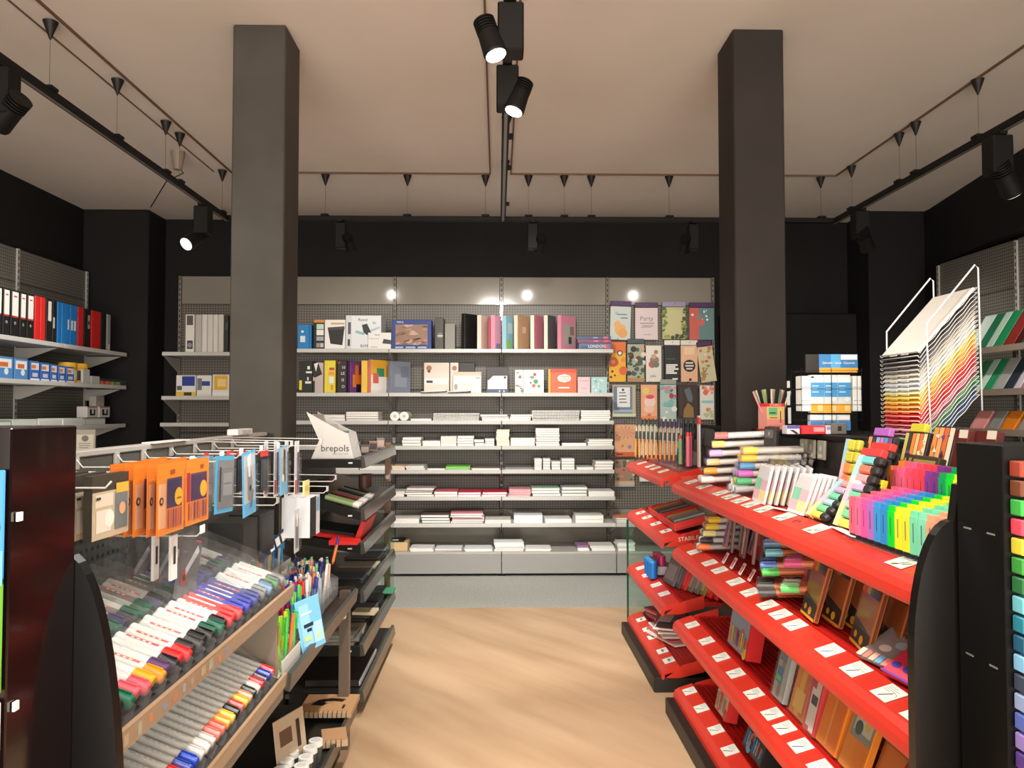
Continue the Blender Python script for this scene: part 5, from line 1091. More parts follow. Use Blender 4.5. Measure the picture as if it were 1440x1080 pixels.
def red_gondola(label, y0, y1, tags, kinds, lastend=True):
    t = empty('red_gondola', label, 'shelving', (1.03, (y0 + y1) / 2, 0))
    child(B().box(RXS, RXS + .03, y0, y1, .08, 1.352, rgb(40, 38, 35, .5), .003), 'back_panel', t)
    child(B().box(.80, RXS, y0, y1, 0, .075, rgb(30, 28, 24, .5), .004), 'plinth', t)
    child(B().box(RXS - .01, RXS + .06, y0, y1, 1.335, 1.355, 'blackm', .003), 'top_rail', t)
    for j, z in enumerate(RZ0):
        b = B(); b.box(.925, RXS, y0, y1, z + .018, z + .038, 'redd', .002)
        if j:
            x = .94
            while x < RXS - .02: b.box(x, x + .006, y0 + .004, y1 - .004, z + .038, z + .042, 'redd'); x += .022
        child(b, 'shelf', t)
        pr = [(.93, z + .044), (.866, z + .024), (.848, z + .014), (.840, z + .0), (.838, z - .018), (.842, z - .028), (.852, z - .030), (.856, z - .004), (.93, z + .018)]
        child(B().prism(pr, y0 - .002, y1 + .002, 'red'), 'price_lip', t)
        for e, (ya, yb) in enumerate(((y0 - .005, y0 - .001), (y1 + .001, y1 + .005))):
            child(B().prism([(.86, z - .02), (.93, z - .02), (1.06, z + .01), (1.06, z + .075), (.95, z + .046)], ya, yb, 'red'), 'end_cheek', t)
        for i, px in enumerate(tags[j]):
            y = onX(px, 600, .895).y if px > 60 else y0 + px * (y1 - y0) / 10
            if y < y0 + .04 or y > y1 - .04: continue
            M = frame((.8985, y, z + .0355), (0, -1, 0), (math.cos(slope_rx), 0, math.sin(slope_rx)), (-math.sin(slope_rx), 0, math.cos(slope_rx)))
            o = place('price_label', PL[kinds[j]], t, M=M); o.matrix_parent_inverse = Matrix.Translation(t.location).inverted(); o.matrix_basis = M
    return t
G1Y = (1.535, 3.70)
gr = red_gondola('red-shelved gondola at right loaded with markers and highlighters', 1.535, 3.70,
    [[960, 971, 988, 1012, 1025, 1039, 1054, 1072, 1100, 1145, 1267], [963, 974, 995, 1009, 1031, 1051, 1075, 1093, 1113, 1161, 1197, 1242, 1285], [970, 990, 1010, 1030, 1055, 1080, 1097, 1119, 1146, 1180, 1216], [966, 982, 1002, 1021, 1045, 1075]], [0, 2, 2, 1])
text('%s' % '€ *', .028, (120, 20, 16), gr, (0, 0, 0)); lt = bpy.data.objects['lettering'] if False else C.objects[-1]
lt.matrix_parent_inverse = Matrix.Translation(gr.location).inverted(); lt.matrix_basis = frame((.895, onX(1118, 600, .895).y, RZ0[0] + .0358), (0, -1, 0), (math.cos(slope_rx), 0, math.sin(slope_rx)), (-math.sin(slope_rx), 0, math.cos(slope_rx)))
g2 = red_gondola('second red-shelved gondola farther down, before the calendars', 3.96, 5.0, [[2, 4, 5.5, 8], [1.5, 4, 6.5, 8.5], [2, 4, 6.5, 8.5], [1, 2.5, 5, 6.5, 8.5]], [1, 3, 1, 3])
b = B(); b.box(.85, 1.2, 5.006, 5.012, .08, .73, 'glass'); b.box(.838, .850, 5.004, 5.014, .08, .73, 'greenedge'); child(b, 'glass_end', g2)
# near end board of the red gondola and the black rack beside it
pr = [(1.24, 0), (.815, 0), (.815, .96)] + [(.815 + .085 * (1 - math.cos(k / 10 * math.pi / 2)) , .96 + .27 * math.sin(k / 10 * math.pi / 2)) for k in range(1, 11)] + [(.91, 1.30), (1.24, 1.36)]
child(B().prism(pr, 1.505, 1.53, rgb(14, 11, 9, .25, spec=.4, coat=.1)), 'end_board', gr)
re_ = empty('end_rack', 'tall black slotted rack at the right photo edge', 'rack', (1.1, 1.42, 0))
b = B(); b.box(.902, 1.30, 1.36, 1.50, 0, 1.385, rgb(9, 8, 7, .4, spec=.25), .002); child(b, 'body', re_)
for z in (1.22, .98, .74, .52, .3):
    for y in (1.385, 1.455): child(B().box(.9005, .9022, y, y + .022, z, z + .003, rgb(120, 118, 112, .4)), 'slot', re_)
RB = [(150, 60, 40), (110, 60, 36), (60, 170, 70), (220, 70, 90), (210, 200, 60), (60, 150, 60), (40, 110, 60), (110, 190, 200), (40, 130, 150), (30, 90, 120), (130, 190, 226), (60, 70, 90), (150, 170, 210), (90, 110, 190), (150, 130, 200), (90, 60, 140), (130, 60, 120), (200, 60, 120), (226, 130, 160), (190, 40, 60), (214, 50, 50), (226, 90, 40)]
for i, c in enumerate(RB):
    box_item('paper_pack', f'{cname(c)} paper pack in the rainbow rack at the photo edge, {nth(i)} from the top', 'paper', .30, .03, .028, c, (1.062, 1.343, 1.33 - i * .034), (0, 0, 0), [], 'rainbow paper packs')

def X_item(name, label, cat, w_, d_, h_, body, X, y, z, pr=(), lean=0, group=None, bev=.002, twist=0, side=None):
    """stands on a red shelf, front towards the aisle (-X), leaning back by lean degrees"""
    o = box_item(name, label, cat, w_, d_, h_, body, (0, 0, 0), (0, 0, 0), pr, group, bev, side)
    o.matrix_world = Matrix.Translation((X, y, z + d_ / 2 * math.sin(R(lean)) + .0015)) @ Euler((0, 0, R(-90 + twist))).to_matrix().to_4x4() @ Euler((R(-lean), 0, 0)).to_matrix().to_4x4()
    return o
DZ = [z + .0385 for z in RZ0]; DZ = [DZ[0]] + [z + .004 for z in DZ[1:]]
# --- sets of pens in clear sleeves, lying with their caps to the aisle
def sleeve_set(label, X, y, z, caps, bodyc, L=.22, W=.10, rz=0, ry=0, group=None, card=None, tail=None):
    t = empty('pen_set', label, 'pen set', (X, y, z + .007), (0, R(ry), R(rz)), group)
    n = len(caps); r = min(W / n / 2 * .92, .0135)
    b = B(); b.box(-.004, L + .03, -W / 2, W / 2, 0, 2 * r + .003, 'film', .002); b.ob('clear_sleeve', t)
    if card: B().box(0.06, L, -W / 2 + .002, W / 2 - .002, .0005, .0015, card).ob('card', t)
    for i, c in enumerate(caps):
        yy = -W / 2 + (i + .5) * W / n
        b = B(); b.cyl((.05, yy, r + .001), (L, yy, r + .001), r * .85, r * .85, (*bodyc, .35), 8); o = b.ob('pen', t)
        b = B(); b.cyl((.0, yy, r + .001), (.055, yy, r + .001), r * .9, r, (*c, .3), 8); b.box(.004, .05, yy - .0015, yy + .0015, r * 1.9, r * 2.2, (*c, .3)); b.ob('cap', o)
    B().box(L, L + .05, -W / 2, W / 2, .001, .0025, tail or (70, 68, 64)).ob('hang_tab', t)
    return t
S1 = [[(226, 60, 50), (30, 160, 60), (36, 150, 56)], [(220, 210, 60), (236, 180, 40), (238, 200, 50)], [(200, 160, 220), (90, 40, 140), (110, 60, 150)], [(240, 190, 120), (40, 90, 190), (60, 100, 200)], [(240, 170, 40), (60, 50, 40), (40, 36, 34)], [(230, 230, 228), (220, 220, 218), (240, 238, 236)]]
S1b = [[(230, 210, 80), (214, 170, 60), (220, 190, 70)], [(236, 190, 60), (220, 160, 50), (226, 176, 60)], [(90, 150, 200), (40, 60, 110), (80, 140, 190)], [(210, 110, 190), (180, 150, 220), (200, 170, 230)], [(90, 190, 130), (200, 200, 80), (60, 150, 120)], [(180, 190, 190), (220, 224, 224), (200, 206, 206)]]
for k in range(6):
    sleeve_set(f'clear marker set, {nth(k)} from the top of the far stack on the red top shelf', .955 - k * .014, 3.36, DZ[0] + .195 - k * .038, S1[k], (224, 220, 214), W=.12, rz=-16 + 2 * k, ry=-3, group='stacked marker sets')
    sleeve_set(f'clear marker set, {nth(k)} from the top of the near stack on the red top shelf', .95 - k * .008, 2.98, DZ[0] + .150 - k * .029, S1b[k], (200, 196, 188), W=.12, rz=-10 + 2 * k, ry=-2, group='stacked marker sets')
for k in range(3):
    X_item('marker_wallet', f'dark clear-topped wallet standing behind the marker stacks, {nth(k)} one', 'wallet', .12, .01, .11, (64, 60, 58), 1.10 + k * .02, 3.1 + .04 * k, DZ[0] + .15, [(.1, .6, .9, .9, (120, 116, 112)), ('d', .5, .75, .08, (190, 190, 190))], 4, 'dark wallets')
b = B(); b.box(0, .17, -.06, .2, 0, .145, rgb(46, 40, 38, .4), .004); b.ob('riser_block', None, loc=(1.03, 2.97, DZ[0] + .0005), label='dark riser behind the stacked marker sets on the red top shelf', cat='riser')
# white fineliner wallets with pastel print
WW = [(0, .0, 1, .08, (236, 232, 232)), (0, .08, .5, .34, (240, 190, 200)), (.5, .08, 1, .34, (244, 226, 160)), (0, .34, .5, .64, (130, 226, 180)), (.5, .34, 1, .62, (240, 200, 210))] + [(.04 + .1 * i, .36, .06 + .1 * i, .97, (206, 200, 204)) for i in range(10)]
for k in range(7):
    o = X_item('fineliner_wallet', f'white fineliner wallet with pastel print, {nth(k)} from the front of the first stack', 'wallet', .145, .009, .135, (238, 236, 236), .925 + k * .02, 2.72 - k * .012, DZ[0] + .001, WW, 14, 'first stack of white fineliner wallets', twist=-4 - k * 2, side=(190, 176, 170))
    b = B(); b.prism([(-.06, .13), (.06, .13), (.055, .16), (.025, .18), (-.025, .18), (-.055, .16)], -.001, .001, 'film'); b.ob('hang_tab', o)
for k in range(5):
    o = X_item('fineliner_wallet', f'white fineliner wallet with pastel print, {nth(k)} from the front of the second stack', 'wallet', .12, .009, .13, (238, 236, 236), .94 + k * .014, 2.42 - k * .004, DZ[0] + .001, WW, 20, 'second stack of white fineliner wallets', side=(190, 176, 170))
box_item('price_card', 'white folded price card lying before the fineliner wallets', 'card', .04, .10, .003, (238, 238, 234), (.925, 2.50, DZ[0] + .006), (0, R(8), R(12)), [])
box_item('price_card', 'long white price card hanging over the lip under the pastel highlighter sets', 'card', .035, .17, .003, (238, 238, 234), (.925, 2.03, DZ[0] + .006), (0, R(10), R(-6)), [])
b = B(); b.prism([(0, 0), (.05, .03), (.0, .06)], 0, .004, (232, 238, 240)); b.ob('paper_cone', None, loc=(.915, 3.0, DZ[0] + .008), rot=(0, 0, R(20)), label='small crumpled white paper tag before the near marker stack', cat='tag')
# pastel highlighter packs: eight markers one above another, black caps at the near side
def hl_pack(label, X, y, z, cols, w_=.14, h_=.20, lean=24, strip=((226, 220, 150), (236, 190, 200), (170, 210, 220)), capc=(36, 34, 34), hdr=None, group='highlighter packs leaning on the red top shelf'):
    t = empty('highlighter_pack', label, 'highlighter pack', group=group)
    t.matrix_world = Matrix.Translation((X, y, z + .016 * math.sin(R(lean)) + .001)) @ Euler((0, 0, R(-90))).to_matrix().to_4x4() @ Euler((R(-lean), 0, 0)).to_matrix().to_4x4()
    B().box(-w_ / 2, w_ / 2, .012, .016, 0, h_, (40, 38, 38)).ob('tray', t)
    b = B(); m = len(strip)
    for i, c in enumerate(strip): b.box(-w_ / 2, -w_ / 2 + w_ * .2, -.006, .012, h_ * i / m, h_ * (i + 1) / m, c)
    b.ob('side_strip', t)
    n = len(cols); hh = h_ / n
    for i, c in enumerate(cols):
        b = B(); b.box(-w_ * .28, w_ * .18, -.008, .011, i * hh + .002, (i + 1) * hh - .002, c, .004); o = b.ob('highlighter', t)
        B().box(w_ * .18, w_ * .48, -.01, .011, i * hh + .001, (i + 1) * hh - .001, capc, .006).ob('cap', o)
    if hdr: B().box(-w_ / 2, w_ * .3, -.004, .016, h_, h_ + .022, hdr, .002).ob('header', t)
    return t
PAS = [(236, 220, 90), (120, 206, 150), (170, 200, 210), (110, 206, 160), (200, 170, 200), (236, 160, 160), (236, 120, 90), (110, 200, 200)]
hl_pack('pastel highlighter pack lying low beside the fineliner wallets', .93, 2.24, DZ[0] + .003, PAS[:6], h_=.15, lean=46)
hl_pack('tall pastel highlighter pack with red header, in the middle of the red top shelf', .945, 2.08, DZ[0] + .003, PAS, h_=.21, lean=22, hdr=(226, 60, 60))
hl_pack('tall highlighter pack with dark caps just behind the pastel one', 1.02, 2.17, DZ[0] + .003, PAS[::-1], h_=.22, lean=20, hdr=(214, 60, 56))
NE = [(236, 110, 120), (236, 130, 130), (240, 140, 90), (240, 150, 70), (214, 206, 60), (220, 210, 70)]
hl_pack('neon yellow and coral marker pack behind the wallets, farther', 1.06, 2.36, DZ[0] + .02, NE, w_=.10, h_=.22, lean=12, capc=(200, 190, 70))
hl_pack('neon yellow and coral marker pack behind the wallets, nearer', 1.10, 2.26, DZ[0] + .02, NE, w_=.10, h_=.23, lean=12, capc=(196, 186, 80))
X_item('red_box', 'red carton with a white label behind the pastel highlighter packs', 'box', .13, .04, .16, (206, 60, 60), 1.04, 2.20, DZ[0] + .002, [(.2, .2, .9, .85, (236, 232, 226)), (.35, .3, .45, .6, (60, 60, 60)), ('d', .6, .75, .06, (40, 60, 90))], 14)
def art_pack(label, X, y, z, w_, h_, hdr, cols, lean=14, group='art marker packs'):
    n = len(cols)
    o = X_item('art_marker_pack', label, 'marker pack', w_, .018, h_, (44, 40, 40), X, y, z, [(.02 + i * .96 / n, .02, .02 + (i + .86) * .96 / n, .98, c) for i, c in enumerate(cols)] + shards(int(X * 1000 + y * 100), 12, [(230, 140, 80), (110, 70, 140), (90, 160, 200), (240, 220, 190), (60, 50, 70)], (.05, .95), (.05, .9), .14), lean, group)
    if hdr: B().box(-w_ * .3, w_ * .3, -.013, .004, h_, h_ + .024, hdr, .002).ob('header', o)
    return o
AP = [(236, 150, 90), (60, 54, 70), (150, 170, 214), (190, 130, 190), (90, 150, 200), (130, 80, 130)]
AB = [(200, 190, 100), (60, 60, 50), (230, 140, 60), (236, 190, 130), (220, 120, 60), (240, 220, 180)]
art_pack('tall art marker pack with a purple header, behind the highlighters', 1.09, 2.25, DZ[0] + .04, .15, .215, (176, 100, 190), AP)
art_pack('tall art marker pack with a yellow header, behind the highlighters', 1.13, 2.12, DZ[0] + .07, .12, .20, (206, 200, 60), AB)
art_pack('tall brown swirl art marker pack without header', 1.135, 2.0, DZ[0] + .07, .10, .22, None, [(230, 150, 80), (236, 170, 110), (214, 110, 60), (240, 220, 190)])
for k in range(2):
    X_item('art_marker_pack', f'dark red art marker pack, {nth(k)} behind the swirl one', 'marker pack', .12, .02, .21, (90, 30, 24), 1.15 + k * .02, 1.96 - k * .08, DZ[0] + .07, [(.7, .9, 1, 1, (220, 210, 190)), (.1, .1, .6, .8, (120, 50, 30))], 10, 'art marker packs')
art_pack('small art marker pack with a white header, left of the highlighter grid', .965, 2.115, DZ[0] + .002, .10, .12, (226, 226, 220), [(236, 160, 90), (70, 60, 60), (90, 130, 200), (60, 180, 120)], 16)
art_pack('small art marker pack with a yellow header, touching the highlighter grid', .985, 2.035, DZ[0] + .002, .09, .12, (220, 206, 50), [(60, 54, 60), (70, 140, 210), (226, 60, 90), (40, 170, 90)], 16)
for k in range(3):
    X_item('sepia_pack', f'dark olive marker pack, {nth(k)} behind the tall pastel packs', 'marker pack', .13, .02, .19, (58, 54, 40), 1.08 + k * .02, 2.0 + .06 * k, DZ[0] + .02, [(.1, .75, .9, .95, (150, 130, 80)), (.1, .1, .9, .4, (90, 84, 60))], 16, 'dark olive packs')
b = B(); b.box(0, .08, 0, .38, 0, .066, rgb(36, 33, 32, .4), .004); b.ob('riser_block', None, loc=(1.12, 1.90, DZ[0] + .0005), label='dark riser under the art marker packs and rear highlighters', cat='riser')

# --- the grid of standing highlighters
def highlighter(col):
    def f():
        b = B(); m = (*col, .3)
        # flat body: broad front, slightly curved; lower black cap
        pr = [(-.0125, -.008), (-.008, -.0105), (.008, -.0105), (.0125, -.008), (.0125, .008), (.008, .0105), (-.008, .0105), (-.0125, .008)]
        pr = [(x * 1.22, y) for x, y in pr]; b.prism(pr, .010, .092, m, 'Z')
        b.prism([(x * .82, y * .82) for x, y in pr], .092, .104, m, 'Z')
        c = B(); c.prism([(x * .9, y * .9) for x, y in pr], 0, .0098, (24, 24, 26), 'Z')
        d = B(); d.box(-.0008, .0008, -.0112, -.0104, .036, .078, (60, 60, 90))
        return [('highlighter', b.mesh('highlighter_body')), ('black_cap', c.mesh('highlighter_cap')), ('lettering', d.mesh('highlighter_print'))]
    return f
HC = [((236, 100, 122), 'pink'), ((244, 110, 150), 'pink'), ((246, 90, 160), 'magenta'), ((170, 110, 190), 'lilac'), ((60, 150, 214), 'blue'), ((50, 140, 206), 'blue'), ((20, 214, 50), 'green'), ((224, 224, 50), 'yellow'), ((226, 222, 56), 'yellow'), ((120, 214, 170), 'mint'), ((130, 220, 180), 'mint'), ((244, 170, 130), 'peach'), ((250, 160, 130), 'peach')]
hb = B(); hb.box(.90, 1.05, 1.56, 2.0, 0, .004, 'acr'); 
for r_ in range(6):
    x = .905 + r_ * .027
    hb.box(x + .0125, x + .0145, 1.56, 2.0, .004, .02, 'acr')
hb.ob('holder_tray', None, loc=(0, 0, DZ[0] + .002), label='clear holder tray under the grid of highlighters', cat='tray')
for i, (c, nm) in enumerate(HC):
    y = 1.965 - i * .0325
    for r_ in range(5):
        if i == 12 and r_ < 0: continue
        spawn(('hl', c), highlighter(c), 'highlighter', f'{nm} highlighter in the grid, {nth(i)} column from far end, {nth(r_)} row from aisle', 'highlighter', loc=(.918 + r_ * .027, y, DZ[0] + .0065 + r_ * .006), rot=(0, 0, R(-90 + 8)), group='grid of standing highlighters')
for r_ in range(1, 5):
    b = B(); b.box(.9055 + r_ * .027, .929 + r_ * .027, 1.56, 2.0, .0045, .006 + r_ * .006 - .0002, 'acr'); b.ob('holder_step', None, loc=(0, 0, DZ[0] + .002), label=f'clear step of the highlighter holder, {nth(r_ - 1)} one up', cat='tray', group='steps of the highlighter holder')
HC2 = [((244, 130, 50), 'orange'), ((236, 100, 122), 'pink'), ((244, 100, 140), 'pink'), ((250, 80, 110), 'coral'), ((246, 70, 90), 'red-pink'), ((244, 66, 80), 'red-pink'), ((130, 60, 140), 'purple'), ((120, 56, 130), 'purple'), ((20, 160, 90), 'dark green'), ((20, 214, 50), 'green'), ((240, 236, 40), 'yellow'), ((238, 230, 50), 'yellow'), ((150, 214, 190), 'mint')]
for i, (c, nm) in enumerate(HC2):
    y = 2.06 - i * .0305
    for r_ in range(2):
        spawn(('hl', c), highlighter(c), 'highlighter', f'{nm} highlighter on the raised rear tier, {nth(i)} from the far end, {"front" if r_ == 0 else "rear"} row', 'highlighter', loc=(1.066 + r_ * .03, y, DZ[0] + .078 + r_ * .012), rot=(0, 0, R(-90 + 8)), group='raised tier of highlighters')
b = B(); b.box(1.05, 1.115, 1.56, 2.08, 0, .0765, rgb(36, 33, 32, .4), .002); b.box(1.083, 1.115, 1.56, 2.08, .0767, .089, rgb(36, 33, 32, .4), .002)
b.ob('riser_block', None, loc=(0, 0, DZ[0] + .0005), label='dark stepped riser under the raised tier of highlighters', cat='riser')

# --- second red shelf
rr = random.Random(44)
PEN = [(226, 60, 70), (200, 70, 120), (70, 120, 180), (90, 190, 180), (236, 190, 190), (40, 40, 50), (160, 120, 190), (226, 120, 60), (120, 90, 60)]
for i in range(16):
    y = 3.42 - i * .062; k = i % 2
    pr = [(.08, .72, .92, .94, PEN[(i * 4 + 1) % 9]), (.3, .3, .7, .70, (190, 180, 176)), ('d', .5, .84, .09, (70, 60, 52)), (.12, .08, .42, .6, PEN[(i * 2) % 9]), (.58, .08, .88, .55, PEN[(i * 5 + 2) % 9])]
    X_item('pen_blister', f'slim clear pen blister, {nth(i)} from the far end of the second red shelf', 'pen pack', .05, .012, .20, (126, 96, 92) if i % 3 else (176, 120, 116), 1.00 + .05 * k + rr.uniform(0, .02), y, DZ[1] + .03, pr, 10 + rr.uniform(-4, 6), 'slim pen blisters', twist=rr.uniform(-20, 10))
for k in range(5):
    sleeve_set(f'small light-capped marker set, {nth(k)} from bottom of the far stack, second red shelf', .90 + k * .012, 3.48, DZ[1] + .004 + k * .03, [[(230, 120, 60), (226, 226, 220), (40, 40, 44)], [(40, 40, 44), (230, 230, 226), (60, 60, 64)], [(240, 230, 160), (90, 170, 130), (226, 226, 220)], [(236, 206, 60), (200, 80, 90), (160, 210, 200)], [(240, 200, 50), (236, 150, 60), (90, 180, 120)]][k], (190, 190, 186), W=.10, L=.18, rz=-6, ry=-2, group='small marker sets')
    X_item('tag_strip', f'white narrow tag leaning at the lip of the second red shelf, {nth(k)} of five', 'tag', .03, .002, .05, (226, 206, 200), .935, 3.2 - k * .11, DZ[1] + .002, [(.2, .2, .8, .8, (190, 90, 90))], 30, 'narrow tags')
ORG = (206, 104, 40)
SO = [[(226, 50, 46), (236, 150, 50)], [(40, 100, 150), (50, 110, 160)], [(90, 180, 200), (40, 140, 130), (60, 160, 170)], [(220, 50, 130), (210, 130, 200)], [(60, 110, 200), (30, 60, 150), (110, 160, 220)], [(60, 200, 70), (180, 230, 60)], [(90, 220, 110), (230, 236, 230)], [(40, 36, 34), (30, 28, 26)], [(50, 44, 40), (220, 130, 40)]]
zz = [.19, .165, .135, .125, .09, .07, .045, .02, .002]
for k in range(9):
    near = k in (0, 3, 6)
    sleeve_set(f'orange-bodied fineliner set, {nth(k)} from top of the loose pile, second red shelf', .93 + (.02 if k % 3 == 0 else 0) - .004 * k, (2.50 if near else 2.68) - .015 * (k % 3), DZ[1] + zz[k] + (.004 if near else 0), [SO[k][q % len(SO[k])] for q in range(4)], ORG, W=.11, L=.24, rz=-26 + 5 * (k % 3), ry=-4, group='loose pile of orange fineliner sets', card=(190, 90, 36), tail=(200, 96, 36))
FW = [(0, .0, 1, .26, (44, 40, 38)), (0, .0, 1, .05, (236, 160, 40)), ('d', .25, .16, .07, (238, 170, 40), .8), ('d', .6, .14, .09, (240, 176, 50), .8), ('p', [(0, .26), (1, .18), (1, .3), (0, .42)], (58, 50, 46)), (.0, .84, .25, 1, (226, 100, 50)), (.25, .84, .45, 1, (226, 170, 60)), (.45, .84, .6, 1, (60, 130, 90)), (.6, .84, .8, 1, (50, 90, 120)), (.8, .84, 1, 1, (50, 50, 70))] + [(.04 + i * .08, .44, .05 + i * .08, .84, (150, 76, 34)) for i in range(12)]
for k, (X, y, w_, tw) in enumerate(((.955, 2.36, .13, -6), (1.0, 2.30, .13, -4), (1.035, 2.25, .13, -2), (.97, 2.06, .15, -10), (1.02, 2.02, .15, -8), (1.07, 1.90, .15, -12))):
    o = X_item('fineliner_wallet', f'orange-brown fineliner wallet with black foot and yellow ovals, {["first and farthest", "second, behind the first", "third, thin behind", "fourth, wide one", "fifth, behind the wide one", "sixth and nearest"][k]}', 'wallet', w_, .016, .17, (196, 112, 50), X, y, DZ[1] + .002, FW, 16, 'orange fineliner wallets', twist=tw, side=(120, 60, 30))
    B().box(-w_ / 2, w_ / 2, -.011, -.0095, .05, .165, 'film').ob('clear_front', o)
def flat_case(label, X, y, z, w_, l_, body, ovals, rz, ry=-14, pr=()):
    t = empty('pencil_wallet', label, 'wallet', (X, y, z), (0, R(ry), R(rz)), 'wallets lying at the near end of the second red shelf')
    B().box(0, l_, -w_ / 2, w_ / 2, 0, .014, body, .004).ob('body', t)
    b = B(); e = .0146
    for (u, v, r_, c, s) in ovals: b.poly([(l_ * u + r_ * .6 * math.cos(2 * math.pi * k / 14), w_ * v + r_ * s * math.sin(2 * math.pi * k / 14), e) for k in range(14)], c); e += .0002
    for (u0, v0, u1, v1, c) in pr: b.poly([(l_ * u0, w_ * v0, e), (l_ * u1, w_ * v0, e), (l_ * u1, w_ * v1, e), (l_ * u0, w_ * v1, e)], c); e += .0002
    b.ob('printed_top', t)
    return t
PC = [(150, 60, 50), (200, 110, 60), (60, 90, 120), (70, 80, 100), (180, 90, 90), (110, 60, 60)]
flat_case('flat wallet of colour samples lying before the near fineliner wallets', .945, 1.92, DZ[1] + .004, .14, .17, (150, 150, 150), [(.3, .1, .02, (236, 230, 226), 1), (.45, -.15, .022, (170, 200, 214), 1)], 12, ry=-30, pr=[(0, -.45 + i * .16, .16, -.32 + i * .16, c) for i, c in enumerate([(120, 220, 90), (240, 140, 130), (110, 170, 210), (240, 190, 160), (226, 130, 110), (236, 220, 190)])])
flat_case('pink flat wallet with dark blue ovals', .94, 1.79, DZ[1] + .006, .14, .20, (226, 50, 80), [(.16, .32, .016, (50, 50, 170), 1), (.16, .02, .017, (54, 54, 176), 1), (.16, -.32, .017, (50, 60, 180), 1)], 8, -34, [(.45, -.2, .75, .2, (214, 206, 200)), (0, -.5, .03, .5, (120, 40, 160))] + [(.45, -.18 + i * .05, .74, -.16 + i * .05, (60, 60, 60)) for i in range(7)])
flat_case('grey flat wallet with light blue ovals nearest the end board', .935, 1.655, DZ[1] + .008, .13, .20, (92, 96, 100), [(.14, .28, .016, (90, 190, 220), 1), (.14, -.05, .02, (70, 170, 210), 1), (.14, -.34, .02, (60, 50, 120), 1.1), (.3, -.3, .018, (220, 224, 240), 1)], 6, -34, [(.3, 0, .38, .35, (220, 220, 210)), (0, -.5, .03, .5, (90, 190, 220))])
flat_case('long set of coloured pencils in a clear lid leaning up behind the flat wallets', 1.04, 1.86, DZ[1] + .06, .16, .17, (90, 70, 70), [(.4, .1, .03, (180, 190, 184), 1.4)], 8, -24, [(.02, -.45 + i * .15, .98, -.33 + i * .15, c) for i, c in enumerate(PC)])
flat_case('second set of coloured pencils leaning beside the first, nearer', 1.04, 1.68, DZ[1] + .06, .16, .17, (120, 60, 56), [(.25, .2, .02, (210, 206, 200), 1.2)], 8, -24, [(.02, -.45 + i * .15, .98, -.33 + i * .15, c) for i, c in enumerate(PC[::-1])])
X_item('red_box', 'pink-red carton with a window standing at the back of the second red shelf', 'box', .10, .04, .15, (206, 50, 60), 1.13, 1.78, DZ[1] + .10, [(.2, .2, .7, .7, (196, 186, 180)), (.3, .55, .65, .75, (90, 84, 90)), ('d', .8, .2, .12, (226, 40, 40))], 16)

# --- third red shelf
def pic_box(label, X, y, z, w_, h_, d_, body, cols, seed, lean=14, name='picture_box', cat='box', group='picture boxes on the lower red shelves', base=None):
    return X_item(name, label, cat, w_, d_, h_, body, X, y, z, [(.03, .03, .97, .97, base or cols[0])] + blobs(seed, 9, cols[1:], (.1, .9), (.1, .9), (.05, .13)) + [(.1 + .1 * i, .1, .16 + .1 * i, .4, cols[1 + i % (len(cols) - 1)]) for i in range(8)], lean, group)
pic_box('light blue picture tin with a rainbow of pencils, red sides', .98, 3.08, DZ[2] + .012, .24, .22, .06, (206, 30, 30), [(140, 160, 180), (226, 120, 80), (230, 190, 70), (110, 170, 120), (200, 90, 90), (80, 90, 130)], 5, 10)
def pouch(label, X, y, z, w_, h_, cols, lean=18, d_=.02, ov=(), group='clear pouches on the third red shelf'):
    n = len(cols)
    o = X_item('pencil_pouch', label, 'pouch', w_, d_, h_, cols[0], X, y, z, [(.03 + i * .94 / n, .04, .03 + (i + .85) * .94 / n, .96, c) for i, c in enumerate(cols)] + list(ov), lean, group)
    B().box(-w_ / 2 - .003, w_ / 2 + .003, -d_ / 2 - .006, -d_ / 2 - .005, 0, h_ + .01, 'film').ob('clear_front', o); return o
pouch('clear pouch with a blue and green label, first after the picture tin', .955, 2.62, DZ[2] + .002, .10, .21, [(170, 176, 170), (150, 130, 110), (180, 190, 190)], 14, ov=[(.1, .25, .6, .5, (60, 130, 180)), (.15, .28, .5, .36, (90, 220, 90)), (.1, .6, .7, .9, (110, 120, 130))])
pouch('clear pouch of orange and yellow pencils', .96, 2.47, DZ[2] + .002, .12, .21, [(236, 150, 60), (240, 190, 70), (226, 120, 60)], 16, ov=[(.0, .8, 1, 1, (190, 40, 40)), (.2, .1, .8, .4, (240, 200, 100))])
pouch('narrow white and red pouch with a dark picture', .95, 2.35, DZ[2] + .002, .08, .19, [(206, 60, 60), (226, 220, 214)], 14, ov=[(.2, .1, .9, .7, (226, 224, 220)), (.3, .45, .8, .6, (50, 46, 50))])
pouch('bright orange pouch in the middle of the third red shelf', .955, 2.24, DZ[2] + .002, .13, .20, [(244, 140, 30), (240, 130, 26)], 18, ov=[(.0, .85, 1, 1, (200, 50, 50)), (.45, .05, .52, .8, (250, 180, 90))])
pouch('orange pouch with a green and white landscape label', .955, 2.09, DZ[2] + .002, .13, .20, [(240, 150, 50), (236, 140, 40)], 20, ov=[(.1, .45, .95, .95, (150, 160, 150)), (.2, .55, .9, .8, (210, 220, 200)), ('d', .4, .6, .1, (70, 110, 100)), ('d', .7, .7, .08, (226, 214, 120))])
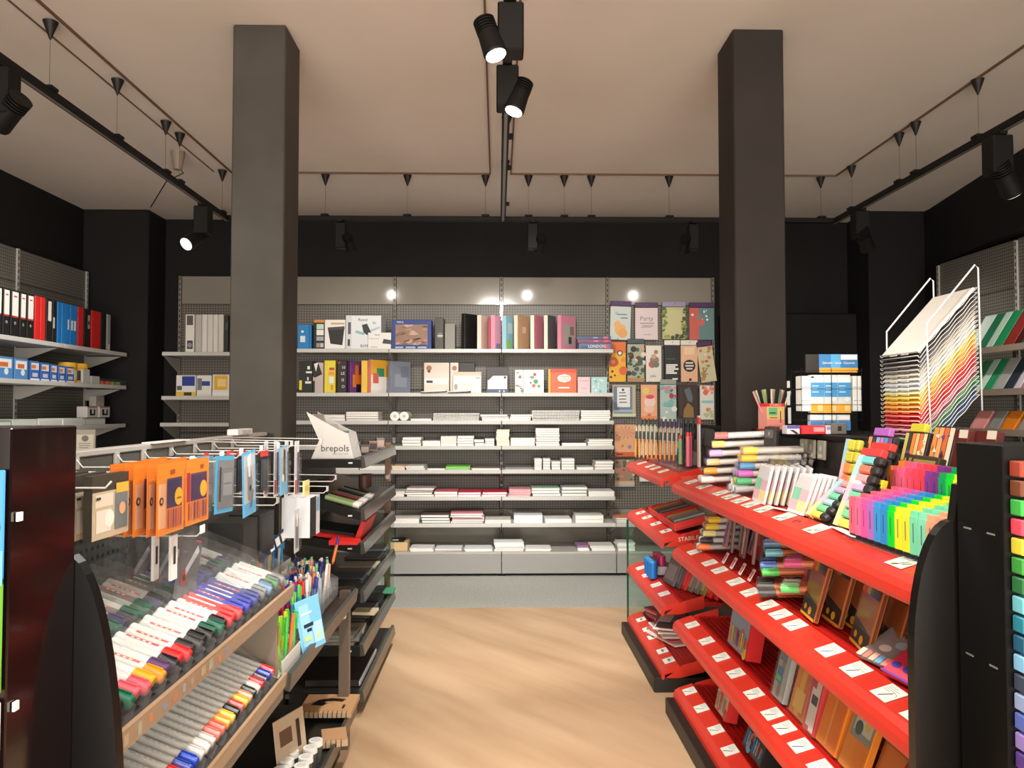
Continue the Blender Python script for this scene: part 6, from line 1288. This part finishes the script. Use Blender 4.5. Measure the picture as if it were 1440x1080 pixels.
for k in range(7):
    pouch(f'brown clear pouch of pencils behind the orange ones, {nth(k)} from the far end', 1.07 + .01 * (k % 2), 2.66 - k * .125, DZ[2] + .04, .13, .24, [[(150, 84, 50), (176, 110, 70), (130, 66, 44)], [(190, 60, 50), (150, 60, 50)], [(200, 150, 70), (110, 140, 80), (190, 90, 60), (160, 110, 70)]][k % 3], 8, group='brown pouches at the back of the third red shelf', ov=[('d', .6, .8, .05, (236, 236, 232), .7)] if k in (0, 3) else ())
X_item('fineliner_wallet', 'orange-brown wallet with a green dotted top on the third red shelf', 'wallet', .14, .03, .20, (196, 116, 60), 1.0, 1.97, DZ[2] + .01, [(.1, .6, .6, .9, (60, 80, 130)), (.6, .6, .95, .9, (40, 150, 60)), (.1, .1, .9, .5, (206, 130, 70))], 22, 'pencil goods at the near end of the third red shelf')
def tin(label, X, y, z, w_, h_, lean, body=(60, 60, 66), seed=0):
    cs = [(190, 60, 50), (226, 140, 60), (210, 190, 90), (90, 140, 80), (60, 90, 120), (80, 80, 90)]
    return X_item('pencil_tin', label, 'tin', w_, .022, h_, body, X, y, z, [(.04 + i * .155, .35, .18 + i * .155, .96, cs[i]) for i in range(6)] + [(.02, .02, .98, .34, (200, 70, 80)), (.1, .05, .8, .3, (190, 206, 210)), ('d', .5, .17, .07, (140, 160, 170))], lean, 'pencil goods at the near end of the third red shelf')
tin('slanting grey tin of coloured pencils with a pink label', .96, 1.84, DZ[2] + .004, .15, .24, 34)
tin('second slanting tin of coloured pencils nearest the end board', .97, 1.66, DZ[2] + .004, .14, .24, 30)
# --- lowest red shelf
pic_box('thin red box with a pale drawing at the far end of the lowest red shelf', .965, 3.28, DZ[3] + .006, .16, .20, .05, (210, 40, 36), [(196, 200, 180), (200, 90, 80), (110, 160, 140), (226, 190, 150)], 15, 12)
pic_box('black box with a blue photograph on the lowest red shelf', .97, 2.86, DZ[3] + .006, .20, .17, .08, (26, 22, 22), [(50, 46, 46), (40, 110, 180), (90, 170, 210), (190, 120, 90), (60, 60, 70)], 18, 20, base=(60, 70, 90))
pic_box('yellow box with small dark creatures on the lowest red shelf', .99, 2.56, DZ[3] + .006, .17, .18, .05, (206, 36, 34), [(236, 190, 60), (120, 130, 140), (226, 160, 50), (70, 60, 40)], 20, 16)
for k in range(4):
    X_item('red_box', f'thin red carton behind the yellow box, {nth(k)} one', 'box', .15, .012, .17, (206, 34, 32), 1.035 + k * .02, 2.54, DZ[3] + .006, [], 14, 'thin red cartons')
pic_box('brown box with a grey picture on the lowest red shelf', 1.0, 2.32, DZ[3] + .006, .16, .17, .05, (96, 60, 46), [(110, 84, 66), (150, 120, 90), (80, 60, 56), (170, 150, 130)], 22, 16)
pic_box('dark box with rainbow stripes at the near end of the lowest red shelf', .97, 1.95, DZ[3] + .006, .2, .24, .05, (40, 36, 36), [(60, 56, 60), (200, 70, 60), (60, 170, 110), (90, 160, 210), (226, 190, 90)], 25, 30)
pic_box('second dark box with bright stripes nearest the end board', .97, 1.70, DZ[3] + .006, .18, .24, .05, (40, 36, 36), [(70, 60, 56), (220, 90, 60), (70, 190, 110), (210, 200, 90)], 26, 30)

# ================================================================ second red gondola: stock
rr = random.Random(77)
tray2 = B(); tray2.box(.95, 1.18, 4.0, 4.92, 0, .02, 'acr'); tray2.ob('pen_rack', None, loc=(0, 0, DZ[0] + .002), label='clear rack base holding the pens on the farther red gondola', cat='rack')
for i in range(15):
    y = 4.90 - i * .032
    for r_ in range(2):
        cols = ((226, 150, 60), (60, 70, 60)) if r_ == 0 else ((206, 190, 150), (70, 80, 70))
        if i > 10: cols = ((40, 44, 60), (30, 30, 36))
        spawn(('p2', cols), pen(cols[0], cols[1], .17, .0075), 'pen', f'{"orange" if cols[0][0] > 220 else "pale" if cols[0][0] > 100 else "dark"} pen standing in the farther red gondola rack, {nth(i)} from the far end, {"front" if r_ == 0 else "rear"} row', 'pen', loc=(.88 + i * .017 + r_ * .02, y - i * .012 + r_ * .08, DZ[0] + .024 + r_ * .08), rot=(rr.uniform(-.05, .05), .03, 0), group='pens standing on the farther red gondola')
for i in range(10):
    c = [(36, 40, 60), (30, 34, 44), (26, 26, 28), (44, 50, 60), (28, 30, 34), (40, 60, 110), (226, 44, 40), (60, 58, 56), (70, 66, 62), (90, 84, 80)][i]
    X_item('pen_blister', f'{cname(c)} pen block in the middle of the farther red gondola, {nth(i)} piece', 'pen pack', .06, .05, .07 + .012 * (i % 3), c, 1.06 + .035 * (i % 3), 4.42 - i * .035, DZ[0] + .03 + .05 * (i % 3), [(.2, .1, .4, .9, (90, 94, 100)), (.6, .2, .7, .8, (30, 30, 30))], 6, 'pen blocks')
for i, (c, y, h_, what) in enumerate((((226, 216, 206), 4.0, .27, 'tall white slim post card with a red top'), ((206, 90, 110), 4.10, .16, 'pink pen tube standing at the near end'), ((214, 110, 130), 4.07, .16, 'second pink pen tube at the near end'), ((130, 170, 120), 4.24, .14, 'green tube with a red cap'))):
    b = B(); 
    if i == 0: b.box(-.004, .004, -.02, .02, 0, h_, c, .001); 
    else: b.cyl((0, 0, 0), (0, 0, h_), .011, .011, c, 12)
    o = b.ob('pen_tube' if i else 'post_card', None, loc=(1.05 - .02 * i + (.02 if i == 3 else 0), y, DZ[0] + .03), label=what + ' of the farther red gondola', cat='tube' if i else 'card')
    b = B(); b.box(-.006, .006, -.021, .021, h_ - .045, h_ - .01, (206, 60, 60)) if i == 0 else b.cyl((0, 0, h_), (0, 0, h_ + .02), .009, .009, (214, 60, 60), 12); b.ob('red_top', o)
# second shelf: two open red display trays
for i, y in enumerate((4.52, 4.16)):
    t = empty('display_tray', f'open red display tray of pencils, {"farther" if i == 0 else "nearer"} one on the farther red gondola', 'display tray', (.93, y, DZ[1] + .01), (0, R(-14), 0), 'open red display trays')
    B().box(0, .22, -.16, .16, 0, .012, (176, 40, 36), .002).ob('tray_floor', t)
    for a, c in ((-.16, -.152), (.152, .16)): B().box(0, .22, a, c, .012, .04, (206, 40, 34)).ob('tray_wall', t)
    B().box(-.006, 0, -.16, .16, 0, .04, (214, 44, 36)).ob('tray_front', t)
    B().prism([(.20, .012), (.22, .012), (.26, .19), (.25, .19)], -.15, .15, (150, 140, 126)).ob('header_card', t)
    for k in range(7):
        c = [(110, 106, 96), (90, 90, 86), (150, 146, 130), (80, 84, 90), (120, 110, 96), (150, 120, 110), (190, 170, 80)][k]
        b = B(); b.cyl((.02, -.13 + k * .043, .024), (.19, -.13 + k * .043, .026), .011, .011, c, 8); o = b.ob('pencil', None, M=t.matrix_basis.copy() if False else None, loc=t.location, rot=t.rotation_euler, label=f'{cname(c)} thick pencil, {nth(k)} in the {"farther" if i == 0 else "nearer"} red display tray', cat='pencil', group='pencils in the red display trays')
text('STABILO', .03, (240, 220, 214), g2, (0, 0, 0)); lt = C.objects[-1]; lt.matrix_parent_inverse = Matrix.Translation(g2.location).inverted(); lt.matrix_basis = frame((.985, 3.9545, RZ0[1] + .022), (1, 0, .12), (-.12, 0, 1), (0, -1, 0))
text('STABILO', .02, (244, 120, 110), g2, (0, 0, 0)); lt = C.objects[-1]; lt.matrix_parent_inverse = Matrix.Translation(g2.location).inverted(); lt.matrix_basis = frame((.985, 3.9545, RZ0[0] + .02), (1, 0, .12), (-.12, 0, 1), (0, -1, 0))
# third shelf: tubs and leaning pads
tw = box_item('tub_tray', 'white carton tray holding blue tubs and pink lids', 'tray', .20, .10, .05, (220, 222, 228), (.96, 4.68, DZ[2] + .004), (0, 0, R(-90)), [])
for k in range(3):
    b = B(); b.cyl((0, 0, 0), (0, 0, .09), .026, .028, (30, 110, 190, .3), 16); o = b.ob('blue_tub', None, loc=(.905, 4.62 - k * .062, DZ[2] + .006), label=f'bright blue tub on the farther red gondola, {nth(k)} from the far end', cat='tub', group='blue tubs'); b = B(); b.cyl((0, 0, .09), (0, 0, .1), .027, .024, (50, 140, 210, .3), 16); b.ob('lid', o)
    b = B(); b.cyl((0, 0, 0), (0, 0, .05), .028, .026, (200, 50, 110, .3), 16); o = b.ob('pink_tub', None, loc=(.98, 4.74 - k * .062, DZ[2] + .058), label=f'pink tub in the white carton tray, {nth(k)} from the far end', cat='tub', group='pink tubs'); b = B(); b.cyl((0, 0, .05), (0, 0, .056), .027, .022, (214, 70, 130, .3), 16); b.ob('lid', o)
for k in range(8):
    c = [(120, 110, 110), (90, 84, 90), (206, 40, 36), (120, 100, 90), (110, 104, 90), (140, 130, 70), (206, 36, 34), (200, 34, 32)][k]
    X_item('sketch_pad', f'{cname(c)} pad leaning at the near end of the third shelf, farther red gondola, {nth(k)} one', 'pad', .16, .012, .22, c, .96 + k * .022, 4.34 - k * .045, DZ[2] + .004, [(.1, .1, .9, .5, tuple(min(255, q + 40) for q in c)), (.1, .7, .6, .9, tuple(max(0, q - 40) for q in c))], 22, 'leaning pads', twist=8)
# lowest shelf: magazines
for k in range(7):
    z = DZ[3] + .003 + k * .013
    o = box_item('colouring_book', f'flat colouring book, {nth(6 - k)} from the top of the pile on the farther red gondola', 'book', .30, .21, .011, [(226, 214, 206), (200, 90, 90), (230, 226, 220), (216, 204, 196)][k % 4], (1.02, 4.42 + .03 * (k % 3) , z), (0, 0, R(-70 - k * 7)), [], 'flat colouring books')
    if k == 6:
        b = B(); b.box(-.14, .14, -.095, .095, .0112, .0115, (110, 104, 104)); b.box(-.14, .02, -.095, -.03, .0116, .0119, (226, 222, 214)); b.box(.02, .06, -.095, .02, .012, .0123, (30, 80, 130)); b.box(-.1, .1, .0, .06, .012, .0123, (60, 54, 54)); b.ob('cover_print', o)
for k in range(5):
    box_item('colouring_book', f'small red-edged booklet at the far end of the lowest shelf, {nth(k)} from the bottom', 'book', .2, .15, .012, [(190, 60, 80), (206, 120, 130), (150, 50, 60), (214, 150, 150), (160, 60, 90)][k], (1.03, 4.80, DZ[3] + .003 + k * .0135), (0, 0, R(-84 + 5 * k)), [], 'small red booklets')

# ================================================================ on top of the red gondola's far side
TOP = 1.356
b = B(); b.box(1.272, 1.62, 2.75, 3.62, 1.33, 1.352, 'blackm', .003); b.ob('top_ledge', None, label='black ledge behind the red gondola carrying the pen tub and label stand', cat='ledge')
b = B(); b.box(1.272, 1.62, 1.56, 3.62, 0, 1.24, rgb(24, 23, 21, .5), .004); b.ob('low_cabinet', None, label='black back-to-back cabinet behind the red gondola', cat='cabinet')
t = empty('pen_tub', 'red hexagonal pen display with a pastel printed front', 'pen stand', (1.255, 3.50, TOP))
W2, HH = .062, .105
hexp = [(-.062, 0), (-.04, -.05), (.04, -.05), (.062, 0), (.04, .05), (-.04, .05)]
B().prism(hexp, .004, HH, (226, 150, 140), 'Z').ob('tub_body', t)
B().prism([(x * 1.12, y * 1.12) for x, y in hexp], 0, .004, (220, 40, 50), 'Z').ob('tub_base', t)
b = B(); b.prism([(x * 1.03, y * 1.03) for x, y in hexp], HH, HH + .014, (220, 50, 50), 'Z'); b.ob('red_band', t)
prints(t, .08, HH, -.0505, [(0, .0, 1, 1, (236, 196, 120)), (.0, .0, 1, .45, (238, 150, 140)), (.1, .62, .6, .95, (110, 190, 130)), (.1, .1, .9, .2, (226, 120, 110)), (.75, .3, .8, .8, (60, 60, 40)), (.15, .7, .5, .75, (30, 80, 60)), (.15, .5, .6, .54, (150, 120, 60))])
text('STABILO', .014, (250, 220, 210), t, (0, -.0525, HH + .007))
for i in range(14):
    c = [(236, 150, 150), (110, 150, 110), (226, 224, 214), (120, 160, 120), (220, 190, 60), (150, 190, 160), (214, 214, 200), (226, 170, 160), (140, 180, 150), (90, 130, 100), (230, 226, 210), (240, 160, 150), (226, 226, 190), (160, 200, 150)][i]
    a = (i - 6.5) / 7
    spawn(('fp', c), pen(c, c, .155, .0045, False), 'pen', f'pastel felt pen in the red hexagonal display, {nth(i)} in its fan', 'pen', loc=(1.255 + a * .035, 3.50 + .02 * (i % 3 - 1), TOP + .03), rot=(0, a * .42, 0), group='felt pens in the red hexagonal display')
# wire label stand
s = empty('label_stand', 'black wire stand of self-adhesive labels with a blue header sign', 'display stand', (1.27 + .06, 2.95, TOP))
xa, xb = onY(1127, 560, 2.90).x - 1.33, onY(1212, 560, 2.90).x - 1.33
bw = 'blackm'
b = B()
for x in (xa, (xa + xb) / 2, xb):
    for y in (-.05, .05): b.tube([(x, y, 0), (x, y, .25)], .0013, bw, 6)
for z in (.01, .05, .11, .17, .24):
    b.tube([(xa, -.055, z), (xb, -.055, z)], .0009, bw, 6); b.tube([(xa, .05, z), (xb, .05, z)], .0018, bw, 6)
    for x in (xa, xb): b.tube([(x, -.055, z), (x, .05, z)], .0018, bw, 6)
b.ob('wire_frame', s)
hx0, hx1 = onY(1150, 510, 2.95).x - 1.33, onY(1204, 510, 2.95).x - 1.33
B().box(hx0 - .05, hx1, -.01, .0, .235, .305, (40, 36, 32)).ob('header_board', s)
h = B().box(hx0, hx1, -.013, -.0102, .235, .305, (60, 130, 190)).ob('header_sign', s)
prints(h, hx1 - hx0, .07, -.0131, [(0, 0, 1, .25, (236, 170, 60)), (.3, .25, .55, 1, (90, 170, 220)), (.56, .7, .98, .98, (230, 234, 236)), ('t', .5, .52, .19, 'Etiketten · Labels · Etiquettes', WHITE, .8)], x0=hx0, z0=.235)
zA = .075
PWH = (226, 228, 226)
LBL = [(0, .0, 1, .24, (236, 170, 50)), (0, .24, 1, .42, (206, 214, 214)), (0, .42, 1, .8, (70, 150, 206)), (0, .8, 1, .92, (230, 234, 236)), (.1, .7, .6, .72, (220, 230, 240)), (.1, .62, .5, .64, (220, 230, 240)), (.1, .54, .6, .56, (220, 230, 240)), ('d', .7, .36, .06, (230, 230, 226)), (.5, .05, .9, .2, (244, 206, 140))]
for k in range(3):
    x0 = xa + .045 + k * .052
    box_item('label_pack', f'pack of labels with blue print and orange foot, {nth(k)} in the stand', 'label pack', .05, .03, .145, PWH, (1.33 + x0 + .02, 2.925, TOP + zA + .004), (0, 0, 0), LBL, 'label packs in the stand')
    box_item('label_pack', f'lower blue label pack standing at the foot of the stand, {nth(k)}', 'label pack', .05, .03, .06, (200, 216, 226), (1.33 + x0 + .02, 2.93, TOP + .012), (0, 0, 0), [(0, .0, 1, .6, (70, 130, 190)), (.1, .7, .9, .9, WHITE)], 'lower label packs')
for k, (px0, px1, what) in enumerate(((1126, 1146, 'plain white label packs at the wide side'), (1200, 1206, 'white pack edge'), (1207, 1212, 'last white pack edge'))):
    x0, x1 = onY(px0, 560, 2.91).x, onY(px1, 560, 2.91).x
    box_item('label_pack', what + ' of the label stand', 'label pack', x1 - x0 - .001, .05, .135, (232, 234, 230), ((x0 + x1) / 2, 2.935, TOP + .085), (0, 0, 0), [(0, .3, 1, .31, (60, 60, 60)), (0, .68, 1, .69, (60, 60, 60))], 'plain white label packs')
for px, z0_, z1_, what in ((1109, .11, .17, 'middle'), (1110, .03, .10, 'lower'), (1109, .185, .215, 'top')):
    x0 = onY(px, 560, 3.3).x; b = B(); b.box(-.006, .006, -.003, .003, 0, z1_ - z0_, (226, 228, 228), .001); o = b.ob('white_clip', None, loc=(x0, 3.3, TOP + z0_), label=what + ' white ticket holder beside the right pillar', cat='holder', group='ticket holders by the right pillar'); B().tube([(0, 0, z1_ - z0_), (0, 0, z1_ - z0_ + .01)], .002, 'blackm').ob('pin', o)
b = B(); x0 = onY(1109, 560, 3.3).x; b.tube([(x0 + .006, 3.31, TOP - .003), (x0 + .006, 3.31, TOP + .24)], .002, 'blackm'); b.ob('ticket_pole', None, label='thin black pole carrying the white ticket holders', cat='pole')
for (px0, px1, c, what, pr) in ((1107, 1126, (206, 206, 214), 'white box with a violet lid before the label stand', [(0, .65, 1, 1, (90, 80, 150)), ('p', [(.2, .5), (.5, .5), (.9, .1), (.7, 0)], (40, 40, 44))]), (1128, 1162, (214, 40, 50), 'red box with white lettering before the label stand', [(.5, .3, .95, .8, (236, 150, 150))]), (1162, 1170, (214, 210, 214), 'small white box end', [(.1, .5, .9, .9, (150, 140, 180))]), (1170, 1192, (110, 104, 96), 'grey box with a black square before the label stand', [(.4, .3, .65, .75, (30, 28, 28))])):
    x0, x1 = onY(px0, 600, 2.82).x, onY(px1, 600, 2.82).x
    box_item('small_carton', what + (' beside the red box' if px0 == 1162 else ''), 'box', x1 - x0 - .002, .05, .032 if px0 != 1170 else .04, c, ((x0 + x1) / 2, 2.85, TOP + .0005), (0, 0, 0), pr, 'small boxes before the label stand')
for i, px in enumerate((1132, 1143, 1157)):
    c = onX(px, 628, 1.19)
    X_item('small_blister', f'small clear hanging blister under the red box, {nth(i)}', 'pack', .06, .01, .07, (150, 146, 130), 1.185, c.y, 1.262, [('d', .5, .6, .16, (190, 190, 170)), (.2, .1, .8, .3, (200, 196, 180))], 2, 'small hanging blisters')

# ---------------------------------------------------------------- wire rack of coloured paper
RKX, RKY0, RKY1 = 1.315, 2.365, 2.60
rk = empty('paper_rack', 'white wire rack of sloping trays filled with coloured paper sheets', 'rack', (1.4, 2.48, 1.24))
PCOL = [((236, 234, 226), 'white'), ((40, 38, 38), 'black'), ((50, 48, 48), 'charcoal'), ((96, 90, 90), 'dark grey'), ((130, 124, 120), 'mid grey'), ((196, 190, 178), 'stone'), ((226, 222, 206), 'ivory'), ((214, 220, 226), 'ice blue'), ((232, 232, 232), 'pale white'), ((232, 226, 170), 'cream yellow'), ((240, 204, 60), 'yellow'), ((240, 184, 40), 'golden'), ((240, 160, 40), 'light orange'), ((236, 130, 50), 'orange'), ((226, 60, 50), 'red'), ((214, 40, 50), 'crimson'), ((190, 40, 56), 'dark red'), ((226, 150, 160), 'pink'), ((150, 60, 90), 'plum'), ((110, 160, 110), 'light green'), ((60, 120, 80), 'green'), ((40, 90, 110), 'teal'), ((40, 60, 100), 'navy'), ((60, 90, 140), 'blue')]
zt, RISE, RUN, PT = 1.625, .205, .185, .0146
n_t = len(PCOL)
for i, (c, nm) in enumerate(PCOL):
    z = zt - i * PT
    b = B()
    # wavy side edge of the wire tray, with an upturned front lip
    for y in (RKY0, RKY1):
        pts = [(RKX - .007, y, z + .006), (RKX - .003, y, z)]
        for k in range(9):
            u = k / 8; pts.append((RKX + RUN * u, y, z + RISE * u + (.004 if k % 2 else -.001)))
        b.tube(pts, .0012, 'wire', 4)
    b.tube([(RKX - .007, RKY0, z + .006), (RKX - .007, RKY1, z + .006)], .0012, 'wire', 4)
    b.tube([(RKX + RUN, RKY0, z + RISE), (RKX + RUN, RKY1, z + RISE)], .0012, 'wire', 4)
    child(b, 'wire_tray', rk)
    d = Vector((RUN, 0, RISE)); L = d.length; up = Vector((-RISE, 0, RUN)).normalized()
    M = frame((RKX + .001, (RKY0 + RKY1) / 2, z + .001), d, (0, 1, 0), d.cross(Vector((0, 1, 0))))
    b = B(); b.box(.0, L - .006, -.112, .112, .0, .0045 if i else .008, c, .001)
    b.box(-.004, .0, -.05, -.01, .0, .004, c); b.box(-.004, .0, .02, .06, .0, .004, c)
    o = b.ob('paper_sheets', None, M=M, label=f'{nm} paper in the wire rack, {nth(i)} tray from the top', cat='paper', group='coloured paper in the wire rack')
b = B()
for y in (RKY0 - .006, RKY1 + .006):
    b.tube([(RKX + .03, y, 1.36 - .1), (RKX + .02, y, zt + .02), (RKX + .02, y, zt + .09), (RKX + RUN - .01, y, zt + RISE + .07), (RKX + RUN, y, zt + RISE + .06), (RKX + RUN + .004, y, zt - .18)], .0028, 'wire', 6)
for y in (RKY0, RKY1): b.tube([(RKX + .02, y, 1.25), (RKX + RUN, y, 1.25)], .0028, 'wire', 6)
child(b, 'wire_frame', rk)

# ---------------------------------------------------------------- lettering becomes mesh
bpy.context.view_layer.update()
dg = bpy.context.evaluated_depsgraph_get()
for o in _fonts:
    me = bpy.data.meshes.new_from_object(o.evaluated_get(dg)); me.name = 'lettering'
    n = bpy.data.objects.new('lettering', me); C.objects.link(n)
    n.parent = o.parent; n.matrix_parent_inverse = o.matrix_parent_inverse.copy(); n.matrix_basis = o.matrix_basis.copy()
    bpy.data.objects.remove(o)
